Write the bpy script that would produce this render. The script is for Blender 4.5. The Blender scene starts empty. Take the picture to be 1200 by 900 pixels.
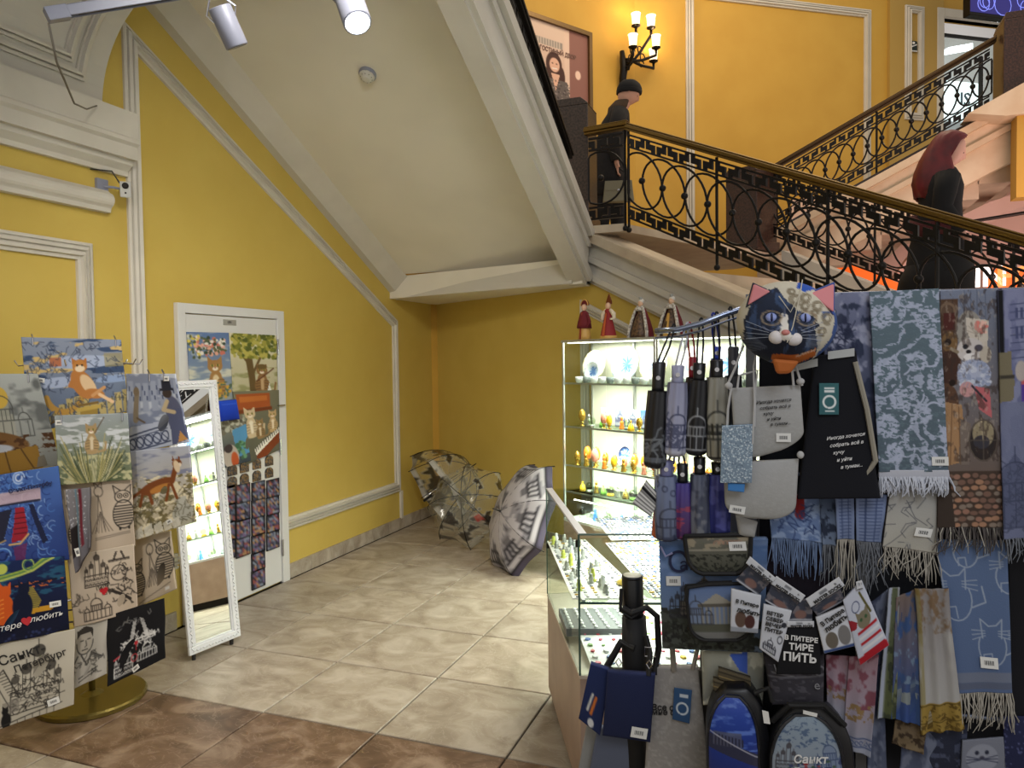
import bpy, bmesh, math, random
import numpy as np
from mathutils import Vector, Matrix
random.seed(7)
RNG = np.random.RandomState(11)
SC = bpy.context.scene
COL = SC.collection
PI = math.pi
def V(*a): return Vector(a if len(a) > 1 else a[0])
# ---------------------------------------------------------------- camera
FPX, YAW, PITCH, ROLL = 874.5, -.3594, -.0346, -.0133
CAM = V(0, 0, 1.62)
FW = V(math.sin(YAW)*math.cos(PITCH), math.cos(YAW)*math.cos(PITCH), math.sin(PITCH))
_r = V(math.cos(YAW), -math.sin(YAW), 0); _u = _r.cross(FW)
RT = _r*math.cos(ROLL) + _u*math.sin(ROLL)
UP = -_r*math.sin(ROLL) + _u*math.cos(ROLL)
cd = bpy.data.cameras.new('camera'); cam = bpy.data.objects.new('camera', cd); COL.objects.link(cam)
cd.sensor_width = 36; cd.sensor_fit = 'HORIZONTAL'; cd.lens = FPX*36/1200; cd.clip_start = .05
cam.matrix_world = Matrix((( RT.x, UP.x, -FW.x, CAM.x), (RT.y, UP.y, -FW.y, CAM.y), (RT.z, UP.z, -FW.z, CAM.z), (0, 0, 0, 1)))
SC.camera = cam
# ---------------------------------------------------------------- world, exposure
SC.view_settings.view_transform = 'Standard'; SC.view_settings.look = 'None'
SC.view_settings.gamma = 1; SC.view_settings.use_curve_mapping = False
SC.view_settings.exposure = 0.0
w = bpy.data.worlds.new('world'); SC.world = w; w.use_nodes = True
w.node_tree.nodes['Background'].inputs[0].default_value = (1.0, .95, .88, 1)
w.node_tree.nodes['Background'].inputs[1].default_value = .56
# ---------------------------------------------------------------- hall lights and a stand fill (aim = point looked at)
def light(name, kind, loc, aim, power, color, size=.3, size_y=None, spot=60, blend=.5):
    d = bpy.data.lights.new(name, kind); d.energy = power; d.color = color
    if kind == 'AREA':
        d.size = size
        if size_y: d.shape = 'RECTANGLE'; d.size_y = size_y
    elif kind == 'SPOT': d.spot_size = math.radians(spot); d.spot_blend = blend; d.shadow_soft_size = size
    else: d.shadow_soft_size = size
    o = bpy.data.objects.new(name, d); COL.objects.link(o); o.location = loc
    if aim is not None: o.rotation_euler = (V(aim)-V(loc)).to_track_quat('-Z', 'Y').to_euler()
    return o
WARM = (1, .80, .54); NEUT = (1, .93, .82); COOL = (.88, .94, 1)
light('hall_ceiling_light', 'AREA', (.6, 7.8, 7.2), (.2, 8.6, 3.5), 92, WARM, 2.5)
light('landing_ceiling_light', 'AREA', (-1.2, 7.2, 7.0), (-1.6, 9.4, 5), 18, WARM, 1.0)
light('shop_wall_spot', 'SPOT', (-.9, 1.6, 3.4), (-3.4, 4.9, .9), 195, NEUT, .25, spot=78, blend=.9)
light('shop_floor_spot', 'SPOT', (-.2, 2.6, 3.5), (-1.5, 3.3, 0), 165, NEUT, .2, spot=84, blend=.8)
light('shop_rack_spot', 'SPOT', (-1.2, .1, 2.7), (-2.95, 2.5, 1.0), 120, NEUT, .15, spot=70, blend=.7)
light('stair_foot_light', 'AREA', (2.6, 6.3, 2.0), (2.2, 9.2, 3.0), 60, (1, .62, .55), 1.2)
light('stand_fill_light', 'AREA', (1.0, -.7, 3.5), (.45, 1.9, 1.7), 29, (.84, .90, 1), 1.2)  # unseen fill added to brighten the goods on the stand
# ---------------------------------------------------------------- materials
def lin(c):
    c = np.asarray(c, float)/255.
    return np.where(c <= .04045, c/12.92, ((c+.055)/1.055)**2.4)
MATS = {}
def mat(name, rgb=(200, 200, 200), rough=.6, metal=0., emit=None, estr=0., noise=None, bump=0., nscale=20., spec=.5, coat=0.):
    """procedural principled material; noise=(rgb2, scale, detail) mixes in a second colour"""
    if name in MATS: return MATS[name]
    m = bpy.data.materials.new(name); m.use_nodes = True; nt = m.node_tree; b = nt.nodes['Principled BSDF']
    b.inputs['Base Color'].default_value = (*lin(rgb), 1); b.inputs['Roughness'].default_value = rough
    b.inputs['Metallic'].default_value = metal; b.inputs['Specular IOR Level'].default_value = spec
    b.inputs['Coat Weight'].default_value = coat
    if emit is not None:
        b.inputs['Emission Color'].default_value = (*lin(emit), 1); b.inputs['Emission Strength'].default_value = estr
    if noise or bump:
        tc = nt.nodes.new('ShaderNodeTexCoord')
    if noise:
        n = nt.nodes.new('ShaderNodeTexNoise'); n.inputs['Scale'].default_value = noise[1]; n.inputs['Detail'].default_value = noise[2]
        nt.links.new(tc.outputs['Object'], n.inputs['Vector'])
        r = nt.nodes.new('ShaderNodeMapRange'); r.inputs[1].default_value = .35; r.inputs[2].default_value = .65
        nt.links.new(n.outputs[0], r.inputs[0])
        x = nt.nodes.new('ShaderNodeMix'); x.data_type = 'RGBA'
        x.inputs[6].default_value = (*lin(rgb), 1); x.inputs[7].default_value = (*lin(noise[0]), 1)
        nt.links.new(r.outputs[0], x.inputs[0]); nt.links.new(x.outputs[2], b.inputs['Base Color'])
    if bump:
        n2 = nt.nodes.new('ShaderNodeTexNoise'); n2.inputs['Scale'].default_value = nscale; n2.inputs['Detail'].default_value = 4
        nt.links.new(tc.outputs['Object'], n2.inputs['Vector'])
        bp = nt.nodes.new('ShaderNodeBump'); bp.inputs['Strength'].default_value = bump; bp.inputs['Distance'].default_value = .01
        nt.links.new(n2.outputs[0], bp.inputs['Height']); nt.links.new(bp.outputs[0], b.inputs['Normal'])
    MATS[name] = m; return m
def glass_mat(name, tint=(235, 245, 240), refl=1.0):
    if name in MATS: return MATS[name]
    m = bpy.data.materials.new(name); m.use_nodes = True; nt = m.node_tree; nt.nodes.clear()
    o = nt.nodes.new('ShaderNodeOutputMaterial'); t = nt.nodes.new('ShaderNodeBsdfTransparent'); g = nt.nodes.new('ShaderNodeBsdfGlossy')
    t.inputs[0].default_value = (*lin(tint), 1); g.inputs['Roughness'].default_value = .02
    f = nt.nodes.new('ShaderNodeFresnel'); f.inputs[0].default_value = 1.45
    mu = nt.nodes.new('ShaderNodeMath'); mu.operation = 'MULTIPLY'; mu.inputs[1].default_value = refl
    ge = nt.nodes.new('ShaderNodeNewGeometry'); iv = nt.nodes.new('ShaderNodeMath'); iv.operation = 'SUBTRACT'; iv.inputs[0].default_value = 1.; nt.links.new(ge.outputs['Backfacing'], iv.inputs[1])
    m2 = nt.nodes.new('ShaderNodeMath'); m2.operation = 'MULTIPLY'; nt.links.new(mu.outputs[0], m2.inputs[0]); nt.links.new(iv.outputs[0], m2.inputs[1])
    x = nt.nodes.new('ShaderNodeMixShader'); nt.links.new(f.outputs[0], mu.inputs[0]); nt.links.new(m2.outputs[0], x.inputs[0])
    nt.links.new(t.outputs[0], x.inputs[1]); nt.links.new(g.outputs[0], x.inputs[2]); nt.links.new(x.outputs[0], o.inputs[0])
    MATS[name] = m; return m
def print_mat(name, rough=.85, alpha=False, weave=0., metal=0., spec=.3):
    """colour comes from the mesh's own 'print' colour attribute (the flat print on the thing)"""
    if name in MATS: return MATS[name]
    m = bpy.data.materials.new(name); m.use_nodes = True; nt = m.node_tree; b = nt.nodes['Principled BSDF']
    a = nt.nodes.new('ShaderNodeVertexColor'); a.layer_name = 'print'
    nt.links.new(a.outputs[0], b.inputs['Base Color']); b.inputs['Roughness'].default_value = rough
    b.inputs['Metallic'].default_value = metal; b.inputs['Specular IOR Level'].default_value = spec
    if alpha: nt.links.new(a.outputs[1], b.inputs['Alpha'])
    if weave:
        tc = nt.nodes.new('ShaderNodeTexCoord'); n2 = nt.nodes.new('ShaderNodeTexNoise'); n2.inputs['Scale'].default_value = 300
        nt.links.new(tc.outputs['Object'], n2.inputs['Vector'])
        bp = nt.nodes.new('ShaderNodeBump'); bp.inputs['Strength'].default_value = weave; bp.inputs['Distance'].default_value = .002
        nt.links.new(n2.outputs[0], bp.inputs['Height']); nt.links.new(bp.outputs[0], b.inputs['Normal'])
    MATS[name] = m; return m
def tile_mat(name, base, vein, dark, rough):
    m = bpy.data.materials.new(name); m.use_nodes = True; nt = m.node_tree; b = nt.nodes['Principled BSDF']; L = nt.links.new
    tc = nt.nodes.new('ShaderNodeTexCoord'); oi = nt.nodes.new('ShaderNodeObjectInfo')
    add = nt.nodes.new('ShaderNodeVectorMath'); add.operation = 'ADD'
    sc = nt.nodes.new('ShaderNodeVectorMath'); sc.operation = 'SCALE'; sc.inputs[3].default_value = 37.
    cb = nt.nodes.new('ShaderNodeCombineXYZ'); L(oi.outputs['Random'], cb.inputs[0]); L(oi.outputs['Random'], cb.inputs[1]); L(cb.outputs[0], sc.inputs[0])
    L(tc.outputs['Object'], add.inputs[0]); L(sc.outputs[0], add.inputs[1])
    mp = nt.nodes.new('ShaderNodeMapping'); mp.inputs['Rotation'].default_value = (0, 0, .6); mp.inputs['Scale'].default_value = (1, 1.3, 1); L(add.outputs[0], mp.inputs[0])
    n1 = nt.nodes.new('ShaderNodeTexNoise'); n1.inputs['Scale'].default_value = 4.5; n1.inputs['Detail'].default_value = 9; n1.inputs['Distortion'].default_value = 1.2; L(mp.outputs[0], n1.inputs['Vector'])
    n2 = nt.nodes.new('ShaderNodeTexNoise'); n2.inputs['Scale'].default_value = 6; n2.inputs['Detail'].default_value = 12; n2.inputs['Distortion'].default_value = 2.5; L(mp.outputs[0], n2.inputs['Vector'])
    r = nt.nodes.new('ShaderNodeValToRGB'); e = r.color_ramp.elements; e[0].position = .30; e[0].color = (*lin(dark), 1); e[1].position = .72; e[1].color = (*lin(vein), 1)
    k = e.new(.5); k.color = (*lin(base), 1); L(n1.outputs[0], r.inputs[0])
    r2 = nt.nodes.new('ShaderNodeValToRGB'); e = r2.color_ramp.elements; e[0].position = .49; e[0].color = (0, 0, 0, 1); e[1].position = .53; e[1].color = (0, 0, 0, 1); k = e.new(.51); k.color = (.5, .5, .5, 1)
    L(n2.outputs[0], r2.inputs[0])
    x = nt.nodes.new('ShaderNodeMix'); x.data_type = 'RGBA'; x.inputs[7].default_value = (*lin(vein), 1); L(r2.outputs[0], x.inputs[0]); L(r.outputs[0], x.inputs[6])
    hv = nt.nodes.new('ShaderNodeHueSaturation'); mr = nt.nodes.new('ShaderNodeMapRange'); mr.inputs[3].default_value = .88; mr.inputs[4].default_value = 1.08
    L(oi.outputs['Random'], mr.inputs[0]); L(mr.outputs[0], hv.inputs['Value']); L(x.outputs[2], hv.inputs['Color']); L(hv.outputs[0], b.inputs['Base Color'])
    b.inputs['Roughness'].default_value = rough; b.inputs['Specular IOR Level'].default_value = .4
    bp = nt.nodes.new('ShaderNodeBump'); bp.inputs['Strength'].default_value = .12; bp.inputs['Distance'].default_value = .004; L(n2.outputs[0], bp.inputs['Height']); L(bp.outputs[0], b.inputs['Normal'])
    return m
# ---------------------------------------------------------------- objects and groups
WORLD = {}
def wm(o): return WORLD.get(o.name, Matrix.Identity(4))
def tag(o, label=None, cat=None, group=None, kind=None):
    if label: o['label'] = label
    if cat: o['category'] = cat
    if group: o['group'] = group
    if kind: o['kind'] = kind
    return o
def empty(name, loc, rz=0., label=None, cat=None, group=None):
    o = bpy.data.objects.new(name, None); COL.objects.link(o); o.empty_display_size = .05
    o.location = loc; o.rotation_euler = (0, 0, rz)
    WORLD[o.name] = Matrix.Translation(V(loc)) @ Matrix.Rotation(rz, 4, 'Z')
    return tag(o, label, cat, group)
def link_mesh(name, verts, faces, m, parent=None, smooth=False, colors=None, bevel=0., origin=None, label=None):
    """verts in world space (n x 3); stored relative to the parent or, top level, to their centre"""
    verts = np.asarray(verts, float).reshape(-1, 3)
    me = bpy.data.meshes.new(name)
    if parent is not None: pm = wm(parent)
    else: pm = Matrix.Identity(4)
    c = V(verts.mean(0)) if origin is None else V(origin)
    if parent is None:
        wmx = Matrix.Translation(c)
    else: wmx = pm @ Matrix.Translation(pm.inverted() @ c)
    inv = np.array(wmx.inverted())
    lv = verts @ inv[:3, :3].T + inv[:3, 3]
    me.from_pydata(lv.tolist(), [], faces)
    if smooth: me.polygons.foreach_set('use_smooth', [True]*len(me.polygons))
    if colors is not None:
        ca = me.color_attributes.new('print', 'FLOAT_COLOR', 'POINT')
        cc = np.ones((len(verts), 4)); cc[:, :colors.shape[1]] = colors; ca.data.foreach_set('color', cc.ravel())
    me.materials.append(m); me.update()
    o = bpy.data.objects.new(name, me); COL.objects.link(o)
    if parent is None: o.location = c
    else: o.parent = parent; o.location = pm.inverted() @ c
    WORLD[o.name] = wmx
    if bevel:
        b = o.modifiers.new('bevel', 'BEVEL'); b.width = bevel; b.segments = 2; b.limit_method = 'ANGLE'
    if label: o['label'] = label
    return o
class MB:
    def __init__(s): s.v = []; s.f = []; s.M = Matrix.Identity(4)
    def at(s, M): s.M = M; return s
    def add(s, vs, fs):
        k = len(s.v); s.v += [tuple(s.M @ V(p)) for p in vs]; s.f += [tuple(i+k for i in f) for f in fs]; return s
    def box(s, a, b):
        x0, y0, z0 = a; x1, y1, z1 = b
        return s.add([(x0,y0,z0),(x1,y0,z0),(x1,y1,z0),(x0,y1,z0),(x0,y0,z1),(x1,y0,z1),(x1,y1,z1),(x0,y1,z1)],
                     [(0,3,2,1),(4,5,6,7),(0,1,5,4),(1,2,6,5),(2,3,7,6),(3,0,4,7)])
    def prism(s, poly, d, off=(0,0,0)):
        """poly: list of 3D points, d: extrusion vector"""
        n = len(poly); d = V(d)
        return s.add([V(p) for p in poly]+[V(p)+d for p in poly], [tuple(range(n))[::-1], tuple(range(n, 2*n))]+[(i, (i+1)%n, n+(i+1)%n, n+i) for i in range(n)])
    def tube(s, pts, r, n=8, close=False, caps=True):
        pts = [V(p) for p in pts]; m = len(pts); rs = r if isinstance(r, (list, tuple)) else [r]*m
        vs = []; up = None
        for i, p in enumerate(pts):
            a = pts[(i-1) % m] if (i or close) else p; b = pts[(i+1) % m] if (i < m-1 or close) else p
            t = (b-a).normalized() if (b-a).length > 1e-9 else V(0, 0, 1)
            if up is None: up = t.orthogonal().normalized()
            up = up - t*up.dot(t)
            up = up.normalized() if up.length > 1e-6 else t.orthogonal().normalized()
            q = t.cross(up)
            for k in range(n):
                an = 2*PI*k/n; vs.append(p + (up*math.cos(an)+q*math.sin(an))*rs[i])
        fs = []
        for i in range(m if close else m-1):
            j = (i+1) % m
            for k in range(n): fs.append((i*n+k, i*n+(k+1)%n, j*n+(k+1)%n, j*n+k))
        if caps and not close: fs += [tuple(range(n))[::-1], tuple(range((m-1)*n, m*n))]
        return s.add(vs, fs)
    def lathe(s, prof, c=(0,0,0), n=16, sx=1., sy=1.):
        """prof: (r, z) pairs from bottom to top round the z axis through c"""
        vs = []; fs = []; m = len(prof)
        for r_, z in prof:
            for k in range(n): a = 2*PI*k/n; vs.append((c[0]+max(r_, 1e-4)*math.cos(a)*sx, c[1]+max(r_, 1e-4)*math.sin(a)*sy, c[2]+z))
        for i in range(m-1):
            for k in range(n): fs.append((i*n+k, i*n+(k+1)%n, (i+1)*n+(k+1)%n, (i+1)*n+k))
        fs += [tuple(range(n))[::-1], tuple(range((m-1)*n, m*n))]
        return s.add(vs, fs)
    def ball(s, c, rx, ry=None, rz=None, n=12, m=8):
        ry = ry or rx; rz = rz or rx
        return s.lathe([(rx*math.sin(PI*i/m), -rz*math.cos(PI*i/m)) for i in range(m+1)], c, n, 1, ry/rx)
    def build(s, name, m, parent=None, smooth=False, bevel=0., label=None, origin=None):
        return link_mesh(name, s.v, s.f, m, parent, smooth, None, bevel, origin, label)
def structure(o): o['kind'] = 'structure'; return o
def copy_tree(o, parent=None):
    c = o.copy(); COL.objects.link(c); c.parent = parent
    for ch in list(o.children): copy_tree(ch, c)
    return c
# pixel rays: where a sight line of the photograph meets a real plane of the place
def ray(px, py): return FW + RT*((px-600)/FPX) + UP*((450-py)/FPX)
class Plane:
    def __init__(s, p, nrm): s.p = V(p); s.n = V(nrm).normalized()
    def at(s, px, py, lay=0.):
        d = ray(px, py); p = s.p + s.n*lay
        return CAM + d*((p-CAM).dot(s.n)/d.dot(s.n))
E1 = V(.855, -.518, 0).normalized(); N1 = V(.518, .855, 0).normalized()   # along / across the angled flight
def es(s, z, k): return E1*s + N1*k + V(0, 0, z)
WX = -3.519
# ================================================================ structure
M_yel = mat('yellow_wall_paint', (201, 175, 86), .75, noise=((196, 169, 80), 3, 3), bump=.05, nscale=60)
M_yel2 = mat('stairwell_wall_paint', (200, 158, 64), .7, noise=((194, 151, 58), 2, 3))
M_wht = mat('white_plaster', (208, 203, 192), .7, noise=((200, 195, 184), 4, 3))
M_ceil = mat('ceiling_plaster', (228, 223, 210), .8, noise=((222, 217, 204), 2, 2))
M_band = mat('ceiling_band_plaster', (200, 196, 186), .75)
M_beige = mat('stair_stone', (205, 190, 165), .6, noise=((190, 172, 148), 6, 5))
M_gran = mat('dark_granite', (78, 62, 52), .35, noise=((40, 32, 28), 60, 4))
M_gran2 = mat('brown_polished_granite', (58, 40, 32), .2, noise=((40, 28, 22), 40, 4))
M_iron = mat('black_wrought_iron', (30, 27, 25), .4, .6)
M_brass = mat('brass_handrail', (112, 86, 38), .32, .8)
M_tile = tile_mat('beige_floor_tile', (164, 152, 136), (188, 178, 164), (142, 129, 113), .42)
M_tile2 = tile_mat('brown_floor_tile', (118, 94, 76), (162, 140, 120), (88, 68, 54), .4)
M_grout = mat('tile_grout', (46, 36, 29), .9)
# floor: bed of grout with one object per tile
fl = structure(MB().box((-3.75, -2.2, -.06), (3.6, 9.0, -.012)).build('floor', M_grout))
TS, X0, Y0 = .602, -2.894, 2.768
tile_me = {}
def tile_mesh(m, key):
    g = .0045; h = TS/2-g; me = bpy.data.meshes.new('floor_tile')
    c = .003
    vs = [(-h,-h,-.012),(h,-h,-.012),(h,h,-.012),(-h,h,-.012),(-h,-h,-c),(h,-h,-c),(h,h,-c),(-h,h,-c),(-h+c,-h+c,0),(h-c,-h+c,0),(h-c,h-c,0),(-h+c,h-c,0)]
    me.from_pydata(vs, [], [(0,1,5,4),(1,2,6,5),(2,3,7,6),(3,0,4,7),(4,5,9,8),(5,6,10,9),(6,7,11,10),(7,4,8,11),(8,9,10,11)])
    me.materials.append(m); return me
tm = {0: tile_mesh(M_tile, 0), 1: tile_mesh(M_tile2, 1)}
flinv = wm(fl).inverted()
for i in range(-3, 9):
    for j in range(-2, 8):
        x = X0+TS*(j+.5); y = Y0+TS*(i+.5)
        if x-TS/2 < -3.8 or y < -.2: continue
        if .518*x+.855*y > 4.9: continue
        o = bpy.data.objects.new('floor_tile', tm[1 if i == -1 else 0]); COL.objects.link(o); o.parent = fl
        o.location = flinv @ V(x, y, random.uniform(-.0006, .0006))
# left wall with panel mouldings
SL = .522
def zs(y): return 3.591-SL*(y-3.576)
wl = MB().prism([(WX, -2.2, 0), (WX, 7.3, 0), (WX, 7.3, 2.35), (WX, 6.27, 2.35), (WX, 3.0, zs(3.0)+.15), (WX, 2.0, 5.2), (WX, -2.2, 5.2)], (-.12, 0, 0))
wl = structure(wl.build('wall_left', M_yel))
PROF = [(0, 0), (0, .016), (.010, .022), (.018, .022), (.020, .010), (.027, .010), (.030, .026), (.046, .034), (.050, .016), (.057, .016), (.060, .034), (.078, .040), (.082, .020), (.1, .020), (.1, 0)]
def molding(pts, width, mapf, closed=True, prof=PROF, scale_h=1.):
    """sweep a stepped profile along a 2D path (mitred); the profile grows to the left of the path"""
    mb = MB(); n = len(pts); P = [V(p[0], p[1]).to_3d() for p in pts]; rows = []
    for i in range(n):
        a = P[(i-1) % n] if (closed or i) else None; b = P[(i+1) % n] if (closed or i < n-1) else None
        d1 = (P[i]-a).normalized() if a is not None else None; d2 = (b-P[i]).normalized() if b is not None else None
        if d1 is None: d1 = d2
        if d2 is None: d2 = d1
        n1 = V(-d1.y, d1.x, 0); n2 = V(-d2.y, d2.x, 0); mi = (n1+n2); mi = mi/max(mi.dot(n1), .2)
        rows.append([mapf(P[i]+mi*(o_*width/.1), h*scale_h) for o_, h in prof])
    m = len(prof); vs = [p for r in rows for p in r]; fs = []
    for i in range(n if closed else n-1):
        j = (i+1) % n
        for k in range(m-1): fs.append((i*m+k, i*m+k+1, j*m+k+1, j*m+k))
    if not closed: fs += [tuple(range(m)), tuple(range((n-1)*m, n*m))[::-1]]
    return mb.add(vs, fs)
def mapL(p, h): return (WX+h-.001, p.x, p.y)
def trim(name, pts, width, mapf, closed=False, parent=None, m=None, hs=1.):
    o = molding(pts, width, mapf, closed, PROF, hs).build(name, m or M_wht, parent)
    if parent is None: structure(o)
    return o
trim('trim_1', [(4.54, .365), (6.27, .365), (6.27, 1.99), (3.215, 3.545), (3.215, .365), (3.50, .365)], .095, mapL)
trim('trim_2', [(2.975, 1.0), (2.975, 2.262), (.5, 2.262)], .095, mapL)          # panel frame nearer the camera
structure(MB().box((WX, 6.262, .10), (WX+.02, 6.30, .365)).build('trim_3', M_wht))
# two horizontal mouldings and the big cornice on the near stretch of the left wall
def yext(name, prof, y0, y1, m, parent=None, bev=0):
    """prof: (x, z) points extruded along y"""
    return MB().prism([(x, y0, z) for x, z in prof], (0, y1-y0, 0)).build(name, m, parent, bevel=bev)
def arcp(cx, cz, r, a0, a1, n): return [(cx+r*math.cos(math.radians(a0+(a1-a0)*i/n)), cz+r*math.sin(math.radians(a0+(a1-a0)*i/n))) for i in range(n+1)]
structure(yext('trim_4', [(WX, 2.44), (WX+.045, 2.44), (WX+.05, 2.462)]+arcp(WX+.035, 2.505, .042, -60, 75, 7)+[(WX+.03, 2.56), (WX, 2.56)], -.6, 3.07, M_wht))
structure(yext('trim_5', [(WX, 2.665), (WX+.03, 2.665), (WX+.035, 2.69), (WX+.07, 2.72), (WX+.075, 2.745), (WX+.11, 2.745), (WX+.11, 2.815), (WX+.13, 2.83), (WX+.13, 2.85), (WX+.12, 2.86), (WX+.12, 3.0), (WX, 3.0)], -.6, 3.2, M_wht))
# barrel vault springing from the cornice, with a sunken ceiling panel framed by mouldings
VR = .64; YV = 3.075
def vault(t, y, d=0.):
    '''t: degrees round the quarter arch, past 90 it runs on level'''
    a = math.radians(180-min(t, 90)); return (WX+VR+(VR-d)*math.cos(a)+max(0, t-90)*.035, y, 3.0+(VR-d)*math.sin(a))
mb = MB(); T = [i*5 for i in range(0, 19)]+[160]
vs = []; fs = []
for y in (-.6, YV):
    for t in T: vs.append(vault(t, y))
for y in (YV, -.6):
    for t in T: vs.append(vault(t, y, -.12))
k = len(T)
for a, b in ((0, 1), (1, 2), (2, 3), (3, 0)):
    for i in range(k-1): fs.append((a*k+i, a*k+i+1, b*k+i+1, b*k+i))
structure(mb.add(vs, fs).build('ceiling', M_band, smooth=False))
def mapV(p, h): return vault(p.y, p.x, h)
for q, dd in enumerate((0, 8)):
    pts = [(-.5, 10+dd*.8)]+[(2.95-dd*.010, 10+dd*.8)]+[(2.95-dd*.010, t) for t in range(22, 100, 6)]
    mb = MB(); rows = []
    pr = [(0, .0), (0, .018), (.28, .022), (.32, .006), (.42, .006), (.46, .034), (.72, .036), (.76, .012), (1, .014), (1, 0)]
    for i, (y, t) in enumerate(pts):
        rr = []
        for o_, h in pr:
            yy = y-o_*.05 if i >= 1 else y
            tt = t+o_*4.5 if i <= 1 else t
            rr.append(vault(tt, yy, h))
        rows.append(rr)
    m5 = len(pr); mb.add([p for r in rows for p in r], [(i*m5+j, i*m5+j+1, (i+1)*m5+j+1, (i+1)*m5+j) for i in range(len(rows)-1) for j in range(m5-1)])
    structure(mb.build('trim_%d' % (6+q), M_wht))
# skirting tiles on the left wall and the angled wall
bl = structure(MB().box((WX, -.6, 0), (WX+.008, 3.48, .105)).build('baseboard_left', M_grout))
sk = {}
def skirt(par, a, b, nrm, m):
    a, b, nrm = V(a), V(b), V(nrm); g = (b-a).normalized()*.002
    MB().prism([a+g, b-g, b-g+nrm*.014, a+g+nrm*.014], (0, 0, .108)).build('skirting_tile', m, par)
y = 4.54
while y < 7.0:
    L_ = .30; skirt(bl, (WX, y, 0), (WX, min(y+L_, 7.06), 0), (1, 0, 0), M_tile); y += L_
y = 1.8
while y < 3.4: skirt(bl, (WX, y, 0), (WX, min(y+.3, 3.48), 0), (1, 0, 0), M_tile); y += .3
# angled wall under the middle flight
K2 = 4.23
def zb(s): return 2.253-.435*(s+4.403)          # underside of that flight's string
S0 = -6.69
pts = [es(S0, 0, K2), es(-1.0, 0, K2), es(-1.0, zb(-1.0)+.1, K2), es(-4.35, zb(-4.35)+.1, K2), es(-4.6, 2.34, K2), es(S0, 2.34, K2)]
structure(MB().prism(pts, N1*.06).build('wall_back', M_yel))
bb = structure(MB().prism([es(S0, 0, K2), es(-1.2, 0, K2), es(-1.2, .104, K2), es(S0, .104, K2)], -N1*.006).build('baseboard_back', M_grout))
s = S0+.02
while s < -3.2: skirt(bb, es(s, 0, K2), es(s+.3, 0, K2), -N1, M_tile); s += .3
def mapW2(p, h): q = es(p.x, p.y, K2)-N1*(h-.001); return tuple(q)
trim('trim_8', [(-1.5, .62), (-1.5, .72), (-4.36, 1.96), (-4.36, .45), (-1.5, .45)], -.085, mapW2)
# sloping ceiling: underside of the flight overhead
XA = -1.5
def zb2(y): return 3.372-SL*(y-3.399)           # underside of the outer beam
YB, YE = 1.6, 6.27
REC = .10
def slab(name, x0, x1, y0, y1, dz0, th, m, bev=0., z1=None):
    return MB().prism([(x0, y0, zs(y0)+dz0), (x0, y1, zs(y1)+dz0), (x0, y1, zs(y1)+dz0+th), (x0, y0, zs(y0)+dz0+th)], (x1-x0, 0, 0)).build(name, m, bevel=bev)
structure(slab('ceiling_stair', WX, XA-.14, YB, 6.05, REC, .2, M_ceil))
structure(slab('trim_9', WX, WX+.07, YB, 6.27, 0, .2, M_band))                   # band along the wall
structure(MB().add([(WX+.068, YB, zs(YB)), (WX+.068, 6.2, zs(6.2)), (WX+.22, 6.1, zs(6.1)+REC+.002), (WX+.22, YB, zs(YB)+REC+.002)], [(0, 1, 2, 3)]).build('trim_10', M_wht))
# level soffit before the angled wall
def w2y(x): return (K2-.518*x)/.855
structure(MB().prism([(WX, 6.15, 2.19), (XA-.02, 5.62, 2.19), (XA-.02, w2y(XA), 2.19), (WX, w2y(WX), 2.19)], (0, 0, .2)).build('ceiling_landing', M_ceil))
structure(MB().prism([(WX+.05, 6.14, 2.192), (WX+.05, 6.17, 2.36), (XA-.1, 5.64, 2.36), (XA-.1, 5.6, 2.192)], (0, .02, 0)).build('trim_11', M_band))
# outer beam (string) of the flight overhead, with moulded outer face
yl = [YB, 5.68]
def beam(x0, x1, lo, hi, name, m):
    return structure(MB().prism([(x0, yl[0], zb2(yl[0])+lo), (x0, yl[1], zb2(yl[1])+lo), (x0, yl[1]+.1, zb2(yl[1])+hi-.05), (x0, yl[0], zb2(yl[0])+hi)], (x1-x0, 0, 0)).build(name, m))
beam(XA-.14, XA, 0, .455, 'trim_12', M_wht)
beam(XA-.002, XA+.03, .03, .13, 'trim_13', M_wht)
beam(XA-.002, XA+.02, .30, .36, 'trim_14', M_wht)
beam(XA-.002, XA+.05, .38, .47, 'trim_15', M_wht)
# landing slab
ZL = 2.65
pc = es(-4.02, ZL, 4.28)
structure(MB().prism([(WX, 5.75, ZL), (XA, 5.75, ZL), (pc.x, pc.y, ZL), (-.1, 8.3, ZL), (-.6, 8.8, ZL), (-2.6, 9.0, ZL), (WX, 7.6, ZL)], (0, 0, -.06)).build('floor_landing', M_beige))
# angled flight: moulded string, steps, far string
MS = .46
S1 = -1.0
def zstr(s): return 2.654-.435*(s+4.42)
def string(name, k0, k1, lo, hi, m, sa=-4.43, sb=S1):
    """a band between two heights above the string's underside"""
    return structure(MB().prism([es(sa, zb(sa)+lo, k0), es(sb, zb(sb)+lo, k0), es(sb, zb(sb)+hi, k0), es(sa, zb(sa)+hi, k0)], N1*(k1-k0)).build(name, m))
string('trim_16', 4.20, 4.44, 0, .385, M_wht)
string('trim_17', 4.17, 4.21, .03, .075, M_wht)
string('trim_18', 4.165, 4.21, .17, .22, M_wht)
string('trim_19', 4.13, 4.46, .335, .41, M_beige)
def zln(s): return zstr(s)
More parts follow.
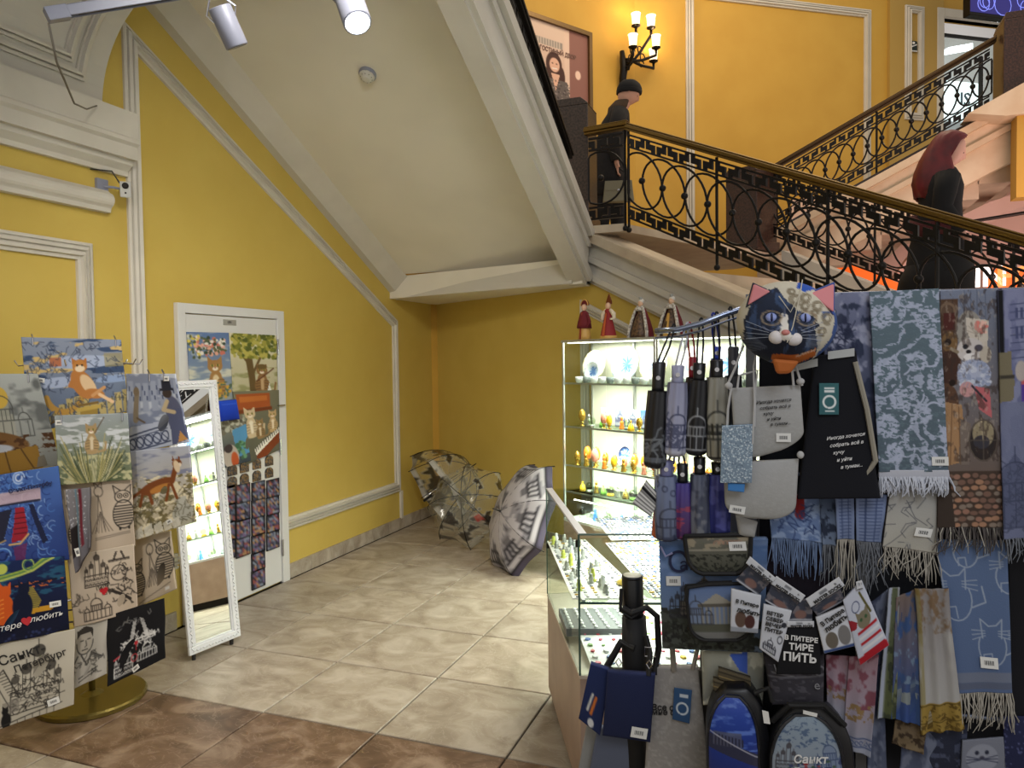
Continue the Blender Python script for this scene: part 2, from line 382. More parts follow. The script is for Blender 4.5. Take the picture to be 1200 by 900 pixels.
# short return of the string below the landing corner
structure(MB().prism([(XA-.02, 5.72, 2.20), (XA-.02, 5.72, 2.66), es(-4.40, 2.66, 4.16), es(-4.40, 2.22, 4.16)], (0, .18, 0)).build('trim_20', M_wht))
nst = 20; mb = MB(); 
for i in range(nst):
    s0_ = -4.0+i*.30; z0_ = ZL-.134*(i+1)-.24
    mb.at(Matrix.Identity(4)); mb.prism([es(s0_, z0_-.5, 4.44), es(s0_+.31, z0_-.5, 4.44), es(s0_+.31, z0_, 4.44), es(s0_, z0_, 4.44)], N1*2.3)
st = structure(mb.build('floor_steps', M_beige)); st['kind'] = 'structure'
structure(MB().prism([es(-4.2, 2.66, 6.74), es(S1, 2.66-.46*3.2, 6.74), es(S1, 2.3-.46*3.2, 6.74), es(-4.2, 2.3, 6.74)], N1*.2).build('trim_21', M_wht))
# stairwell walls upstairs
Q = V(-1.88, 9.62, 0)
d1 = V(.53, .85, 0).normalized(); d2 = V(.82, .57, 0).normalized()
def wallp(name, a, b, z0, z1, th, m):
    d = (b-a).normalized(); nn = V(-d.y, d.x, 0)
    return structure(MB().prism([V(a.x, a.y, z0), V(b.x, b.y, z0), V(b.x, b.y, z1), V(a.x, a.y, z1)], nn*th).build(name, m))
A1 = Q-d1*3.6
wallp('wall_landing', A1, Q, 0, 8, .1, M_yel2)
# the wall with the panel frames has the glass doors in it
n2 = V(d2.y, -d2.x, 0)
PU2 = Plane(Q, n2); PU1 = Plane(Q, V(d1.y, -d1.x, 0))
def u2(px, py): p = PU2.at(px, py); return (p-Q).dot(d2), p.z
dl, _ = u2(1103, 60); dr, _ = u2(1215, 60); _, dt = u2(1110, 22)
def W2P(u, z, h=0.): return Q + d2*u + n2*h + V(0, 0, z)
for nm, a, b, z0, z1 in (('wall_upstairs', 0, dl, 0, 8), ('wall_over_door', dl, dr, dt, 8), ('wall_beside_door', dr, dr+2.5, 0, 8), ('wall_under_door', dl, dr, 0, 4.05)):
    structure(MB().prism([W2P(a, z0), W2P(b, z0), W2P(b, z1), W2P(a, z1)], -n2*.12).build(nm, M_yel2))
def mapU2(p, h): return tuple(W2P(p.x, p.y, h))
def mapU1(p, h): q = Q + d1*p.x + V(d1.y, -d1.x, 0)*h; return (q.x, q.y, p.y)
def U(px, py): return u2(px, py)
ul, zt = U(803, 0); ur, _ = U(1020, 12); _, ztr = U(1018, 12)
trim('trim_22', [(ul, 3.0), (ur, 3.0), (ur, ztr), (ul, ztr)], .11, mapU2, closed=True, hs=1.3)
al, _ = U(1057, 10); ar, _ = U(1079, 10); _, at_ = U(1065, 9); _, ab = U(1065, 142)
trim('trim_23', [(al, ab), (ar, ab), (ar, at_), (al, at_)], .10, lambda p, h: tuple(W2P(p.x, p.y, h+.05)), closed=True, hs=1.3)
pl_, _ = U(1040, 10)
structure(MB().prism([W2P(pl_, 0, 0), W2P(pl_+.9, 0, 0), W2P(pl_+.9, 0, .05), W2P(pl_, 0, .05)], (0, 0, 8)).build('wall_pilaster', mat('pilaster_paint', (178, 145, 72), .7)))
ql = (PU1.at(755, 60)-A1).dot(d1); qr = (PU1.at(763, 60)-A1).dot(d1); nq = V(d1.y, -d1.x, 0)
structure(MB().prism([A1+d1*ql, A1+d1*qr, A1+d1*qr+nq*.03, A1+d1*ql+nq*.03], (0, 0, 8)).build('trim_24', M_wht))
# glass double door upstairs with its frame, the bright shop room behind it
Md = mat('shop_room_white', (215, 215, 220), .6)
fr = MB(); t = .12
for a, b, z0, z1 in ((dl-t, dl, 4.0, dt+t), (dr, dr+t, 4.0, dt+t), (dl, dr, dt, dt+t)):
    fr.prism([W2P(a, z0, -.1), W2P(b, z0, -.1), W2P(b, z1, -.1), W2P(a, z1, -.1)], n2*.16)
du = structure(fr.build('door_2', M_wht, bevel=.01)); mid = dl+(dr-dl)*.46
for a, b in ((dl+.02, mid-.01), (mid+.01, dr-.02)):
    MB().prism([W2P(a, 4.06, -.05), W2P(b, 4.06, -.05), W2P(b, dt-.25, -.05), W2P(a, dt-.25, -.05)], n2*.012).build('glass_leaf', glass_mat('door_glass', (236, 241, 239), .6), du)
MB().prism([W2P(dl, dt-.24, -.05), W2P(dr, dt-.24, -.05), W2P(dr, dt-.2, -.05), W2P(dl, dt-.2, -.05)], n2*.04).build('transom', M_iron, du)
rb = W2P(dl-.6, 0, -.12); 
structure(MB().prism([W2P(dl-.8, 3.9, -3.2), W2P(dr+6, 3.9, -3.2), W2P(dr+6, 8.2, -3.2), W2P(dl-.8, 8.2, -3.2)], -n2*.05).build('wall_shop', Md))
structure(MB().prism([W2P(dl-.8, 4.0, -.14), W2P(dr+6, 4.0, -.14), W2P(dr+6, 4.0, -3.2), W2P(dl-.8, 4.0, -3.2)], (0, 0, -.05)).build('floor_shop', mat('shop_floor', (120, 120, 118), .4)))
pa = W2P((dl+dr)/2+1.6, 6.6, -1.4)
light('shop_room_light', 'POINT', pa, None, 90, (.9, .96, 1), .25)
PSG = Plane(Q-n2*2.6, n2); g0, g1, g2 = PSG.at(1106, 112), PSG.at(1152, 100), PSG.at(1152, 146)
zt_, zb_2 = PSG.at(1128, 96).z, PSG.at(1128, 142).z
sg = MB().prism([V(g0.x, g0.y, zb_2), V(g1.x, g1.y, zb_2), V(g1.x, g1.y, zt_), V(g0.x, g0.y, zt_)], -n2*.06).build('light_box', mat('light_box_white', (235, 245, 250), .4, emit=(225, 240, 250), estr=1.1))
PB2 = Plane(Q-n2*2.2, n2); g3, g4 = PB2.at(1112, 62), PB2.at(1140, 57)
tag(MB().prism([g3, g4, g4+V(0, 0, .10), g3+V(0, 0, .10)], -n2*.1).build('ceiling_lamp', mat('lit_tube', (255, 255, 255), .4, emit=(240, 246, 255), estr=3.)), 'white lit ceiling lamp inside the shop behind the upstairs door', 'lamp')
MB_M = MB().prism([W2P(mid+.28, 4.0, -.4), W2P(mid+.34, 4.0, -.4), W2P(mid+.34, dt-.3, -.4), W2P(mid+.28, dt-.3, -.4)], n2*.03).build('mullion', M_iron, du)
tag(sg, 'white backlit shop sign panel behind the upstairs glass door', 'sign')
# room enclosure to the right and below: pale hall with an arch
M_pink = mat('hall_plaster', (226, 196, 184), .7)
hb = Plane((1.6, 10.6, 0), (-.2, -1, 0))
structure(MB().prism([(-.4, 11.0, 0), (5.6, 9.8, 0), (5.6, 9.8, 3.72), (-.4, 11.0, 3.72)], (0, .1, 0)).build('wall_hall', M_pink))
# ================================================================ flight on the far side (along x), railings, piers
YC = 8.45
def zc(x): return 3.526+.506*(x-.32)          # ring-centre line of its railing
pk = [(-.45, 0), (3.4, 0)]
def band_c(name, lo, hi, y0, y1, m, x0=-.35, x1=3.4):
    return structure(MB().prism([(x0, y0, zc(x0)+lo), (x1, y0, zc(x1)+lo), (x1, y0, zc(x1)+hi), (x0, y0, zc(x0)+hi)], (0, y1-y0, 0)).build(name, m))
M_cream = mat('cream_stone', (222, 203, 172), .55, noise=((210, 186, 152), 5, 4))
band_c('trim_25', -.92, -.34, YC+.0, YC+.25, M_cream)
band_c('trim_26', -.44, -.36, YC-.08, YC+.2, M_cream)
band_c('trim_27', -.62, -.56, YC-.04, YC+.2, M_cream)
band_c('trim_28', -.37, -.33, YC-.05, YC+.2, M_gran2)
mb = MB()
for i in range(14):
    x = -.3+i*.29; z = zc(x)-.45
    mb.box((x, YC+.2, z-.5), (x+.3, YC+2.3, z))
st = structure(mb.build('floor_stairs', M_beige))
# lower wall bits and arch beyond
structure(MB().box((1.95, 8.2, 3.05), (3.6, 8.4, 3.80)).build('wall_yellow_panel', M_yel2))
structure(MB().prism([(1.55, 8.15, 3.86), (3.6, 8.15, 4.9), (3.6, 8.15, 3.80), (1.85, 8.15, 3.80)], (0, .4, 0)).build('trim_29', M_cream))
# arch of the lower hall (pale rib)
mb = MB(); cx, cz, r0 = 2.9, 2.05, 1.55; pr = []
ao = [(cx+r0*1.25*math.cos(math.radians(a)), cz+r0*.85*math.sin(math.radians(a))) for a in range(0, 181, 10)]
ai = [(cx+(r0-.18)*1.25*math.cos(math.radians(a)), cz+(r0-.18)*.85*math.sin(math.radians(a))) for a in range(0, 181, 10)]
for i in range(len(ao)-1):
    mb.prism([(ao[i][0], 9.2, ao[i][1]), (ao[i+1][0], 9.2, ao[i+1][1]), (ai[i+1][0], 9.2, ai[i+1][1]), (ai[i][0], 9.2, ai[i][1])], (0, .5, 0))
structure(mb.build('trim_30', M_pink))
MB().tube([(1.35, 8.9, 2.92), (3.4, 8.7, 3.12)], .018, 8).build('pipe', M_iron)
tag(bpy.data.objects['pipe'], 'dark pipe crossing the pale hall behind the red-haired woman', 'pipe')
# orange sign with white letters low in the hall
def text_mesh(name, s, size, origin, ux, uz, m, parent=None, align='LEFT', shear=0., ext=.001, sx=1., bold=0., label=None):
    cu = bpy.data.curves.new(name, 'FONT'); cu.body = s; cu.size = size; cu.align_x = align; cu.extrude = ext; cu.shear = shear; cu.resolution_u = 2
    cu.offset = bold*size
    o = bpy.data.objects.new(name+'_tmp', cu); COL.objects.link(o)
    dg = bpy.context.evaluated_depsgraph_get(); me = bpy.data.meshes.new_from_object(o.evaluated_get(dg))
    vs = np.empty(len(me.vertices)*3); me.vertices.foreach_get('co', vs); vs = vs.reshape(-1, 3)
    fs = [tuple(p.vertices) for p in me.polygons]
    bpy.data.objects.remove(o); bpy.data.meshes.remove(me)
    ux = V(ux).normalized(); uz = V(uz).normalized(); nn = ux.cross(uz)
    if len(vs) == 0: return None
    w_ = np.outer(vs[:, 0]*sx, ux)+np.outer(vs[:, 1], uz)+np.outer(vs[:, 2], nn)+np.array(V(origin))
    return link_mesh(name, w_, fs, m, parent, label=label)
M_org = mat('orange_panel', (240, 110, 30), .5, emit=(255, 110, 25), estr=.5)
M_lit = mat('lit_white_letters', (255, 250, 245), .5, emit=(255, 245, 240), estr=1.5)
HP = Plane((2.2, 9.4, 2.2), (-.18, -1, 0)); hu = V(1, -.18, 0).normalized()
a = HP.at(1158, 345); b = HP.at(1215, 312)
o = MB().prism([V(a.x, a.y, 1.9), V(b.x, b.y, 1.9), V(b.x, b.y, b.z), V(a.x, a.y, b.z)], (0, .08, 0)).build('orange_sign', M_org)
tag(o, 'orange shop sign with white letters low in the hall behind the stairs', 'sign')
text_mesh('lettering', 'IN', .30, HP.at(1140, 336)-V(0, .03, 0), hu, (0, 0, 1), M_lit, o, ext=.01, bold=.03)
text_mesh('lettering', 'FO', .30, HP.at(1166, 336)-V(0, .03, 0), hu, (0, 0, 1), mat('amber_letters', (250, 170, 90), .5, emit=(255, 170, 90), estr=.6), o, ext=.01, bold=.03)
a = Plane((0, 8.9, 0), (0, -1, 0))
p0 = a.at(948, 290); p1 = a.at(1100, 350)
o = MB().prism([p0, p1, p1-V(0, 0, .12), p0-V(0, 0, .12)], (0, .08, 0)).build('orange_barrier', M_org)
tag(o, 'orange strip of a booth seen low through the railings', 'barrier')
# ---- railings: key bands, rings with hubs, handrail; each ring, band and hub is a part
KEY = ["########", ".....#.#", "##.###.#", "##.###.#", "##.###.#", ".#.#....", "########"]
def key_band(mp, s0, s1, z0, h, cell, name, parent, t=.02):
    """Greek key fretwork: real openings between bars; mp(s, z, depth) -> point"""
    mb = MB(); R_ = len(KEY); ch = h/R_; n = int((s1-s0)/cell)
    for r in range(R_):
        zt_ = z0+h-r*ch; zb_ = zt_-ch; c = 0
        while c < n:
            if KEY[r][c % 8] == '#':
                c2 = c
                while c2 < n and KEY[r][c2 % 8] == '#' and c2-c < 40: c2 += 1
                a, b = s0+c*cell, s0+c2*cell
                q = [mp(a, zb_, -t/2), mp(b, zb_, -t/2), mp(b, zt_, -t/2), mp(a, zt_, -t/2), mp(a, zb_, t/2), mp(b, zb_, t/2), mp(b, zt_, t/2), mp(a, zt_, t/2)]
                mb.add(q, [(0,1,2,3), (7,6,5,4), (0,4,5,1), (2,6,7,3)]+[(0,3,7,4), (1,5,6,2)])
                c = c2
            else: c += 1
    return mb.build(name, M_iron, parent)
def railing(name, label, mp, s0, s1, pitch=.2, hz=.205, kt=.105, hand=.10, posts=(), group=None, hr=.03, hm=None, cell=.026, rails=True, first=None):
    """mp(s, z, depth): z measured from the ring-centre line"""
    root = empty(name, mp((s0+s1)/2, 0, 0), 0, label, 'railing', group)
    key_band(mp, s0, s1, hz+.012, kt, cell, 'key_band', root)
    key_band(mp, s0, s1, -hz-.012-kt, kt, cell, 'key_band', root)
    pts = [mp(s0-.03, hz+kt+.035+hand*.2, 0), mp(s1+.03, hz+kt+.035+hand*.2, 0)]
    mb = MB(); a, b = [V(p) for p in pts]; d = V(mp(0, 0, 1))-V(mp(0, 0, 0))
    for (w0, h0, h1) in ((.035, -.02, 0.),(.045, 0., .028), (.034, .028, .042)):
        mb.prism([a-d*w0+V(0, 0, h0), b-d*w0+V(0, 0, h0), b-d*w0+V(0, 0, h1), a-d*w0+V(0, 0, h1)], d*2*w0)
    mb.build('handrail', hm or M_brass, root, bevel=.006)
    n = int((s1-s0)/pitch)
    off = first if first is not None else s0+pitch/2
    c = off
    while c < s1-.02:
        pts = []
        for q in range(28):
            an = 2*PI*q/28; ss = c+pitch*math.cos(an)
            if ss < s0-.001 or ss > s1+.001: ss = min(max(ss, s0), s1)
            pts.append(mp(ss, hz*math.sin(an), .006 if int(round((c-off)/pitch)) % 2 else -.006))
        MB().tube(pts, .0085, 6, close=True).build('ring', M_iron, root, smooth=True)
        MB().ball(mp(c, 0, 0), .026, .026, .026, 10, 6).build('hub', M_iron, root, smooth=True)
        c += pitch
    for s_ in posts:
        mb = MB(); a = V(mp(s_, -hz-kt-.10, 0)); b = V(mp(s_, hz+kt+.03, 0)); mb.tube([a, b], .011, 6); mb.ball(a, .022)
        mb.build('post', M_iron, root)
    return root
def mpB(s, z, d): q = es(s, 2.944-.46*(s+3.846)+z, 4.30+d); return tuple(q)
railing('stair_railing', 'near black iron railing of the middle flight, under the long brass handrail', mpB, -3.98, -1.05, first=-3.846, posts=(-3.98, -3.17, -2.37, -1.75), group='stair railings')
def mpF(s, z, d): q = es(s, 2.952-.463*(s+3.92)+z, 6.80+d); return tuple(q)
railing('stair_railing', 'second black iron railing seen through the rings of the near one', mpF, -4.45, -1.6, posts=(-4.4, -3.3, -2.2), group='stair railings')
def mpC(x, z, d): return (x, YC+d, zc(x)+z)
railing('stair_railing', 'black iron railing climbing to the upstairs glass door', mpC, -.22, 1.80, posts=(-.15, .8), group='stair railings', pitch=.132, hz=.165, kt=.095, first=.056, cell=.0215, hm=mat('aged_brass', (70, 52, 28), .4, .7))
c0, c1 = V(-1.50, 5.785, 0), V(-1.185, 5.735, 0); dd = (c1-c0).normalized()
def mpS(s, z, d): q = c0+dd*s+V(-dd.y, dd.x, 0)*d; return (q.x, q.y, 3.02+z+.0)
railing('stair_railing', 'short level piece of iron railing between the dark granite pier and the corner', mpS, 0.0, .30, posts=(.3,), group='stair railings')
XR = -1.58
def mpA(s, z, d): return (XR+d, -s, 3.54-.60*(-s-4.8)-.275+z)
railing('stair_railing', 'steep black railing above the white beam at the poster', mpA, -5.45, -3.1, posts=(-5.3, -4.6, -3.9), group='stair railings', hz=.14, kt=.08, pitch=.15, hm=M_iron)
# granite piers
def pier(label, c, w_, d_, z0, z1, rz, m, cap=.06):
    r = empty('granite_pier', (c[0], c[1], z0), rz, label, 'pier', 'granite piers')
    M = Matrix.Translation((c[0], c[1], 0)) @ Matrix.Rotation(rz, 4, 'Z')
    MB().at(M).box((-w_/2, -d_/2, z0), (w_/2, d_/2, z1-cap)).build('shaft', m, r, bevel=.008)
    MB().at(M).prism([(-w_/2, -d_/2, z1-cap), (w_/2, -d_/2, z1-cap), (w_/2, -d_/2, z1-.05), (w_/2-.06, -d_/2, z1), (-w_/2+.02, -d_/2, z1)], (0, d_, 0)).build('cap', m, r, bevel=.004)
    MB().at(M).box((-w_/2-.02, -d_/2-.02, z0), (w_/2+.02, d_/2+.02, z0+.1)).build('plinth', m, r, bevel=.006)
    return r
pier('speckled granite pier beside the poster at the landing corner', (-1.66, 6.0), .27, .30, 2.66, 3.70, 0, M_gran)
pier('brown polished granite pier standing behind the near railing', (-.39, 8.04), .36, .36, 2.66, 3.50, -.54, mat('brown_speckled_granite', (72, 48, 38), .3, noise=((38, 26, 22), 60, 4)))
pier('tall brown granite pier at the top of the far railing', (2.05, 8.45), .40, .40, 3.86, 4.78, 0, MATS['brown_speckled_granite'])
pier('dark polished pier at the foot of the railing above the white beam', (-1.86, 5.95), .16, .22, 2.66, 3.55, 0, M_gran2)
# ---- poster on the landing wall
n1u = V(d1.y, -d1.x, 0)
def P1(px, py, h=0.): return PU1.at(px, py)+n1u*h
tl, tr, br = P1(622, 13), P1(691, 40), P1(692, 150)
pa1, pb1 = (tl-A1).dot(d1), (tr-A1).dot(d1); zT = (tl.z+tr.z)/2; zT = tr.z; zB = br.z-.35
def Pp(u, z, h): return A1+d1*u+n1u*h+V(0, 0, z)
po = empty('framed_poster', Pp(pb1-.5, zB, 0), 0, 'framed poster of a standing woman in a patterned blouse on the landing wall', 'poster')
ww = 1.45; pa1 = pb1-ww
mb = MB()
for (u0, u1, z0, z1) in ((pa1, pb1, zT-.05, zT), (pa1, pb1, zB, zB+.05), (pa1, pa1+.05, zB+.05, zT-.05), (pb1-.05, pb1, zB+.05, zT-.05)):
    mb.prism([Pp(u0, z0, .0), Pp(u1, z0, .0), Pp(u1, z1, .0), Pp(u0, z1, .0)], n1u*.05)
mb.build('frame', mat('bronze_frame', (120, 95, 60), .35, .7), po)
# ================================================================ flat prints: a small painter whose picture becomes the mesh's colour attribute
class Canvas:
    def __init__(s, w_, h_, ss=1., bg=(200, 200, 200)):
        s.w, s.h = w_, h_; s.nx = max(4, int(w_*ss)+1); s.ny = max(4, int(h_*ss)+1)
        s.X, s.Y = np.meshgrid(np.linspace(0, w_, s.nx), np.linspace(0, h_, s.ny)); s.aa = w_/(s.nx-1)
        s.a = np.zeros((s.ny, s.nx, 3)); s.a[:] = bg; s.al = np.ones((s.ny, s.nx))
    def mix(s, m, col, alpha=1.):
        m = np.clip(m, 0, 1)*alpha; s.a = s.a*(1-m[..., None])+np.array(col, float)*m[..., None]
    def dist_aa(s, d): return np.clip(.5-d/s.aa, 0, 1)
    def grad(s, c0, c1, y0=0., y1=1.):
        t = np.clip((s.Y/s.h-y0)/(y1-y0), 0, 1); k = ((s.Y/s.h >= y0) & (s.Y/s.h <= y1+.001))
        g = np.array(c0, float)*(1-t[..., None])+np.array(c1, float)*t[..., None]; s.a = np.where(k[..., None], g, s.a)
    def rect(s, x, y, x2, y2, col, al=1.): s.mix(s.dist_aa(np.maximum.reduce([x-s.X, s.X-x2, y-s.Y, s.Y-y2])), col, al)
    def ell(s, cx, cy, rx, ry, col, ang=0., al=1., ring=0.):
        c, n = math.cos(ang), math.sin(ang); X = (s.X-cx)*c+(s.Y-cy)*n; Y = -(s.X-cx)*n+(s.Y-cy)*c
        q = np.sqrt((X/rx)**2+(Y/ry)**2); d = (q-1)*min(rx, ry)
        if ring: d = np.abs(d)-ring/2
        s.mix(s.dist_aa(d), col, al)
    def poly(s, pts, col, al=1.):
        ins = np.zeros(s.X.shape, bool); n = len(pts)
        for i in range(n):
            (x1, y1), (x2, y2) = pts[i], pts[(i+1) % n]
            if y1 == y2: continue
            k = ((s.Y >= min(y1, y2)) & (s.Y < max(y1, y2))); xi = x1+(s.Y-y1)*(x2-x1)/(y2-y1); ins ^= k & (s.X < xi)
        s.mix(ins.astype(float), col, al)
    def line(s, pts, w_, col, al=1.):
        d = np.full(s.X.shape, 1e9)
        for (x1, y1), (x2, y2) in zip(pts[:-1], pts[1:]):
            L_ = max((x2-x1)**2+(y2-y1)**2, 1e-6); t = np.clip(((s.X-x1)*(x2-x1)+(s.Y-y1)*(y2-y1))/L_, 0, 1)
            d = np.minimum(d, np.hypot(s.X-x1-t*(x2-x1), s.Y-y1-t*(y2-y1)))
        w_ = max(w_, s.aa*.9); s.mix(s.dist_aa(d-w_/2), col, al)
    def arc(s, cx, cy, r, a0, a1, w_, col, al=1., ry=None):
        ry = ry or r; s.line([(cx+r*math.cos(math.radians(a0+(a1-a0)*i/14)), cy-ry*math.sin(math.radians(a0+(a1-a0)*i/14))) for i in range(15)], w_, col, al)
    def fbm(s, sx, sy=None, octv=3, seed=0):
        sy = sy or sx; r = np.random.RandomState(seed); out = np.zeros(s.X.shape); amp = 1.; tot = 0
        for o_ in range(octv):
            gx, gy = s.X/sx*2**o_, s.Y/sy*2**o_; nx, ny = int(gx.max())+3, int(gy.max())+3; g = r.rand(ny, nx)
            ix, iy = gx.astype(int), gy.astype(int); fx, fy = gx-ix, gy-iy; fx = fx*fx*(3-2*fx); fy = fy*fy*(3-2*fy)
            out += amp*((g[iy, ix]*(1-fx)+g[iy, ix+1]*fx)*(1-fy)+(g[iy+1, ix]*(1-fx)+g[iy+1, ix+1]*fx)*fy); tot += amp; amp *= .55
        return out/tot
    def noise(s, col, sx, sy=None, th=.5, soft=.1, al=1., seed=0, octv=3, y0=0., y1=1.):
        k = np.clip((s.fbm(sx, sy, octv, seed)-th)/soft, 0, 1)*((s.Y/s.h >= y0) & (s.Y/s.h <= y1)); s.mix(k, col, al)
    def speck(s, cols, n, r0, r1, box, seed=0, al=1.):
        q = random.Random(seed)
        for i in range(n): s.ell(q.uniform(box[0], box[2]), q.uniform(box[1], box[3]), q.uniform(r0, r1), q.uniform(r0, r1), cols[i % len(cols)], 0, al)
def domes(c, x, y, s_, col, lw=1.2, fill=None, n=3):
    """a domed cathedral in line work, x,y: middle of its foot, s_: height"""
    h = s_; w_ = s_*.55
    if fill is not None: c.poly([(x-w_, y), (x+w_, y), (x+w_, y-h*.35), (x+w_*.4, y-h*.4), (x+w_*.3, y-h*.7), (x, y-h*.92), (x-w_*.3, y-h*.7), (x-w_*.4, y-h*.4), (x-w_, y-h*.35)], fill)
    c.line([(x-w_, y), (x+w_, y), (x+w_, y-h*.33), (x-w_, y-h*.33), (x-w_, y)], lw, col)
    for i in range(7): xx = x-w_*.85+i*w_*.285; c.line([(xx, y), (xx, y-h*.3)], lw*.8, col)
    c.line([(x-w_*.4, y-h*.33), (x-w_*.4, y-h*.55), (x+w_*.4, y-h*.55), (x+w_*.4, y-h*.33)], lw, col)
    for i in range(5): xx = x-w_*.3+i*w_*.15; c.line([(xx, y-h*.35), (xx, y-h*.53)], lw*.7, col)
    c.arc(x, y-h*.55, w_*.42, 0, 180, lw, col, ry=h*.26); c.line([(x, y-h*.8), (x, y-h)], lw*.8, col)
    for q in (-1, 1): c.arc(x+q*w_*.75, y-h*.33, w_*.2, 0, 180, lw, col, ry=h*.14); c.line([(x+q*w_*.75, y-h*.47), (x+q*w_*.75, y-h*.56)], lw*.7, col)
def onions(c, x, y, s_, col, lw=1.2):
    """a church with a cluster of onion domes"""
    c.line([(x-s_*.4, y), (x-s_*.4, y-s_*.35), (x+s_*.4, y-s_*.35), (x+s_*.4, y), (x-s_*.4, y)], lw, col)
    for dx, hh, r in ((-.33, .5, .07), (-.15, .62, .09), (.05, .86, .11), (.25, .6, .09), (.38, .48, .06)):
        X_, Y_ = x+dx*s_, y-hh*s_; c.line([(X_-r*s_*.7, y-s_*.3), (X_-r*s_*.7, Y_)], lw*.8, col); c.line([(X_+r*s_*.7, y-s_*.3), (X_+r*s_*.7, Y_)], lw*.8, col)
        c.ell(X_, Y_-r*s_*.4, r*s_, r*s_*.95, col, al=.75); c.line([(X_, Y_-r*s_), (X_, Y_-r*s_*2.1)], lw*.8, col)
    for i in range(6):
        for j in range(2): c.arc(x-s_*.33+i*s_*.13, y-s_*.05-j*s_*.15, s_*.04, 0, 180, lw*.7, col)
    for i in range(5): c.line([(x-s_*.38, y-s_*.06*i), (x+s_*.38, y-s_*.06*i-1)], lw*.4, col, .5)
def bridge(c, x0, x1, y, h, col, lw=1.2):
    """a drawbridge with raised spans"""
    m_ = (x0+x1)/2; q = (x1-x0)
    c.poly([(x0+q*.18, y), (x0+q*.30, y), (m_-q*.05, y-h), (m_-q*.17, y-h*.92)], col, .8)
    c.poly([(x1-q*.18, y), (x1-q*.30, y), (m_+q*.05, y-h), (m_+q*.17, y-h*.92)], col, .8)
    c.line([(x0, y), (x1, y)], lw*1.6, col); c.line([(x0, y+h*.15), (x1, y+h*.15)], lw, col)
    for i in range(6): xx = x0+q*i/5; c.line([(xx, y), (xx, y+h*.15)], lw, col)
def cat_sit(c, x, y, s_, col, belly=None, dark=None, face=True, tail=1):
    """a sitting cat seen from the front, x,y: foot, s_: height"""
    dark = dark or tuple(v*.45 for v in col)
    c.line([(x+tail*s_*.2, y-s_*.05), (x+tail*s_*.42, y-s_*.1), (x+tail*s_*.45, y-s_*.35)], s_*.07, col)
    c.ell(x, y-s_*.26, s_*.24, s_*.28, col); c.ell(x, y-s_*.47, s_*.15, s_*.2, col)
    if belly is not None: c.ell(x, y-s_*.34, s_*.10, s_*.22, belly)
    for q in (-1, 1):
        c.ell(x+q*s_*.09, y-s_*.03, s_*.08, s_*.04, col); c.line([(x+q*s_*.08, y-s_*.42), (x+q*s_*.08, y-s_*.05)], s_*.07, col)
        c.poly([(x+q*s_*.17, y-s_*1.0), (x+q*s_*.03, y-s_*.88), (x+q*s_*.17, y-s_*.78)], col)
    c.ell(x, y-s_*.76, s_*.18, s_*.15, col)
    for i in range(4): c.line([(x-s_*.2, y-s_*(.15+.09*i)), (x-s_*.08, y-s_*(.17+.09*i))], s_*.02, dark, .6); c.line([(x+s_*.2, y-s_*(.15+.09*i)), (x+s_*.08, y-s_*(.17+.09*i))], s_*.02, dark, .6)
    if face:
        for q in (-1, 1): c.ell(x+q*s_*.07, y-s_*.78, s_*.035, s_*.03, (200, 190, 90)); c.ell(x+q*s_*.07, y-s_*.78, s_*.014, s_*.03, (20, 20, 20))
        c.ell(x, y-s_*.70, s_*.07, s_*.045, (235, 225, 205)); c.ell(x, y-s_*.725, s_*.02, s_*.014, (150, 80, 70))
def cat_walk(c, x, y, s_, col, belly, d=1):
    """a walking cat in profile, head at the right for d = 1"""
    c.ell(x, y-s_*.42, s_*.48, s_*.17, col, -.2*d); c.ell(x+d*s_*.05, y-s_*.35, s_*.3, s_*.09, belly, -.2*d)
    c.line([(x-d*s_*.42, y-s_*.38), (x-d*s_*.7, y-s_*.25), (x-d*s_*.9, y-s_*.02)], s_*.08, col)
    for dx, fx in ((-.38, -.5), (-.28, -.18), (.28, .2), (.36, .52)): c.line([(x+d*s_*dx, y-s_*.4), (x+d*s_*fx, y)], s_*.08, col)
    c.line([(x+d*s_*.38, y-s_*.48), (x+d*s_*.52, y-s_*.85)], s_*.15, col)
    c.ell(x+d*s_*.56, y-s_*.95, s_*.13, s_*.12, col); c.ell(x+d*s_*.60, y-s_*.9, s_*.08, s_*.07, (235, 220, 200))
    for q in (-.09, .08): c.poly([(x+d*s_*.55+q*s_-s_*.04, y-s_*1.02), (x+d*s_*.55+q*s_+s_*.04, y-s_*1.02), (x+d*s_*.55+q*s_, y-s_*1.18)], col)
    for q in (0, .07): c.ell(x+d*s_*(.55+q), y-s_*.97, s_*.018, s_*.018, (30, 20, 10))
def striped_cat(c, x, y, s_, col=(40, 38, 36), lw=1.):
    """line drawing of a cat in a striped vest"""
    c.ell(x, y-s_*.33, s_*.23, s_*.32, col, ring=lw); 
    for i in range(8): yy = y-s_*(.1+.06*i); h_ = s_*.21*math.sqrt(max(0, 1-((.33-(.1+.06*i))/.33)**2)); c.line([(x-h_, yy), (x+h_, yy)], s_*.028, col)
    c.ell(x, y-s_*.73, s_*.17, s_*.14, col, ring=lw)
    for q in (-1, 1):
        c.line([(x+q*s_*.16, y-s_*.8), (x+q*s_*.19, y-s_), (x+q*s_*.04, y-s_*.87)], lw, col)
        c.ell(x+q*s_*.065, y-s_*.75, s_*.05, s_*.05, col, ring=lw); c.ell(x+q*s_*.065, y-s_*.75, s_*.02, s_*.02, col)
        c.line([(x+q*s_*.1, y-s_*.02), (x+q*s_*.1, y)], s_*.05, col)
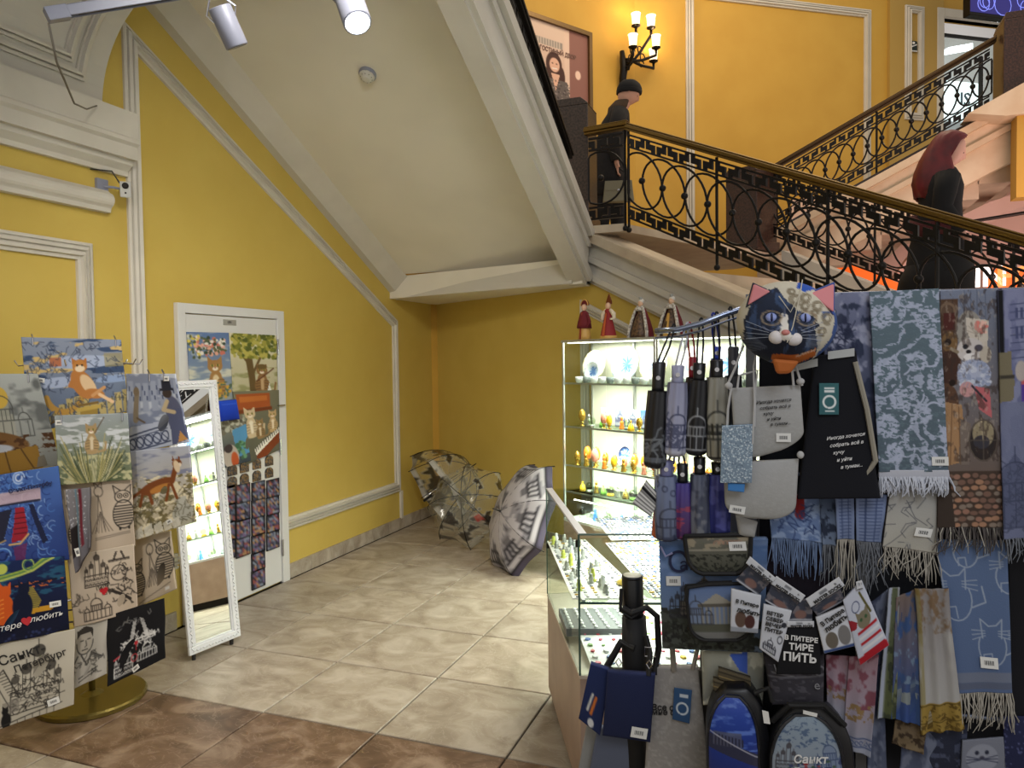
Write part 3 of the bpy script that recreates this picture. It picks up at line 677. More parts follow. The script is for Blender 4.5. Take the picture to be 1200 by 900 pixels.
def cloud_rings(c, n, col, seed, w_=1., box=None):
    q = random.Random(seed); box = box or (0, 0, c.w, c.h)
    for i in range(n):
        x, y, r = q.uniform(box[0], box[2]), q.uniform(box[1], box[3]), q.uniform(3, 9)
        a = q.uniform(0, 360)
        for k in range(3): c.arc(x, y, r*(1-.28*k), a, a+230, w_, col)
def scribble(c, box, col, n=14, seed=0, w_=.7, amp=4, al=1.):
    q = random.Random(seed)
    for i in range(n):
        x, y = q.uniform(box[0], box[2]), q.uniform(box[1], box[3]); p = [(x, y)]
        for k in range(4): x += q.uniform(-amp, amp); y += q.uniform(-amp, amp); p.append((x, y))
        c.line(p, w_, col, al)
# ---- cloths: grids carrying the print, with folds, a back and a thickness
def cloth(name, label, cat, pl, cor, paint, lay=0., ss=.8, group=None, wave=(0, 0, 0), round_b=0., round_t=0., bulge=0., th=.006, m=None, rough=.9, parent=None, seed=0, bg=(200, 200, 200), gather=0., size=None, alpha=False, bulge_e=.5):
    """cor: photo corners TL, TR, BR, BL on plane pl; lay: metres in front of it; wave = (amplitude m, folds across, drift)"""
    c4 = [pl.at(x, y, lay) for x, y in cor]
    w_ = size[0] if size else (math.hypot(cor[1][0]-cor[0][0], cor[1][1]-cor[0][1])+math.hypot(cor[2][0]-cor[3][0], cor[2][1]-cor[3][1]))/2
    h_ = size[1] if size else (math.hypot(cor[3][0]-cor[0][0], cor[3][1]-cor[0][1])+math.hypot(cor[2][0]-cor[1][0], cor[2][1]-cor[1][1]))/2
    cv = Canvas(w_, h_, ss, bg); paint(cv)
    U_ = cv.X/w_; V_ = cv.Y/h_
    if round_b:
        t = np.clip((V_-(1-round_b))/round_b, 0, 1); k = np.sqrt(np.clip(1-t**2.6*.9, 0, 1)); Um = .5+(U_-.5)*(k*.65+.35*np.where(t > 0, k, 1))
    else: Um = U_
    if round_t:
        t = np.clip((round_t-V_)/round_t, 0, 1); k = np.sqrt(np.clip(1-t**2.4*.92, 0, 1)); Um = .5+(Um-.5)*k
    if gather: Um = .5+(Um-.5)*(1-gather*np.sin(np.clip(V_, 0, 1)*PI))
    P = [np.array(p) for p in c4]; u = Um[..., None]; v = V_[..., None]
    pts = (P[0]*(1-u)+P[1]*u)*(1-v)+(P[3]*(1-u)+P[2]*u)*v
    nn = np.array(pl.n); d = np.zeros(U_.shape)
    if wave[0]: d += wave[0]*np.sin(2*PI*wave[1]*U_+seed+wave[2]*V_*3)*(.35+.65*V_)*(.8+.2*np.sin(7*V_+seed))
    if wave[0]: d += wave[0]*.4*np.sin(9*V_+seed*2.3+3*U_)
    if bulge: d += bulge*(np.clip(4*U_*(1-U_), 0, 1)**bulge_e)*(np.clip(4*V_*(1-V_), 0, 1)**bulge_e)
    pts = pts+d[..., None]*nn
    ny, nx = U_.shape; vs = pts.reshape(-1, 3); idx = np.arange(nx*ny).reshape(ny, nx)
    q = np.stack([idx[:-1, :-1], idx[1:, :-1], idx[1:, 1:], idx[:-1, 1:]], -1).reshape(-1, 4)
    ring = list(idx[0, :])+list(idx[1:, -1])+list(idx[-1, ::-1][1:])+list(idx[::-1, 0][1:-1])
    base = len(vs); br_ = vs[ring]-(d.reshape(-1)[ring]*0+th)[:, None]*nn; vs = np.vstack([vs, br_])
    fs = q.tolist(); k = len(ring)
    for i in range(k): j = (i+1) % k; fs.append((ring[i], ring[j], base+j, base+i))
    fs.append(tuple(base+i for i in range(k)))
    col = lin(cv.a.reshape(-1, 3)); edge = col[ring]*.8; cc = np.vstack([col, edge])
    if alpha:
        al_ = np.concatenate([cv.al.reshape(-1), cv.al.reshape(-1)[ring]]); cc = np.hstack([cc, al_[:, None]])
    o = link_mesh(name, vs, fs, m or print_mat('printed_cloth', rough, weave=.25), parent, True, cc)
    if parent is None: tag(o, label, cat, group)
    elif label: o['label'] = label
    o_ = dict(o=o, P=P, nn=nn, pl=pl, cor=cor, lay=lay, w=w_, h=h_, d=d, U=U_, Vv=V_)
    return o_
def spot(cl, u, v, out=.004):
    P = cl['P']; p = (P[0]*(1-u)+P[1]*u)*(1-v)+(P[3]*(1-u)+P[2]*u)*v
    j = min(int(v*(cl['d'].shape[0]-1)), cl['d'].shape[0]-1); i = min(int(u*(cl['d'].shape[1]-1)), cl['d'].shape[1]-1)
    return V(p+cl['nn']*(cl['d'][j, i]+out))
M_tagw = mat('white_paper', (225, 225, 222), .6)
M_ink = mat('black_ink', (35, 34, 34), .7)
M_inkw = mat('white_ink', (225, 225, 225), .7)
M_chrome = mat('chrome', (200, 200, 205), .15, 1.)
def price_tag(cl, u, v, w_=.036, h_=.018, rot=0.):
    """a small white sticker with bar lines"""
    p = spot(cl, u, v, .003); P = cl['P']; ux = V(P[1]-P[0]).normalized(); uz = V(P[0]-P[3]).normalized()
    ux2 = (ux*math.cos(rot)+uz*math.sin(rot)); uz2 = uz*math.cos(rot)-ux*math.sin(rot); nn = V(cl['nn'])
    a = p-ux2*w_/2-uz2*h_/2
    o = MB().prism([a, a+ux2*w_, a+ux2*w_+uz2*h_, a+uz2*h_], nn*.0012).build('price_sticker', M_tagw, cl['o'])
    mb = MB()
    for i in range(9): q = a+ux2*w_*(.22+.065*i)+uz2*h_*.3+nn*.0013; mb.prism([q, q+ux2*w_*(.02+.02*(i % 2)), q+ux2*w_*(.02+.02*(i % 2))+uz2*h_*.4, q+uz2*h_*.4], nn*.0004)
    b = mb.build('bar_lines', M_ink, o)
def writing(cl, s_, u, v, size, m, shear=0., rot=0., align='LEFT', sx=1., out=.005, bold=0., name='lettering', fit=True):
    p = spot(cl, u, v, out); P = cl['P']; ux = V(P[1]-P[0]); room = ux.length*(.97-u); ux.normalize(); uz = V(P[0]-P[3]); uz = (uz-ux*uz.dot(ux)).normalized()
    if fit: size = min(size, room/(.60*max(1, len(s_))*sx))
    ux2 = ux*math.cos(rot)+uz*math.sin(rot); uz2 = uz*math.cos(rot)-ux*math.sin(rot)
    return text_mesh(name, s_, size, p, ux2, uz2, m, cl['o'], align, shear, .0006, sx, bold)
def fringe(cl, length, n, m, r=.0013, jit=.25, bunch=False, seed=0, tip=.6):
    """knotted threads along the lower edge of a scarf, one joined part"""
    q = random.Random(seed); mb = MB(); nn = V(cl['nn']); n = int(n*1.35)
    for i in range(n):
        u = (i+q.uniform(.1, .9))/n; a = spot(cl, u, .995, -.002); L_ = length*q.uniform(.62, 1.12); dx = q.gauss(0, jit)*length*.5
        ux = V(cl['P'][2]-cl['P'][3]).normalized(); d0 = q.uniform(-.006, .01)
        pts = [a, a-V(0, 0, L_*.35)+ux*dx*.3+nn*d0, a-V(0, 0, L_*.7)+ux*dx*q.uniform(.2, 1.)+nn*(d0+.003), a-V(0, 0, L_)+ux*dx+nn*d0]
        mb.tube(pts, [r, r, r, r*tip], 4, caps=False)
    o = mb.build('fringe', m, cl['o']); o['kind'] = 'stuff'; return o
# ================================================================ door on the left wall, with the goods hung on it
PD = Plane((WX+.03, 4, 0), (1, 0, 0))
do = MB()
yl_, yr_, zt_ = 3.535, 4.545, 1.985
for a, b, z0, z1 in ((yl_, yl_+.06, 0, zt_), (yr_-.075, yr_, 0, zt_), (yl_+.06, yr_-.075, zt_-.06, zt_)): do.box((WX, a, z0), (WX+.035, b, z1))
door = structure(do.build('door_1', mat('door_white', (214, 214, 214), .4), bevel=.003))
MB().box((WX, yl_+.066, .015), (WX+.024, yr_-.081, zt_-.066)).build('door_leaf', mat('door_white'), door, bevel=.002)
pl = MB().box((WX+.024, 3.93, 1.862), (WX+.027, 4.05, 1.90)).build('door_sign', mat('silver_plate', (170, 170, 165), .4, .3), door)
text_mesh('lettering', '17Н', .022, (WX+.0275, 3.965, 1.874), (0, 1, 0), (0, 0, 1), M_ink, pl)
for z in (.26, 1.0, 1.72): MB().tube([(WX+.037, yr_-.078, z-.06), (WX+.037, yr_-.078, z+.06)], .008, 8).build('hinge', M_chrome, door)
MB().tube([(WX+.03, yr_-.10, 1.30), (WX+.05, yr_-.10, 1.30), (WX+.055, yr_-.04, 1.30)], .006, 8).build('door_handle', M_chrome, door)
def p_cattree(c):
    c.grad((96, 122, 170), (150, 160, 165)); c.noise((205, 205, 190), 20, 8, .5, .2, seed=3)
    c.speck([(205, 120, 105), (230, 225, 215), (90, 100, 70), (60, 75, 60), (225, 170, 150)], 120, 1.2, 2.6, (8, 6, 44, 26), 2)
    c.speck([(220, 200, 90), (80, 90, 60)], 24, 1, 2, (1, 2, 14, 30), 4)
    cat_sit(c, 30, 78, 50, (165, 125, 75), (225, 205, 165), tail=-1)
    c.speck([(205, 160, 60), (90, 110, 90)], 40, 1, 2.4, (26, 60, 48, 80), 6)
def p_violin(c):
    c.grad((215, 208, 185), (180, 175, 140)); c.noise((150, 150, 105), 12, 6, .5, .15, seed=8, y0=.5)
    c.line([(26, 80), (24, 50), (20, 25)], 8, (105, 85, 50)); c.line([(26, 45), (38, 20)], 3, (105, 85, 50)); c.line([(24, 40), (10, 20)], 3, (105, 85, 50))
    c.speck([(120, 125, 50), (160, 155, 70), (85, 95, 40), (185, 175, 90)], 230, 1.5, 3, (2, 0, 54, 28), 5)
    cat_sit(c, 36, 70, 36, (140, 105, 65), (190, 160, 120)); c.ell(36, 38, 6, 3, (110, 90, 50)); c.line([(30, 55), (50, 40)], 1.5, (95, 55, 30)); c.poly([(38, 78), (44, 58), (50, 78)], (225, 225, 220))
def p_piano(c):
    c.grad((120, 118, 95), (95, 95, 80)); c.rect(2, 3, 38, 20, (165, 85, 40)); c.rect(5, 6, 35, 12, (190, 110, 50)); c.rect(0, 20, 40, 24, (120, 60, 30))
    cat_sit(c, 14, 52, 34, (205, 185, 150), (235, 225, 205)); cat_sit(c, 40, 52, 28, (190, 160, 115), (230, 215, 190)); cat_sit(c, 24, 56, 24, (150, 120, 80), (220, 205, 175))
    c.poly([(14, 66), (54, 46), (54, 52), (16, 74)], (235, 232, 220)); 
    for i in range(14): x = 16+i*2.8; c.line([(x, 66-(x-14)*.5), (x+.6, 70-(x-14)*.5)], 1, (30, 28, 26))
    c.poly([(16, 74), (54, 52), (54, 66), (18, 84)], (130, 65, 32))
def p_owl(c):
    c.grad((150, 150, 130), (60, 70, 80)); c.speck([(185, 185, 170), (120, 115, 100), (90, 85, 70)], 60, 1.5, 3, (2, 2, 30, 18), 3)
    c.poly([(12, 16), (34, 10), (36, 45), (16, 48)], (90, 150, 195)); c.speck([(70, 110, 80), (110, 160, 120)], 30, 1.5, 3, (16, 30, 36, 50), 4)
    c.ell(8, 46, 9, 14, (190, 180, 170)); c.ell(12, 50, 4, 9, (190, 90, 50)); c.ell(6, 36, 5, 5, (70, 60, 60))
GD = 'printed cat cushion covers pinned on the white door'
cl = cloth('cushion_cover', 'cushion cover with a cat under a flowering tree, pinned on the white door', 'cushion cover', PD, [(219, 389), (268, 390), (273, 468), (224, 476)], p_cattree, .0, group=GD, wave=(.003, 2, 1), ss=1.1)
cl2 = cloth('cushion_cover', 'cushion cover with a violin-playing cat under a green tree, on the white door', 'cushion cover', PD, [(269, 390), (324, 393), (326, 468), (271, 470)], p_violin, .0, group=GD, wave=(.003, 2, 1), ss=1.1, seed=2)
cloth('cushion_cover', 'cover with cats at a brown piano, on the white door', 'cushion cover', PD, [(273, 459), (327, 457), (328, 527), (288, 545)], p_piano, .008, group=GD, wave=(.003, 2, 1), ss=1.1, seed=3)
cloth('cushion_cover', 'small cover with dark birds and a blue picture, below the blue bag', 'cushion cover', PD, [(258, 490), (287, 486), (294, 540), (264, 548)], p_owl, .012, group=GD, wave=(.003, 2, 1), ss=1.1, seed=4)
def p_blue(c): c.grad((38, 78, 205), (28, 60, 185)); c.rect(2, 4, 20, 5, (60, 100, 220))
cloth('paper_bag', 'small bright blue bag hanging on the white door between cat covers', 'bag', PD, [(256, 470), (277, 468), (281, 491), (258, 494)], p_blue, .02, ss=.9, bulge=.02)
# magnets in rows on the door
M_mag = print_mat('printed_magnet', .4, spec=.5)
def magnet(px, py, w_, h_, arch, seed, name, label, group):
    q = random.Random(seed); p = PD.at(px, py, 0); cv = Canvas(10, 10, 1)
    n = 9; vs = []; fs = []; cs = []; pal = [(75, 70, 98), (46, 48, 70), (140, 72, 70), (110, 90, 135), (90, 105, 130), (38, 38, 50), (165, 130, 90), (130, 140, 160)]
    for j in range(n):
        for i in range(n):
            u, v = i/(n-1)-.5, .5-j/(n-1)
            if arch and v > .1: u *= math.sqrt(max(.12, 1-((v-.1)/.42)**2))
            vs.append((p.x+.006, p.y+u*w_, p.z+v*h_)); 
            if arch: col = q.choice([(70, 62, 55), (120, 95, 60), (90, 90, 95), (150, 120, 80), (55, 55, 60)])
            else:
                col = q.choice(pal) if 0 < j < n-1 and 0 < i < n-1 else (30, 30, 38)
            cs.append(col)
    for j in range(n-1):
        for i in range(n-1): a = j*n+i; fs.append((a, a+n, a+n+1, a+1))
    ring = list(range(n))+[k*n+n-1 for k in range(1, n)]+[(n-1)*n+k for k in range(n-2, -1, -1)]+[k*n for k in range(n-2, 0, -1)]
    b = len(vs)
    for r in ring: x, y_, z_ = vs[r]; vs.append((x-.008, y_, z_)); cs.append((40, 38, 40))
    k = len(ring)
    for i in range(k): j = (i+1) % k; fs.append((ring[i], ring[j], b+j, b+i))
    o = link_mesh(name, vs, fs, M_mag, None, False, lin(np.array(cs)))
    return tag(o, label, 'magnet', group)
bk = MB().prism([PD.at(268, 552, -.004), PD.at(327, 530, -.004), PD.at(327, 569, -.004), PD.at(268, 582, -.004)], (.003, 0, 0)).build('backing_card', mat('white_card', (215, 215, 212), .6))
tag(bk, 'white backing card of arched magnets on the door, below the piano cover', 'card')
ORD = ['first', 'second', 'third', 'fourth', 'fifth', 'sixth', 'seventh', 'eighth', 'ninth', 'tenth', 'eleventh', 'twelfth', 'thirteenth', 'fourteenth', 'fifteenth', 'sixteenth', 'seventeenth', 'eighteenth', 'nineteenth', 'twentieth', 'twenty-first', 'twenty-second', 'twenty-third', 'twenty-fourth', 'twenty-fifth', 'twenty-sixth', 'twenty-seventh', 'twenty-eighth', 'twenty-ninth', 'thirtieth', 'thirty-first', 'thirty-second', 'thirty-third', 'thirty-fourth']
sd = 0
for r, yy in enumerate((545, 559)):
    for k, xx in enumerate((272, 286, 300.5, 315)):
        magnet(xx, yy-(xx-272)*.26+6, .085, .072, True, sd, 'magnet', '%s arched magnet from the mirror in the %s row under the piano cover' % (ORD[k], ('upper', 'lower')[r]), 'arched magnets on the door card'); sd += 1
cols = ((266.5, 572, 4), (284.5, 569, 4), (302.5, 566, 6), (319.5, 563, 4))
for ci, (xx, yy, n) in enumerate(cols):
    for r in range(n):
        magnet(xx, yy+9+r*(21.2-ci*.3), .138, .130, False, 50+sd, 'magnet', 'square dark city magnet, %s from the top of the %s column from the mirror' % (ORD[r], ORD[ci]), 'square magnets on the door'); sd += 1
# ================================================================ leaning mirror
mb0, mb1 = V(-3.055, 3.10, .035), V(-3.0, 3.435, .035); mt1 = V(-3.19, 3.505, 1.515); mt0 = mt1-(mb1-mb0)
ux = (mb1-mb0).normalized(); uz = (mt0-mb0).normalized(); nn = ux.cross(uz).normalized()
if nn.x < 0: nn = -nn
Wm = (mb1-mb0).length; Hm = (mt0-mb0).length
mi = empty('floor_mirror', mb0, 0, 'tall leaning mirror in a carved white frame beside the white door', 'mirror')
def PM(u, v, h): return mb0+ux*u+uz*v+nn*h
M_fr = mat('white_carved_frame', (222, 224, 228), .35, spec=.6)
fw = .042
mb = MB()
for (u0, u1, v0, v1) in ((0, Wm, 0, fw), (0, Wm, Hm-fw, Hm), (0, fw, fw, Hm-fw), (Wm-fw, Wm, fw, Hm-fw)): mb.prism([PM(u0, v0, 0), PM(u1, v0, 0), PM(u1, v1, 0), PM(u0, v1, 0)], nn*.018)
mb.build('frame', M_fr, mi, bevel=.004)
mb = MB()
def leafs(a, b, m_):
    L_ = (b-a).length; t = (b-a).normalized(); s2 = t.cross(nn); n = int(L_/.020)
    for i in range(n):
        c = a+t*(i+.5)*L_/n; k = 1 if i % 2 else -1
        m_.tube([c-t*.010-s2*k*.006, c+nn*.004, c+t*.010+s2*k*.008], [.0015, .0045, .0015], 5)
o2 = fw*.45
for a, b in ((PM(o2, o2, .018), PM(Wm-o2, o2, .018)), (PM(o2, Hm-o2, .018), PM(Wm-o2, Hm-o2, .018)), (PM(o2, o2, .018), PM(o2, Hm-o2, .018)), (PM(Wm-o2, o2, .018), PM(Wm-o2, Hm-o2, .018))): leafs(a, b, mb)
r = mb.build('carving', M_fr, mi); r['kind'] = 'stuff'
mb = MB()
for (u0, u1, v0, v1) in ((fw, Wm-fw, fw, fw+.008), (fw, Wm-fw, Hm-fw-.008, Hm-fw), (fw, fw+.008, fw, Hm-fw), (Wm-fw-.008, Wm-fw, fw, Hm-fw)): mb.prism([PM(u0, v0, 0), PM(u1, v0, 0), PM(u1, v1, 0), PM(u0, v1, 0)], nn*.010)
mb.build('inner_lip', M_fr, mi)
MB().prism([PM(fw, fw, 0), PM(Wm-fw, fw, 0), PM(Wm-fw, Hm-fw, 0), PM(fw, Hm-fw, 0)], nn*.004).build('mirror_glass', mat('mirror_silver', (240, 242, 240), .01, 1.), mi)
MB().prism([PM(.01, .01, -.006), PM(Wm-.01, .01, -.006), PM(Wm-.01, Hm-.01, -.006), PM(.01, Hm-.01, -.006)], nn*.005).build('back_board', mat('brown_board', (90, 75, 60), .8), mi)
for u in (.04, Wm-.05): MB().tube([PM(u, .01, -.004)-V(0, 0, .046), PM(u, .03, -.002)], .011, 8).build('foot', mat('black_rubber', (30, 30, 30), .6), mi)
# ================================================================ rotating rack of covers and totes at the left
RC = V(-3.16, 2.60, 0)
M_gold = mat('brass_stand', (132, 118, 62), .3, .75)
ra = empty('display_rack', RC, 0, 'round-based brass rack carrying the printed covers and totes near the left wall', 'rack')
MB().lathe([(.235, 0), (.24, .006), (.24, .022), (.232, .03), (.05, .034), (.03, .045), (.018, .05)], RC, 40).build('base', M_gold, ra, smooth=False)
MB().tube([RC+V(0, 0, .04), RC+V(0, 0, 1.72)], .014, 10).build('pole', M_gold, ra, smooth=True)
for z in (.45, 1.06, 1.62):
    MB().tube([RC+V(.20*math.cos(a), .20*math.sin(a), z) for a in [2*PI*i/28 for i in range(28)]], .005, 6, close=True).build('ring', M_chrome, ra)
    mb = MB()
    for k in range(4): a = PI/4+k*PI/2; mb.tube([RC+V(0, 0, z), RC+V(.20*math.cos(a), .20*math.sin(a), z)], .004, 5)
    mb.build('spokes', M_chrome, ra)
    for k in range(10):
        a = 2*PI*k/10-.3; u = V(math.cos(a), math.sin(a), 0)
        MB().tube([RC+u*.20+V(0, 0, z), RC+u*.25+V(0, 0, z-.005), RC+u*.265+V(0, 0, z+.02)], .0035, 5).build('hook', M_chrome, ra)
def RP(px, py, d, yaw):  # vertical plane through a sight line at depth d, facing yaw degrees off the camera
    p = CAM+ray(px, py)*d; a = math.radians(yaw); n = -V(FW.x, FW.y, 0).normalized(); n = V(n.x*math.cos(a)-n.y*math.sin(a), n.x*math.sin(a)+n.y*math.cos(a), 0)
    return Plane(p, n)
def p_colcat(c):
    c.grad((140, 150, 170), (90, 105, 130)); c.noise((60, 78, 110), 34, 7, .5, .06, seed=2, y1=.5); c.noise((200, 175, 120), 16, 6, .6, .06, seed=5, y0=.05, y1=.6)
    c.ell(70, 28, 44, 8, (165, 178, 205)); c.ell(40, 50, 30, 6, (165, 178, 205)); c.ell(108, 52, 26, 5, (140, 160, 195))
    c.rect(30, 22, 44, 32, (175, 110, 80)); c.rect(96, 18, 118, 36, (150, 140, 100), .7)
    for i in range(12): x = 8+i*9.5; c.rect(x, 74+6*math.sin(i), x+8, 98, (205, 178, 100), .75); 
    for i in range(26): x = 9+i*4.3; c.rect(x, 80+6*math.sin(i/2.), x+1.4, 86+6*math.sin(i/2.), (80, 75, 60), .9)
    c.arc(45, 62, 22, 190, 350, 7, (180, 140, 70)); c.ell(54, 96, 8, 7, (60, 62, 70)); c.ell(32, 98, 9, 8, (95, 75, 45))
    scribble(c, (0, 5, 118, 100), (50, 58, 80), 110, 3, .8, 6, .7)
    c.rect(62, 84, 82, 104, (150, 125, 60)); c.rect(58, 82, 86, 87, (185, 158, 80)); c.rect(60, 78, 84, 81, (120, 95, 50))
    c.ell(68, 55, 12, 20, (180, 120, 65), -.5); c.ell(74, 56, 7, 14, (220, 190, 150), -.5); c.ell(80, 68, 12, 6, (180, 120, 65), .3); c.line([(78, 70), (92, 62)], 4, (200, 150, 100)); c.line([(86, 70), (100, 82)], 4, (225, 190, 150)); c.line([(60, 42), (52, 55), (60, 58)], 4, (180, 120, 65)); c.ell(66, 33, 9, 8, (185, 125, 65)); c.ell(66, 36, 6, 4, (230, 210, 180))
    for q in (-1, 1): c.poly([(66+q*9, 23), (66+q*3, 27), (66+q*9, 31)], (175, 115, 60)); c.ell(66+q*3, 32, 1.2, 1.2, (40, 30, 20))
def p_isaac(c):
    c.grad((165, 170, 168), (120, 122, 118)); c.noise((95, 98, 98), 22, 14, .5, .2, seed=1, y1=.6)
    c.rect(20, 48, 52, 76, (150, 150, 140)); c.rect(26, 30, 48, 50, (140, 142, 132)); c.ell(37, 28, 12, 13, (190, 160, 70)); c.rect(35, 8, 39, 18, (170, 145, 70))
    domes(c, 38, 76, 62, (70, 72, 70), 1.2); c.ell(6, 60, 9, 9, (150, 150, 145)); 
    c.ell(18, 82, 46, 16, (105, 75, 42), .1); c.noise((70, 45, 25), 7, 5, .5, .1, seed=5, y0=.63, y1=.84); c.ell(20, 88, 26, 6, (160, 165, 175)); c.poly([(0, 95), (72, 88), (74, 120), (0, 120)], (130, 98, 40))
    c.line([(36, 92), (40, 120)], 1.5, (70, 50, 25)); c.line([(54, 90), (64, 116)], 1.5, (70, 50, 25))
def p_reeds(c):
    c.grad((150, 158, 162), (95, 105, 75)); c.noise((195, 200, 205), 16, 5, .5, .1, seed=2, y1=.55); c.noise((180, 178, 140), 8, 5, .5, .1, seed=9, y0=.6)
    q = random.Random(4)
    for i in range(130): x = q.uniform(2, 82); y = q.uniform(45, 78); c.line([(40+(x-40)*.4, 80), (x, y-q.uniform(0, 26))], .9, q.choice([(165, 155, 100), (60, 70, 50), (110, 115, 80), (200, 195, 160)]))
    cat_sit(c, 42, 46, 36, (165, 140, 100), (205, 190, 160)); c.line([(46, 22), (58, 4)], 1, (80, 60, 40))
def p_street(c):
    c.grad((130, 138, 160), (120, 130, 155)); c.noise((185, 192, 205), 14, 9, .5, .15, seed=3); 
    for i in range(7): c.rect(2+i*10, 8+3*math.sin(i), 9+i*10, 44, (150, 158, 178)); 
    for i in range(24): c.rect(3+i*3, 14+(i % 3)*6, 4.6+i*3, 19+(i % 3)*6, (70, 80, 110))
    c.poly([(0, 60), (76, 54), (76, 92), (0, 92)], (175, 182, 200)); c.line([(0, 70), (45, 62)], 1.6, (50, 58, 85)); c.line([(0, 88), (48, 82)], 1.6, (50, 58, 85)); c.line([(0, 74), (45, 66)], 1, (50, 58, 85))
    for i in range(5): c.ell(6+i*9, 79-i*1., 4, 6, (50, 58, 85), ring=1.2); c.line([(1+i*9, 74-i), (10+i*9, 84-i)], .9, (50, 58, 85))
    c.line([(14, 22), (12, 52)], 7, (130, 118, 100)); c.ell(13, 20, 4, 5, (120, 105, 85)); c.line([(14, 50), (22, 56)], 2, (100, 85, 70))
    c.ell(56, 50, 10, 22, (88, 92, 118)); c.poly([(48, 44), (64, 44), (68, 84), (50, 88)], (82, 88, 118)); c.ell(52, 24, 6, 6, (60, 50, 46)); c.rect(46, 8, 58, 19, (35, 38, 50)); c.rect(43, 18, 61, 21, (35, 38, 50)); c.line([(50, 34), (44, 44), (56, 48)], 5, (190, 172, 140)); c.poly([(56, 86), (60, 72), (66, 84)], (190, 140, 80))
def p_citycat(c):
    c.grad((175, 180, 195), (195, 180, 145)); c.noise((130, 135, 160), 22, 6, .45, .15, seed=2, y1=.35); c.noise((120, 110, 75), 6, 4, .5, .1, seed=6, y0=.35); c.noise((225, 215, 185), 8, 5, .55, .1, seed=7, y0=.3)
    c.ell(62, 82, 12, 12, (175, 175, 165)); c.rect(56, 62, 68, 74, (185, 185, 175)); c.rect(52, 92, 74, 104, (170, 168, 150)); scribble(c, (0, 50, 74, 104), (80, 75, 55), 70, 4, .8, 6, .7)
    for q in range(5): c.poly([(4+q*11, 88), (13+q*11, 84), (15+q*11, 96), (6+q*11, 99)], (215, 212, 200), .8)
    cat_walk(c, 34, 62, 44, (125, 70, 35), (185, 125, 60)); c.ell(58, 24, 3.5, 8, (225, 205, 175), -.2)
def swirl(c, x, y, r, cols, w_=1.6):
    for k, col in enumerate(cols): c.arc(x, y, r*(1-.22*k), 40*k, 300+40*k, w_, col)
def p_ship(c):
    c.grad((70, 104, 170), (44, 64, 128)); q = random.Random(2)
    for i in range(160): x, y = q.uniform(0, 74), q.uniform(0, 105); c.arc(x, y, q.uniform(3, 7), q.uniform(0, 180), q.uniform(200, 330), 1, q.choice([(105, 150, 215), (30, 48, 110), (80, 125, 200), (150, 180, 225), (25, 40, 95)]), .8)
    c.rect(0, 22, 62, 36, (200, 172, 180), .85); c.line([(0, 37), (60, 36)], 2.5, (40, 42, 62)); swirl(c, 36, 7, 7, [(170, 190, 225), (110, 145, 205), (200, 210, 230)])
    c.poly([(10, 44), (26, 42), (16, 78), (0, 88), (0, 76)], (36, 38, 58)); c.poly([(46, 40), (52, 40), (66, 84), (60, 88)], (30, 36, 66)); c.line([(0, 84), (18, 78)], 1.5, (180, 150, 90))
    c.poly([(30, 42), (40, 42), (44, 70), (40, 80), (24, 82), (28, 60)], (150, 35, 50)); 
    for i in range(5): c.line([(28, 48+i*6), (42, 48+i*6)], 1, (70, 15, 30))
    c.line([(22, 84), (34, 84), (44, 74)], 2.2, (205, 165, 110)); c.poly([(26, 88), (42, 84), (38, 104), (28, 106)], (110, 45, 90), .8); swirl(c, 14, 96, 9, [(120, 165, 220), (60, 100, 180), (25, 40, 90)])
    c.ell(6, 24, 4, 4, (150, 95, 50)); c.ell(5, 30, 3, 4, (60, 45, 45))
def p_night(c):
    c.grad((22, 38, 82), (12, 16, 40)); c.noise((35, 80, 110), 16, 5, .5, .1, seed=3, y1=.5); 
    for k, col in enumerate([(150, 170, 70), (90, 130, 75), (175, 185, 95)]): c.line([(-2, 18+k*2), (16, 16+k*2), (34, 13+k*2), (50, 9+k*2), (66, -2+k*3), (76, -4+k*2)], 2.4, col)
    swirl(c, 44, 6, 7, [(160, 175, 90), (70, 110, 90)]); c.ell(12, 8, 7, 6, (185, 195, 90)); c.line([(0, 30), (78, 26)], 2.5, (16, 20, 40)); c.noise((170, 90, 50), 5, 2, .6, .05, seed=8, y0=.28, y1=.36)
    for i in range(20): y = 34+i*1.9; c.line([(0, y), (16, y-.5)], 1.4, (185, 155, 50), .85); c.line([(38, y-1), (58-abs(i-9), y-1.5)], 1.4, (190, 165, 60), .85)
    c.poly([(0, 62), (72, 56), (72, 64), (0, 72)], (190, 140, 40)); c.poly([(0, 66), (78, 62), (78, 100), (0, 100)], (14, 18, 42))
    for x, col in ((14, (200, 85, 30)), (36, (14, 22, 48))):
        c.ell(x, 54, 12, 18, col); c.ell(x+2, 34, 7, 7, col); c.poly([(x-5, 31), (x-4, 23), (x+1, 29)], col); c.poly([(x+4, 29), (x+8, 23), (x+9, 31)], col); c.line([(x-6, 68), (x-9, 78)], 3.5, col)
    for i in range(5): c.line([(6, 44+i*5), (14, 42+i*5)], 1, (235, 150, 60))
    c.speck([(20, 26, 60), (40, 50, 90)], 40, 1, 2, (2, 84, 76, 98), 3)
def p_totecats(c):
    c.grad((198, 183, 165), (190, 174, 155)); striped_cat(c, 74, 64, 54); striped_cat(c, 18, 78, 50)
    c.line([(42, 62), (46, 20), (52, 62)], 1, (90, 82, 74)); c.ell(47, 16, 5, 6, (90, 82, 74), ring=1); c.line([(44, 12), (42, 4), (47, 9), (52, 4), (51, 12)], 1, (90, 82, 74)); 
    for i in range(7): c.line([(47, 40), (36+i*4, 64)], .7, (110, 100, 90))
    for i in range(2): c.line([(40, 70+i*2), (80, 68+i*2)], .7, (120, 110, 100))
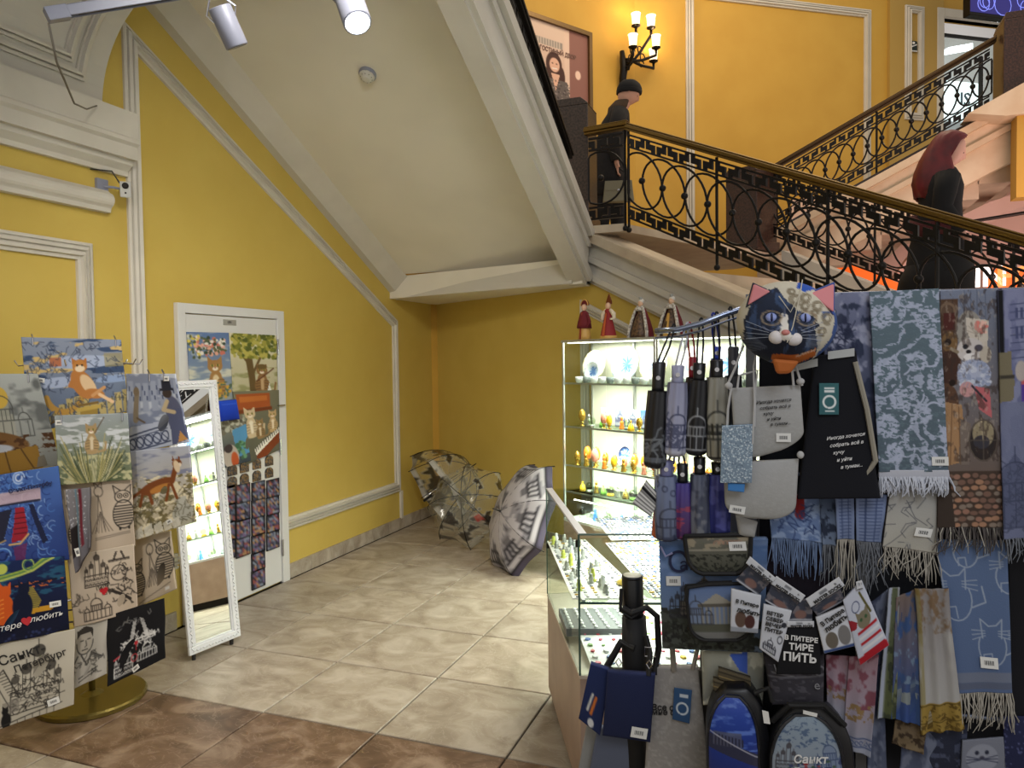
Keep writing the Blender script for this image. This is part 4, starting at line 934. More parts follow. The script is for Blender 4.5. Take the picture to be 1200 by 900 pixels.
def p_totecity(c):
    c.grad((200, 186, 168), (192, 176, 158)); onions(c, 32, 40, 36, (52, 46, 42), 1.1); domes(c, 30, 78, 30, (52, 46, 42), 1.1); bridge(c, 48, 72, 14, 10, (52, 46, 42), .9)
    c.ell(59, 30, 9, 9, (52, 46, 42), ring=1.1); scribble(c, (50, 22, 70, 38), (52, 46, 42), 14, 3, .9, 4); c.line([(50, 50), (70, 64)], 3.5, (52, 46, 42)); scribble(c, (48, 46, 72, 64), (52, 46, 42), 18, 7, 1, 5); scribble(c, (4, 44, 20, 70), (90, 82, 74), 8, 9, .7, 6)
    c.ell(38, 46, 2.6, 2.6, (190, 35, 45)); c.ell(42.5, 46, 2.6, 2.6, (190, 35, 45)); c.poly([(35.6, 47), (45, 47), (40.3, 53)], (190, 35, 45))
def p_tote2(c):
    c.grad((200, 186, 166), (190, 174, 152)); striped_cat(c, 38, 58, 50); striped_cat(c, 4, 66, 40); c.line([(18, 60), (22, 22), (28, 60)], 1, (90, 82, 74)); c.ell(22, 18, 4, 6, (90, 82, 74), ring=1)
    for i in range(7): c.line([(22, 40), (14+i*3, 60)], .7, (110, 100, 90))
    c.line([(4, 74), (44, 64)], .9, (110, 100, 90)); c.rect(36, 68, 42, 72, (225, 222, 215))
def p_spb(c):
    c.grad((196, 190, 176), (178, 172, 158)); k = (50, 47, 44); onions(c, 55, 84, 74, k, 1.2); scribble(c, (30, 40, 84, 84), k, 60, 3, .8, 5)
    c.line([(4, 40), (16, 30), (36, 66)], 1.4, k); c.line([(8, 46), (26, 76)], 1, k); 
    for i in range(9): c.line([(8+i*2.2, 36+i*3.4), (18+i*2, 34+i*3.6)], .8, k)
    c.poly([(16, 68), (36, 66), (36, 80), (16, 82)], (120, 115, 108), .6)
    for x in (6, 20): c.ell(x, 88, 6, 9, (25, 24, 24)); c.ell(x-1, 77, 4, 4, (25, 24, 24)); c.poly([(x-5, 76), (x-4, 70), (x-1, 74)], (25, 24, 24)); c.poly([(x, 74), (x+3, 70), (x+3, 76)], (25, 24, 24))
    for i in range(7): c.line([(24+i*9, 92-i), (24+i*9, 104)], .9, k, .7)
    c.line([(0, 94), (88, 86)], 1.2, k)
def p_face(c):
    c.grad((188, 184, 174), (180, 175, 166)); k = (52, 50, 48)
    c.ell(14, 20, 9, 13, (175, 168, 156)); c.poly([(4, 16), (5, 6), (14, 2), (23, 6), (24, 18), (20, 10), (9, 11)], (60, 56, 52)); c.arc(14, 20, 10, 180, 360, 1.2, k, ry=14); c.line([(9, 18), (12, 18)], 1.3, k); c.line([(17, 18), (20, 18)], 1.3, k); c.line([(15, 19), (16, 25), (14, 26)], .9, k); c.line([(11, 29), (17, 29)], 1.2, k)
    c.line([(6, 34), (-2, 46)], 1.5, k); c.line([(22, 34), (36, 44)], 1.5, k); c.line([(10, 34), (16, 48), (22, 34)], 1.5, k); scribble(c, (2, 36, 32, 56), (90, 88, 84), 22, 3, 1, 5); c.line([(6, 60), (30, 54)], 1.2, k); c.line([(6, 64), (28, 58)], 1, k)
def p_black(c):
    c.grad((24, 24, 28), (20, 20, 24)); w_ = (215, 215, 215); bridge(c, 20, 60, 38, 24, w_, 1.2); onions(c, 20, 72, 30, w_, 1.); domes(c, 50, 64, 22, w_, 1.)
    scribble(c, (18, 34, 60, 44), w_, 30, 3, 1, 4); c.ell(36, 42, 2.5, 2.5, (190, 50, 60)); c.line([(36, 44), (36, 50)], 1, (190, 50, 60)); c.ell(34, 58, 4, 4, (200, 60, 70), ring=1); c.line([(8, 52), (14, 50)], 2, (190, 70, 80)); scribble(c, (6, 8, 62, 20), (120, 120, 120), 8, 8, .8, 4)
def p_glit(c):
    c.grad((120, 118, 122), (95, 92, 98)); c.speck([(215, 215, 220), (160, 160, 170)], 90, .4, .9, (0, 0, 26, 70), 2)
    c.rect(12, 0, 14, 70, (95, 130, 150)); c.rect(17, 0, 21, 70, (100, 32, 44)); c.rect(0, 40, 12, 70, (30, 24, 26))
GR = 'printed covers and totes on the brass rack'
def rk(name, label, cat, cor, paint, d, yaw, lay=0., **k):
    cx = sum(p[0] for p in cor)/4; cy = sum(p[1] for p in cor)/4
    return cloth(name, label, cat, RP(cx, cy, d, yaw), cor, paint, lay, group=GR, **dict(dict(ss=1.0, wave=(.006, 1.5, .6), rough=.95), **k))
a = rk('cushion_cover', 'cover showing a ginger cat reclining on a column over a city', 'cushion cover', [(25, 395), (141, 398), (150, 482), (34, 508)], p_colcat, 3.32, 8, seed=1)
price_tag(a, .16, .46, .035, .02, -.1); 
b = rk('cushion_cover', 'cover with a grey gold-domed cathedral behind a brown cat, at the rack edge', 'cushion cover', [(-40, 438), (44, 438), (71, 545), (-30, 560)], p_isaac, 3.2, 20, seed=2)
c_ = rk('cushion_cover', 'cover with a slim cat standing among yellow-green reeds', 'cushion cover', [(64, 487), (149, 484), (155, 562), (68, 569)], p_reeds, 3.15, 5, seed=3); price_tag(c_, .06, .1, .025, .02)
d_ = rk('cushion_cover', 'blue-grey cover with a top-hatted figure on an embankment', 'cushion cover', [(147, 438), (205, 438), (222, 518), (149, 532)], p_street, 3.25, -22, seed=4); price_tag(d_, .82, .07, .03, .02)
e_ = rk('cushion_cover', 'cover with a brown cat walking over a pale city', 'cushion cover', [(149, 529), (222, 522), (228, 612), (156, 634)], p_citycat, 3.2, -22, seed=5); price_tag(e_, .62, .9, .03, .018, .3)
f_ = rk('cushion_cover', 'blue swirling cover with red sails between raised bridge spans', 'cushion cover', [(-12, 558), (68, 546), (81, 656), (-12, 668)], p_ship, 3.1, 20, seed=6)
writing(f_, 'Санкт-Петербу', .28, .21, .044, mat('dark_blue_ink', (14, 26, 70), .7), sx=.95, rot=.06, bold=.04, out=.016)
g_ = rk('cushion_cover', 'dark night cover with an orange cat and a dark cat looking at lit water', 'cushion cover', [(-10, 660), (75, 652), (81, 738), (-10, 757)], p_night, 3.08, 20, seed=7); price_tag(g_, .84, .62, .042, .024, .08)
writing(g_, 'итере', .04, .84, .035, M_inkw, .3, .12, out=.012); writing(g_, '♥', .38, .82, .035, mat('red_ink', (190, 40, 50), .6), 0, .1); writing(g_, 'любить', .50, .80, .035, M_inkw, .3, .12)
h_ = rk('tote_bag', 'beige tote with line-drawn striped cats, below the reeds cover', 'tote bag', [(66, 563), (153, 558), (158, 640), (77, 657)], p_totecats, 3.2, 0, seed=8)
i_ = rk('tote_bag', 'beige tote sketched with churches and a small red heart', 'tote bag', [(79, 652), (156, 638), (162, 716), (86, 736)], p_totecity, 3.2, 0, seed=9)
writing(i_, 'I', .38, .40, .02, M_ink); writing(i_, 'Питер', .42, .56, .022, M_ink, .2, .3)
j_ = rk('tote_bag', 'beige tote with one striped cat hanging beside the mirror', 'tote bag', [(154, 628), (200, 622), (207, 690), (160, 712)], p_tote2, 3.3, -20, seed=10)
k_ = rk('tote_bag', 'pale tote with a many-domed church sketch and two black cats, lowest on the rack', 'tote bag', [(-12, 757), (88, 737), (86, 826), (-12, 858)], p_spb, 3.1, 14, seed=11); price_tag(k_, .76, .87, .045, .028, .2)
writing(k_, 'Санкт-', .12, .26, .056, M_ink, 0, .14, bold=.01); writing(k_, 'Петербург', .30, .38, .052, M_ink, 0, .16, bold=.01)
l_ = rk('tote_bag', 'pale tote with a pencil portrait of a man, half behind the city tote', 'tote bag', [(86, 736), (126, 724), (124, 790), (87, 807)], p_face, 3.22, 0, seed=12)
m_ = rk('tote_bag', 'black tote with white drawbridge and church sketches above the brass base', 'tote bag', [(125, 722), (192, 701), (192, 772), (127, 804)], p_black, 3.2, -8, seed=13); price_tag(m_, .52, .93, .034, .022, .45)
n_ = rk('pencil_case', 'glittery narrow cases hanging in front of the striped-cat tote', 'case', [(77, 574), (103, 572), (104, 642), (88, 672)], p_glit, 3.1, 0, seed=14, th=.02); price_tag(n_, .3, .82, .02, .035, .2)
for cl_, us in ((a, (.12, .95)), (b, (.86,)), (c_, (.1, .93)), (d_, (.5, .78))):
    for u_ in us: 
        p = spot(cl_, u_, .04, .004); MB().tube([p-V(0, 0, .02), p+V(0, 0, .012), p+V(-.02, .01, .03)], .0035, 6).build('wire_hook', M_chrome, cl_['o'])
# ================================================================ lit glass showcases against the angled wall
M_alu = mat('brushed_aluminium', (185, 188, 190), .3, .8)
M_vback = mat('white_back_panel', (240, 240, 225), .6)
M_led = mat('led_strip', (255, 255, 250), .5, emit=(255, 255, 240), estr=9.)
M_oak = mat('pale_oak_laminate', (190, 165, 145), .5, noise=((165, 140, 122), 5, 6))
M_por = mat('white_porcelain', (232, 236, 238), .15, coat=.5)
G_cl = glass_mat('clear_glass', (246, 250, 246), .4)
G_sh = glass_mat('shelf_glass', (240, 248, 243), .4)
M_blu = print_mat('painted_porcelain', .2, spec=.6)
KV = 3.667; DV = .31; ZT = 1.745; ZB_ = .42
def plate_mesh(name, c, r, tilt, face, colors, parent=None):
    """a round plate standing on its rim, facing 'face'; its painted centre in the colour attribute"""
    q = random.Random(int(c[0]*1000)); n = 28; prof = [(0, .010), (.25, .010), (.5, .009), (.58, .006), (.64, 0), (.72, -.004), (.86, -.010), (1, -.016)]
    f = V(face).normalized(); up = (V(0, 0, 1)-f*.22).normalized(); f = (f+V(0, 0, .22)).normalized(); sd_ = up.cross(f).normalized()
    vs = []; cs = []
    for r_, h in prof:
        for k in range(n):
            a = 2*PI*k/n; vs.append(V(c)+sd_*math.cos(a)*r_*r+up*math.sin(a)*r_*r-f*h)
            base = colors[0] if r_ < .5 else (colors[1] if r_ < .7 else colors[2])
            if r_ in (.25, .5) and q.random() < .6: base = q.choice(colors[3])
            if r_ > .9 and k % 2 and len(colors) > 4: base = colors[4]
            cs.append(base)
    m_ = len(prof); fs = [(i*n+k, i*n+(k+1) % n, (i+1)*n+(k+1) % n, (i+1)*n+k) for i in range(m_-1) for k in range(n)]
    b = len(vs)
    for r_, h in prof[::-1]:
        for k in range(n): a = 2*PI*k/n; vs.append(V(c)+sd_*math.cos(a)*r_*r+up*math.sin(a)*r_*r-f*(h+.006)); cs.append(colors[2])
    fs += [(b+i*n+k, b+i*n+(k+1) % n, b+(i+1)*n+(k+1) % n, b+(i+1)*n+k) for i in range(m_-1) for k in range(n)]
    fs += [((m_-1)*n+k, (m_-1)*n+(k+1) % n, b+(k+1) % n, b+k) for k in range(n)]
    return link_mesh(name, [tuple(v) for v in vs], fs, M_blu, parent, True, lin(np.array(cs)))
def vit(sa, sb, label, ends):
    P = lambda s, k, z: es(s, z, KV+k)
    r = empty('glass_showcase', P((sa+sb)/2, DV/2, 0), 0, label, 'showcase', 'lit glass showcases along the angled wall')
    def bx(name, s0, s1, k0, k1, z0, z1, m, bev=0): return MB().prism([P(s0, k0, z0), P(s1, k0, z0), P(s1, k0, z1), P(s0, k0, z1)], N1*(k1-k0)).build(name, m, r, bevel=bev)
    bx('base_cabinet', sa, sb, 0, DV, .06, ZB_, M_oak, .002); bx('plinth', sa+.02, sb-.02, .02, DV, 0, .06, M_iron)
    bx('deck', sa, sb, 0, DV, ZB_, ZB_+.02, mat('white_deck', (225, 226, 224), .4))
    bx('top_panel', sa-.005, sb+.005, -.005, DV, ZT-.018, ZT, M_alu, .002)
    bx('back_panel', sa+.0, sb, DV-.008, DV, ZB_+.02, ZT-.018, M_vback)
    for a, b in ((sa, sa+.014), (sb-.014, sb)):
        for k0, k1 in ((0, .014), (DV-.022, DV-.008)): bx('post', a, b, k0, k1, ZB_+.02, ZT-.018, M_alu)
    if ends: bx('side_pane', sa+.002, sa+.007, .016, DV-.024, ZB_+.02, ZT-.02, G_cl)
    mid_ = sa+(sb-sa)*.5
    bx('door_pane', sa+.016, mid_-.001, .002, .007, ZB_+.025, ZT-.02, G_cl); bx('door_pane', mid_+.001, sb-.016, .008, .013, ZB_+.025, ZT-.02, G_cl)
    bx('post', mid_-.006, mid_+.006, DV-.03, DV-.01, ZB_+.02, ZT-.02, M_alu)
    bx('light_strip', sa+.03, sb-.03, .03, .05, ZT-.024, ZT-.019, M_led)
    for z in SHV: bx('shelf', sa+.016, sb-.016, .02, DV-.012, z-.008, z, G_sh)
    for z in SHV: bx('shelf_rail', sa+.016, sb-.016, .016, .020, z-.010, z+.002, M_alu)
    return P
SHV = (.72, .83+.0, 1.113, 1.433)
SHV = (.64, .835, 1.118, 1.435)
PV1 = vit(-4.066, -3.18, 'lit glass showcase with plates on top shelf, nearest the yellow wall corner', True)
PV2 = vit(-3.172, -2.30, 'lit glass showcase behind the hanging folded umbrellas', False)
for sc_ in (-3.62, -2.74):
    q = es(sc_, ZT-.03, KV+.12); o = light('showcase_light', 'AREA', q, q-V(0, 0, 1), 6, (1, .98, .88), .75, .12)
    o.rotation_euler = (0, 0, math.atan2(E1.y, E1.x))
    for zz in (1.425, 1.108, .825, .63):
        q = es(sc_, zz-.004, KV+.045); o = light('showcase_light', 'AREA', q, q-V(0, 0, 1), 6.5, (1, .98, .88), .76, .015)
        o.rotation_euler = (0, 0, math.atan2(E1.y, E1.x))
plc = [((90, 130, 195), (215, 225, 238), (235, 240, 242), [(60, 95, 170), (170, 195, 225), (110, 150, 205)], (150, 180, 215)), ((150, 165, 195), (235, 232, 215), (240, 238, 225), [(110, 125, 170), (200, 205, 215)], (195, 185, 110)),
       ((190, 200, 205), (235, 235, 225), (238, 238, 230), [(120, 140, 160), (220, 225, 225)], (215, 205, 130)), ((95, 150, 220), (60, 80, 130), (240, 240, 240), [(220, 235, 245), (60, 120, 210)], (60, 80, 120)), ((215, 140, 140), (60, 70, 120), (240, 238, 235), [(170, 60, 60), (240, 220, 200)], (90, 90, 140))]
def pl_at(P, s, z, r, k, ci, label, kk=.20):
    o = plate_mesh('plate', P(s, kk, z+r+.006), r, 0, -N1, plc[ci]); tag(o, label, 'plate', 'souvenir plates in the lit showcases')
    mb = MB(); mb.tube([P(s-.03, kk-.05, z+.003), P(s-.03, kk+.03, z+.003), P(s, kk+.055, z+r)], .003, 5); mb.tube([P(s+.03, kk-.05, z+.003), P(s+.03, kk+.03, z+.003), P(s, kk+.055, z+r)], .003, 5)
    mb.build('stand', M_chrome, o)
zt1 = 1.435
pl_at(PV1, -3.93, zt1, .115, 0, 2, 'pale plate at the far end of the top showcase shelf'); pl_at(PV1, -3.62, zt1, .125, 0, 0, 'plate with a blue painted city, top showcase shelf')
pl_at(PV1, -3.36, zt1, .12, 0, 1, 'plate with a lilac centre and gold rim, top showcase shelf'); pl_at(PV1, -3.86, zt1, .075, 0, 0, 'small blue and white plate leaning in front of the pale one', .11)
pl_at(PV2, -3.04, zt1, .12, 0, 2, 'pale plate next to the black umbrella strap'); pl_at(PV2, -2.76, zt1, .12, 0, 0, 'blue plate behind the hanging umbrellas')
z3 = .835
pl_at(PV1, -3.66, z3, .085, 0, 3, 'round bright blue plate behind gilded eggs', .22); pl_at(PV1, -3.38, z3, .075, 0, 4, 'round red and blue plate behind gilded eggs', .22)
q = random.Random(5)
def trinket(P, s, k, z, kind, m, label, group, sc_=1.):
    b = P(s, k, z); mb = MB()
    if kind == 'cup':
        mb.lathe([(.012, 0), (.022, .004), (.026, .02), (.028, .045), (.026, .045), (.022, .02), (.005, .008)], b, 14); o = mb.build('mug', m, None, True); h_ = MB().tube([b+E1*.026+V(0, 0, .012), b+E1*.042+V(0, 0, .018), b+E1*.042+V(0, 0, .032), b+E1*.027+V(0, 0, .038)], .003, 6).build('handle', m, o); cat = 'mug'
    elif kind == 'egg':
        h = .075*sc_; o = MB().lathe([(.022*math.sin(PI*i/10)*sc_*(1-.12*math.cos(PI*i/10)*-1), .028*sc_+h/2-h/2*math.cos(PI*i/10)) for i in range(11)], b, 14).build('decorative_egg', m, None, True)
        MB().lathe([(.022, 0), (.016, .006), (.006, .012), (.008, .02), (.018, .03)], b, 10).build('egg_stand', MATS['gilt'], o, True); cat = 'egg'
    elif kind == 'bell':
        o = MB().lathe([(.026, 0), (.022, .02), (.014, .045), (.004, .052), (.003, .06), (.007, .066), (.001, .075)], b, 12).build('bell', m, None, True); cat = 'bell'
    elif kind == 'figure':
        o = MB().lathe([(.02, 0), (.018, .01), (.012, .035), (.015, .045), (.011, .055), (.005, .06), (.010, .068), (.010, .08), (.001, .09)], b, 12).build('figurine', m, None, True); cat = 'figurine'
    elif kind == 'globe':
        o = MB().lathe([(.024, 0), (.026, .012), (.02, .02)], b, 12).build('snow_globe', m, None, True); MB().ball(b+V(0, 0, .045), .028, n=14, m=8).build('glass_ball', glass_mat('bauble_glass', (225, 235, 215), 1.), o, True); cat = 'snow globe'
    nm_ = {'silver_trinket': 'silver', 'gilt': 'gilded', 'grey_trinket': 'grey', 'yellow_enamel': 'yellow', 'green_enamel': 'green', 'orange_enamel': 'orange', 'pink_enamel': 'pink', 'white_porcelain': 'white', 'blue_enamel': 'blue', 'red_enamel': 'red'}[m.name]
    key = (label, P is PV1); CNT[key] = CNT.get(key, 0)+1
    return tag(o, '%s %s, %s %s of the %s showcase from the corner' % (nm_, {'snow globe': 'glass globe'}.get(cat, cat), ORD[CNT[key]-1], label, 'first' if P is PV1 else 'second'), cat, group)
CNT = {}
mat('gilt', (205, 165, 70), .25, .8); M_yelc = mat('yellow_enamel', (235, 185, 40), .3); M_redc = mat('red_enamel', (180, 50, 45), .3); M_grc = mat('green_enamel', (110, 165, 70), .3); M_pkc = mat('pink_enamel', (225, 150, 130), .3); M_orc = mat('orange_enamel', (230, 130, 45), .3); M_silc = mat('silver_trinket', (175, 178, 175), .3, .6); M_grey = mat('grey_trinket', (130, 140, 140), .5)
for P, s0, s1 in ((PV1, -4.0, -3.22), (PV2, -3.12, -2.36)):
    n = int((s1-s0)/.075)
    for i in range(n): trinket(P, s0+(i+.5)*(s1-s0)/n, .07, zt1, 'cup', (M_por, M_grey)[i % 3 == 1], 'on top shelf', 'mugs on the top showcase shelf')
    n = int((s1-s0)/.062)
    for i in range(n): trinket(P, s0+(i+.5)*(s1-s0)/n+q.uniform(-.01, .01), q.uniform(.05, .12), 1.118, ('egg', 'figure', 'globe', 'bell', 'egg')[i % 5], (M_silc, MATS['gilt'], M_grey, M_yelc, M_grc, M_silc, M_yelc, M_orc, M_pkc)[(i*4+1) % 9], 'on second shelf', 'trinkets on the second showcase shelf', q.uniform(.9, 1.3))
    n = int((s1-s0)/.045)
    for i in range(n): trinket(P, s0+(i+.5)*(s1-s0)/n, .06+.06*(i % 2), z3, ('egg', 'egg', 'figure', 'egg')[i % 4], (MATS['gilt'], M_orc, MATS['gilt'], M_yelc, M_pkc)[i % 5], 'on third shelf', 'gilded eggs on the third showcase shelf', q.uniform(.9, 1.35))
    n = int((s1-s0)/.07)
    for i in range(n): trinket(P, s0+(i+.5)*(s1-s0)/n, .10, .64, ('bell', 'globe', 'figure')[i % 3], (M_yelc, M_silc, MATS['gilt'], M_grc)[i % 4], 'on fourth shelf', 'trinkets on the fourth showcase shelf', 1)
    n = int((s1-s0)/.06)
    for i in range(n): trinket(P, s0+(i+.5)*(s1-s0)/n, .10+.05*(i % 2), ZB_+.02, ('globe', 'cup', 'figure', 'bell')[i % 4], (M_por, M_silc, mat('blue_enamel', (60, 110, 190), .3), M_grey)[i % 4], 'on the deck', 'trinkets on the showcase deck', 1)
# standing picture cards on the second shelf
def p_card(k):
    def f(c):
        c.grad(((150, 170, 215), (190, 205, 220), (80, 125, 205), (225, 228, 230))[k], (225, 228, 225)); domes(c, c.w/2, c.h*.95, c.h*.8, (90, 95, 130), .9)
    return f
for k, (s0, w_) in enumerate(((-3.72, .10), (-3.60, .10), (-3.48, .10), (-3.86, .09))):
    pc_ = Plane(es(s0, 0, KV+.2), -N1+V(0, 0, .15)); c4 = []
    class _P: pass
    fp = _P(); a_ = es(s0, 1.122, KV+.19); fp.n = (-N1+V(0, 0, .15)).normalized()
    crn = [a_+V(0, 0, .13), a_+E1*w_+V(0, 0, .13), a_+E1*w_, a_]; fp.at = lambda x, y, lay=0, crn=crn: crn[int(x)]
    cloth('picture_card', ('lilac', 'pale blue', 'bright blue', 'white')[k]+' souvenir picture card standing at the back of the second showcase shelf', 'card', fp, [(0, 0), (1, 0), (2, 0), (3, 0)], p_card(k), size=(12, 15), ss=1.2, th=.002, group='picture cards in the showcase', m=print_mat('printed_paper', .5))
# four dolls on the showcase top
M_wine = mat('wine_velvet', (110, 25, 35), .8); M_rob = mat('brocade', (120, 90, 62), .5, noise=((60, 42, 34), 60, 3)); M_golds = mat('gold_satin', (215, 170, 90), .45); M_erm = mat('white_fur', (228, 222, 212), .9, noise=((150, 140, 130), 80, 2)); M_skin = mat('pale_skin', (225, 185, 155), .6); M_hairw = mat('powdered_hair', (225, 220, 212), .8); M_dhair = mat('brown_hair', (70, 42, 30), .7)
def doll(px, label, kind):
    s = (PVT.at(px, 395)).dot(E1); b = es(s, ZT, KV+.12); r = empty('doll', b, 0, label, 'doll', 'costumed dolls standing on the showcase')
    if kind == 0:
        MB().lathe([(.050, 0), (.047, .03), (.04, .10), (.028, .16), (.03, .185), (.022, .205), (.008, .215)], b, 18, 1, .8).build('dress', M_golds, r, True)
        M = MB(); M.lathe([(.055, .085), (.05, .12), (.036, .18), (.03, .20), (.012, .212)], b, 18, 1, .85).build('coat', M_wine, r, True)
        M = MB(); M.tube([b+E1*-.028+V(0, 0, .19), b+E1*-.055+V(0, 0, .13), b+E1*-.05-N1*.02+V(0, 0, .09)], [.012, .012, .008], 8); M.tube([b+E1*.028+V(0, 0, .19), b+E1*.055+V(0, 0, .13), b+E1*.05-N1*.02+V(0, 0, .09)], [.012, .012, .008], 8); M.build('sleeves', M_wine, r, True)
        MB().ball(b+V(0, 0, .235), .022, .022, .026).build('head', M_skin, r, True)
        mb = MB(); c = b+V(0, 0, .25)+N1*.004; pts = [c+E1*(.040*math.cos(a))+V(0, 0, .045*math.sin(a)) for a in [PI*i/12 for i in range(13)]]; mb.prism(pts+[c-E1*.02, c+E1*.02][::1], N1*.008); mb.build('headdress', M_wine, r)
        MB().tube([c+E1*(.038*math.cos(a))-N1*.004+V(0, 0, .043*math.sin(a)) for a in [PI*i/12 for i in range(13)]], .004, 6).build('headdress_trim', M_golds, r)
        MB().prism([b+E1*-.008-N1*.045+V(0, 0, .005), b+E1*.008-N1*.045+V(0, 0, .005), b+E1*.006-N1*.026+V(0, 0, .2), b+E1*-.006-N1*.026+V(0, 0, .2)], -N1*.003).build('front_braid', mat('red_braid', (150, 60, 40), .7), r)
    elif kind == 1:
        MB().lathe([(.062, 0), (.060, .012), (.052, .05), (.04, .10), (.026, .16), (.022, .19), (.026, .2), (.012, .215)], b, 18, 1, .8).build('dress', mat('red_sarafan', (150, 38, 42), .7), r, True)
        MB().lathe([(.0635, 0), (.063, .01), (.061, .022), (.058, .024)], b, 18, 1, .8).build('hem', M_golds, r, True)
        M = MB(); 
        for k in (-1, 1): M.tube([b+E1*k*.02+V(0, 0, .205), b+E1*k*.052+V(0, 0, .175), b+E1*k*.058+V(0, 0, .14), b+E1*k*.035-N1*.02+V(0, 0, .14)], [.012, .017, .014, .007], 8)
        M.build('sleeves', mat('cream_cloth', (228, 214, 190), .8), r, True)
        MB().ball(b+V(0, 0, .232), .021, .021, .025).build('head', M_skin, r, True)
        c = b+V(0, 0, .245)+N1*.004; MB().prism([c-E1*.026, c+E1*.026, c+E1*.024+V(0, 0, .02), c+V(0, 0, .072), c-E1*.024+V(0, 0, .02)], N1*.010).build('headdress', mat('copper_brocade', (120, 60, 35), .4, .3), r)
        MB().prism([b+E1*-.012-N1*.052+V(0, 0, .02), b+E1*.012-N1*.052+V(0, 0, .02), b+E1*.006-N1*.022+V(0, 0, .18), b+E1*-.006-N1*.022+V(0, 0, .18)], -N1*.003).build('front_braid', mat('orange_braid', (200, 95, 50), .7), r)
    else:
        MB().lathe([(.07, 0), (.066, .03), (.052, .09), (.034, .14), (.022, .165), (.024, .19), (.01, .205)], b, 18, 1, .8).build('dress', M_rob, r, True)
        pr_ = [(.088, 0), (.085, .04), (.066, .11), (.046, .165), (.034, .195), (.014, .21)]
        vs = []; n = 14
        a0 = math.atan2(N1.y, N1.x)
        for r_, z in pr_:
            for k in range(n): a = a0-PI*.62+2*PI*.62*k/(n-1); vs.append(b+V(math.cos(a)*r_*1.0, math.sin(a)*r_, z))
        fs = [(i*n+k, i*n+k+1, (i+1)*n+k+1, (i+1)*n+k) for i in range(len(pr_)-1) for k in range(n-1)]
        link_mesh('mantle', vs, fs, M_wine, r, True)
        for side in (0, n-1): MB().tube([vs[i*n+side] for i in range(len(pr_))], [.012, .012, .011, .010, .009, .008], 8).build('fur_edge', M_erm, r, True)
        MB().lathe([(.036, .18), (.034, .195), (.018, .208)], b, 14).build('fur_collar', M_erm, r, True)
        if kind == 3: MB().prism([b+E1*-.02-N1*.058+V(0, 0, .004), b+E1*.02-N1*.058+V(0, 0, .004), b+E1*.008-N1*.026+V(0, 0, .15), b+E1*-.008-N1*.026+V(0, 0, .15)], -N1*.004).build('front_panel', M_golds, r)
        MB().ball(b+V(0, 0, .228), .018, .018, .023).build('head', M_skin, r, True); MB().ball(b+V(0, 0, .244)+N1*.008, .020, .020, .018).build('hair', M_hairw, r, True)
        MB().lathe([(.011, .256), (.013, .272), (.006, .268), (.003, .276)], b, 8).build('crown', M_silc, r, True)
    for k in (-1, 1): pass
PVT = Plane(es(0, 0, KV+.12), -N1)
doll(685, 'doll in a wine coat over a gold dress, first from the yellow corner', 0)
doll(713, 'doll in a red dress with white sleeves and a tall pointed headdress', 1)
doll(751, 'doll in a brocade gown and wine fur-edged mantle, third along the showcase', 2)
doll(787, 'fur-mantled doll with a gold front panel, nearest the umbrella rail', 3)
# ================================================================ low glass counter in front
ZC = 1.0; CW = .50
cA, cB = V(-1.089, 3.34, 0), V(-.70, 2.505, 0)
fd = (V(-.443, 2.605, 0)-V(-.70, 2.525, 0)).normalized(); sdn = (cB-cA).normalized()
cC = cB+fd*1.0; cD = cA+fd*.62+V(.02, .12, 0)
ct = empty('glass_counter', (cA+cB)/2, 0, 'low lit glass counter on a pale wood base full of magnets and trinkets', 'counter')
def qd(name, pts, z0, z1, m, par=ct, bev=0): return MB().prism([V(p.x, p.y, z0) for p in pts], (0, 0, z1-z0)).build(name, m, par, bevel=bev)
foot = [cA, cB, cC, cD]; cen = (cA+cB+cC+cD)/4
ins = lambda k: [p+(cen-p)*k for p in foot]
qd('base_cabinet', foot, .05, CW-.012, mat('pale_wood_laminate', (178, 155, 140), .45, noise=((158, 134, 120), 4, 5)), bev=.002)
qd('plinth', ins(.04), 0, .05, M_iron)
qd('base_top', ins(-.004), CW-.012, CW, mat('pale_edge', (205, 195, 182), .5))
def pane(name, a, b, z0, z1, m=G_cl, t=.006, par=ct):
    d = (b-a).normalized(); nn_ = V(-d.y, d.x, 0); return MB().prism([V(a.x, a.y, z0), V(b.x, b.y, z0), V(b.x, b.y, z1), V(a.x, a.y, z1)], nn_*t).build(name, m, par)
for a, b in ((cA, cB), (cB, cC), (cC, cD), (cD, cA)): pane('glass_pane', a+(b-a)*.004, b-(b-a)*.004, CW, ZC-.006)
qd('top_glass', ins(.002), ZC-.006, ZC, G_cl)
M_edge = mat('green_glass_edge', (70, 95, 88), .2); M_wedge = mat('white_profile', (205, 205, 212), .35, .3)
MB().tube([V(cB.x, cB.y, CW), V(cB.x, cB.y, ZC)], .004, 6).build('edge', M_edge, ct)
MB().tube([V(cB.x, cB.y, ZC), V(cC.x, cC.y, ZC)], .004, 6).build('edge', M_edge, ct); MB().tube([V(cA.x, cA.y, CW), V(cA.x, cA.y, ZC)], .003, 6).build('edge', M_edge, ct)
pane('light_profile', cA, cB, ZC-.004, ZC+.004, M_wedge, .028)
pane('edge', cB+sdn*-.004, cC, .752, .760, M_edge, .006)
zs_ = .76
qd('shelf', ins(.02), zs_-.008, zs_, G_sh)
for a, b in ((cA, cB),): pane('shelf_rail', a+(cen-a)*.03, b+(cen-b)*.03, zs_-.012, zs_+.004, M_wedge, .012)
for (u_, zz) in ((.96, ZC-.04), (.04, .74)):
    p = cA+(cB-cA)*u_; MB().at(Matrix.Translation((p.x, p.y, zz))).box((-.004, -.008, -.013), (.012, .008, .013)).build('hinge', M_iron, ct, bevel=.002)
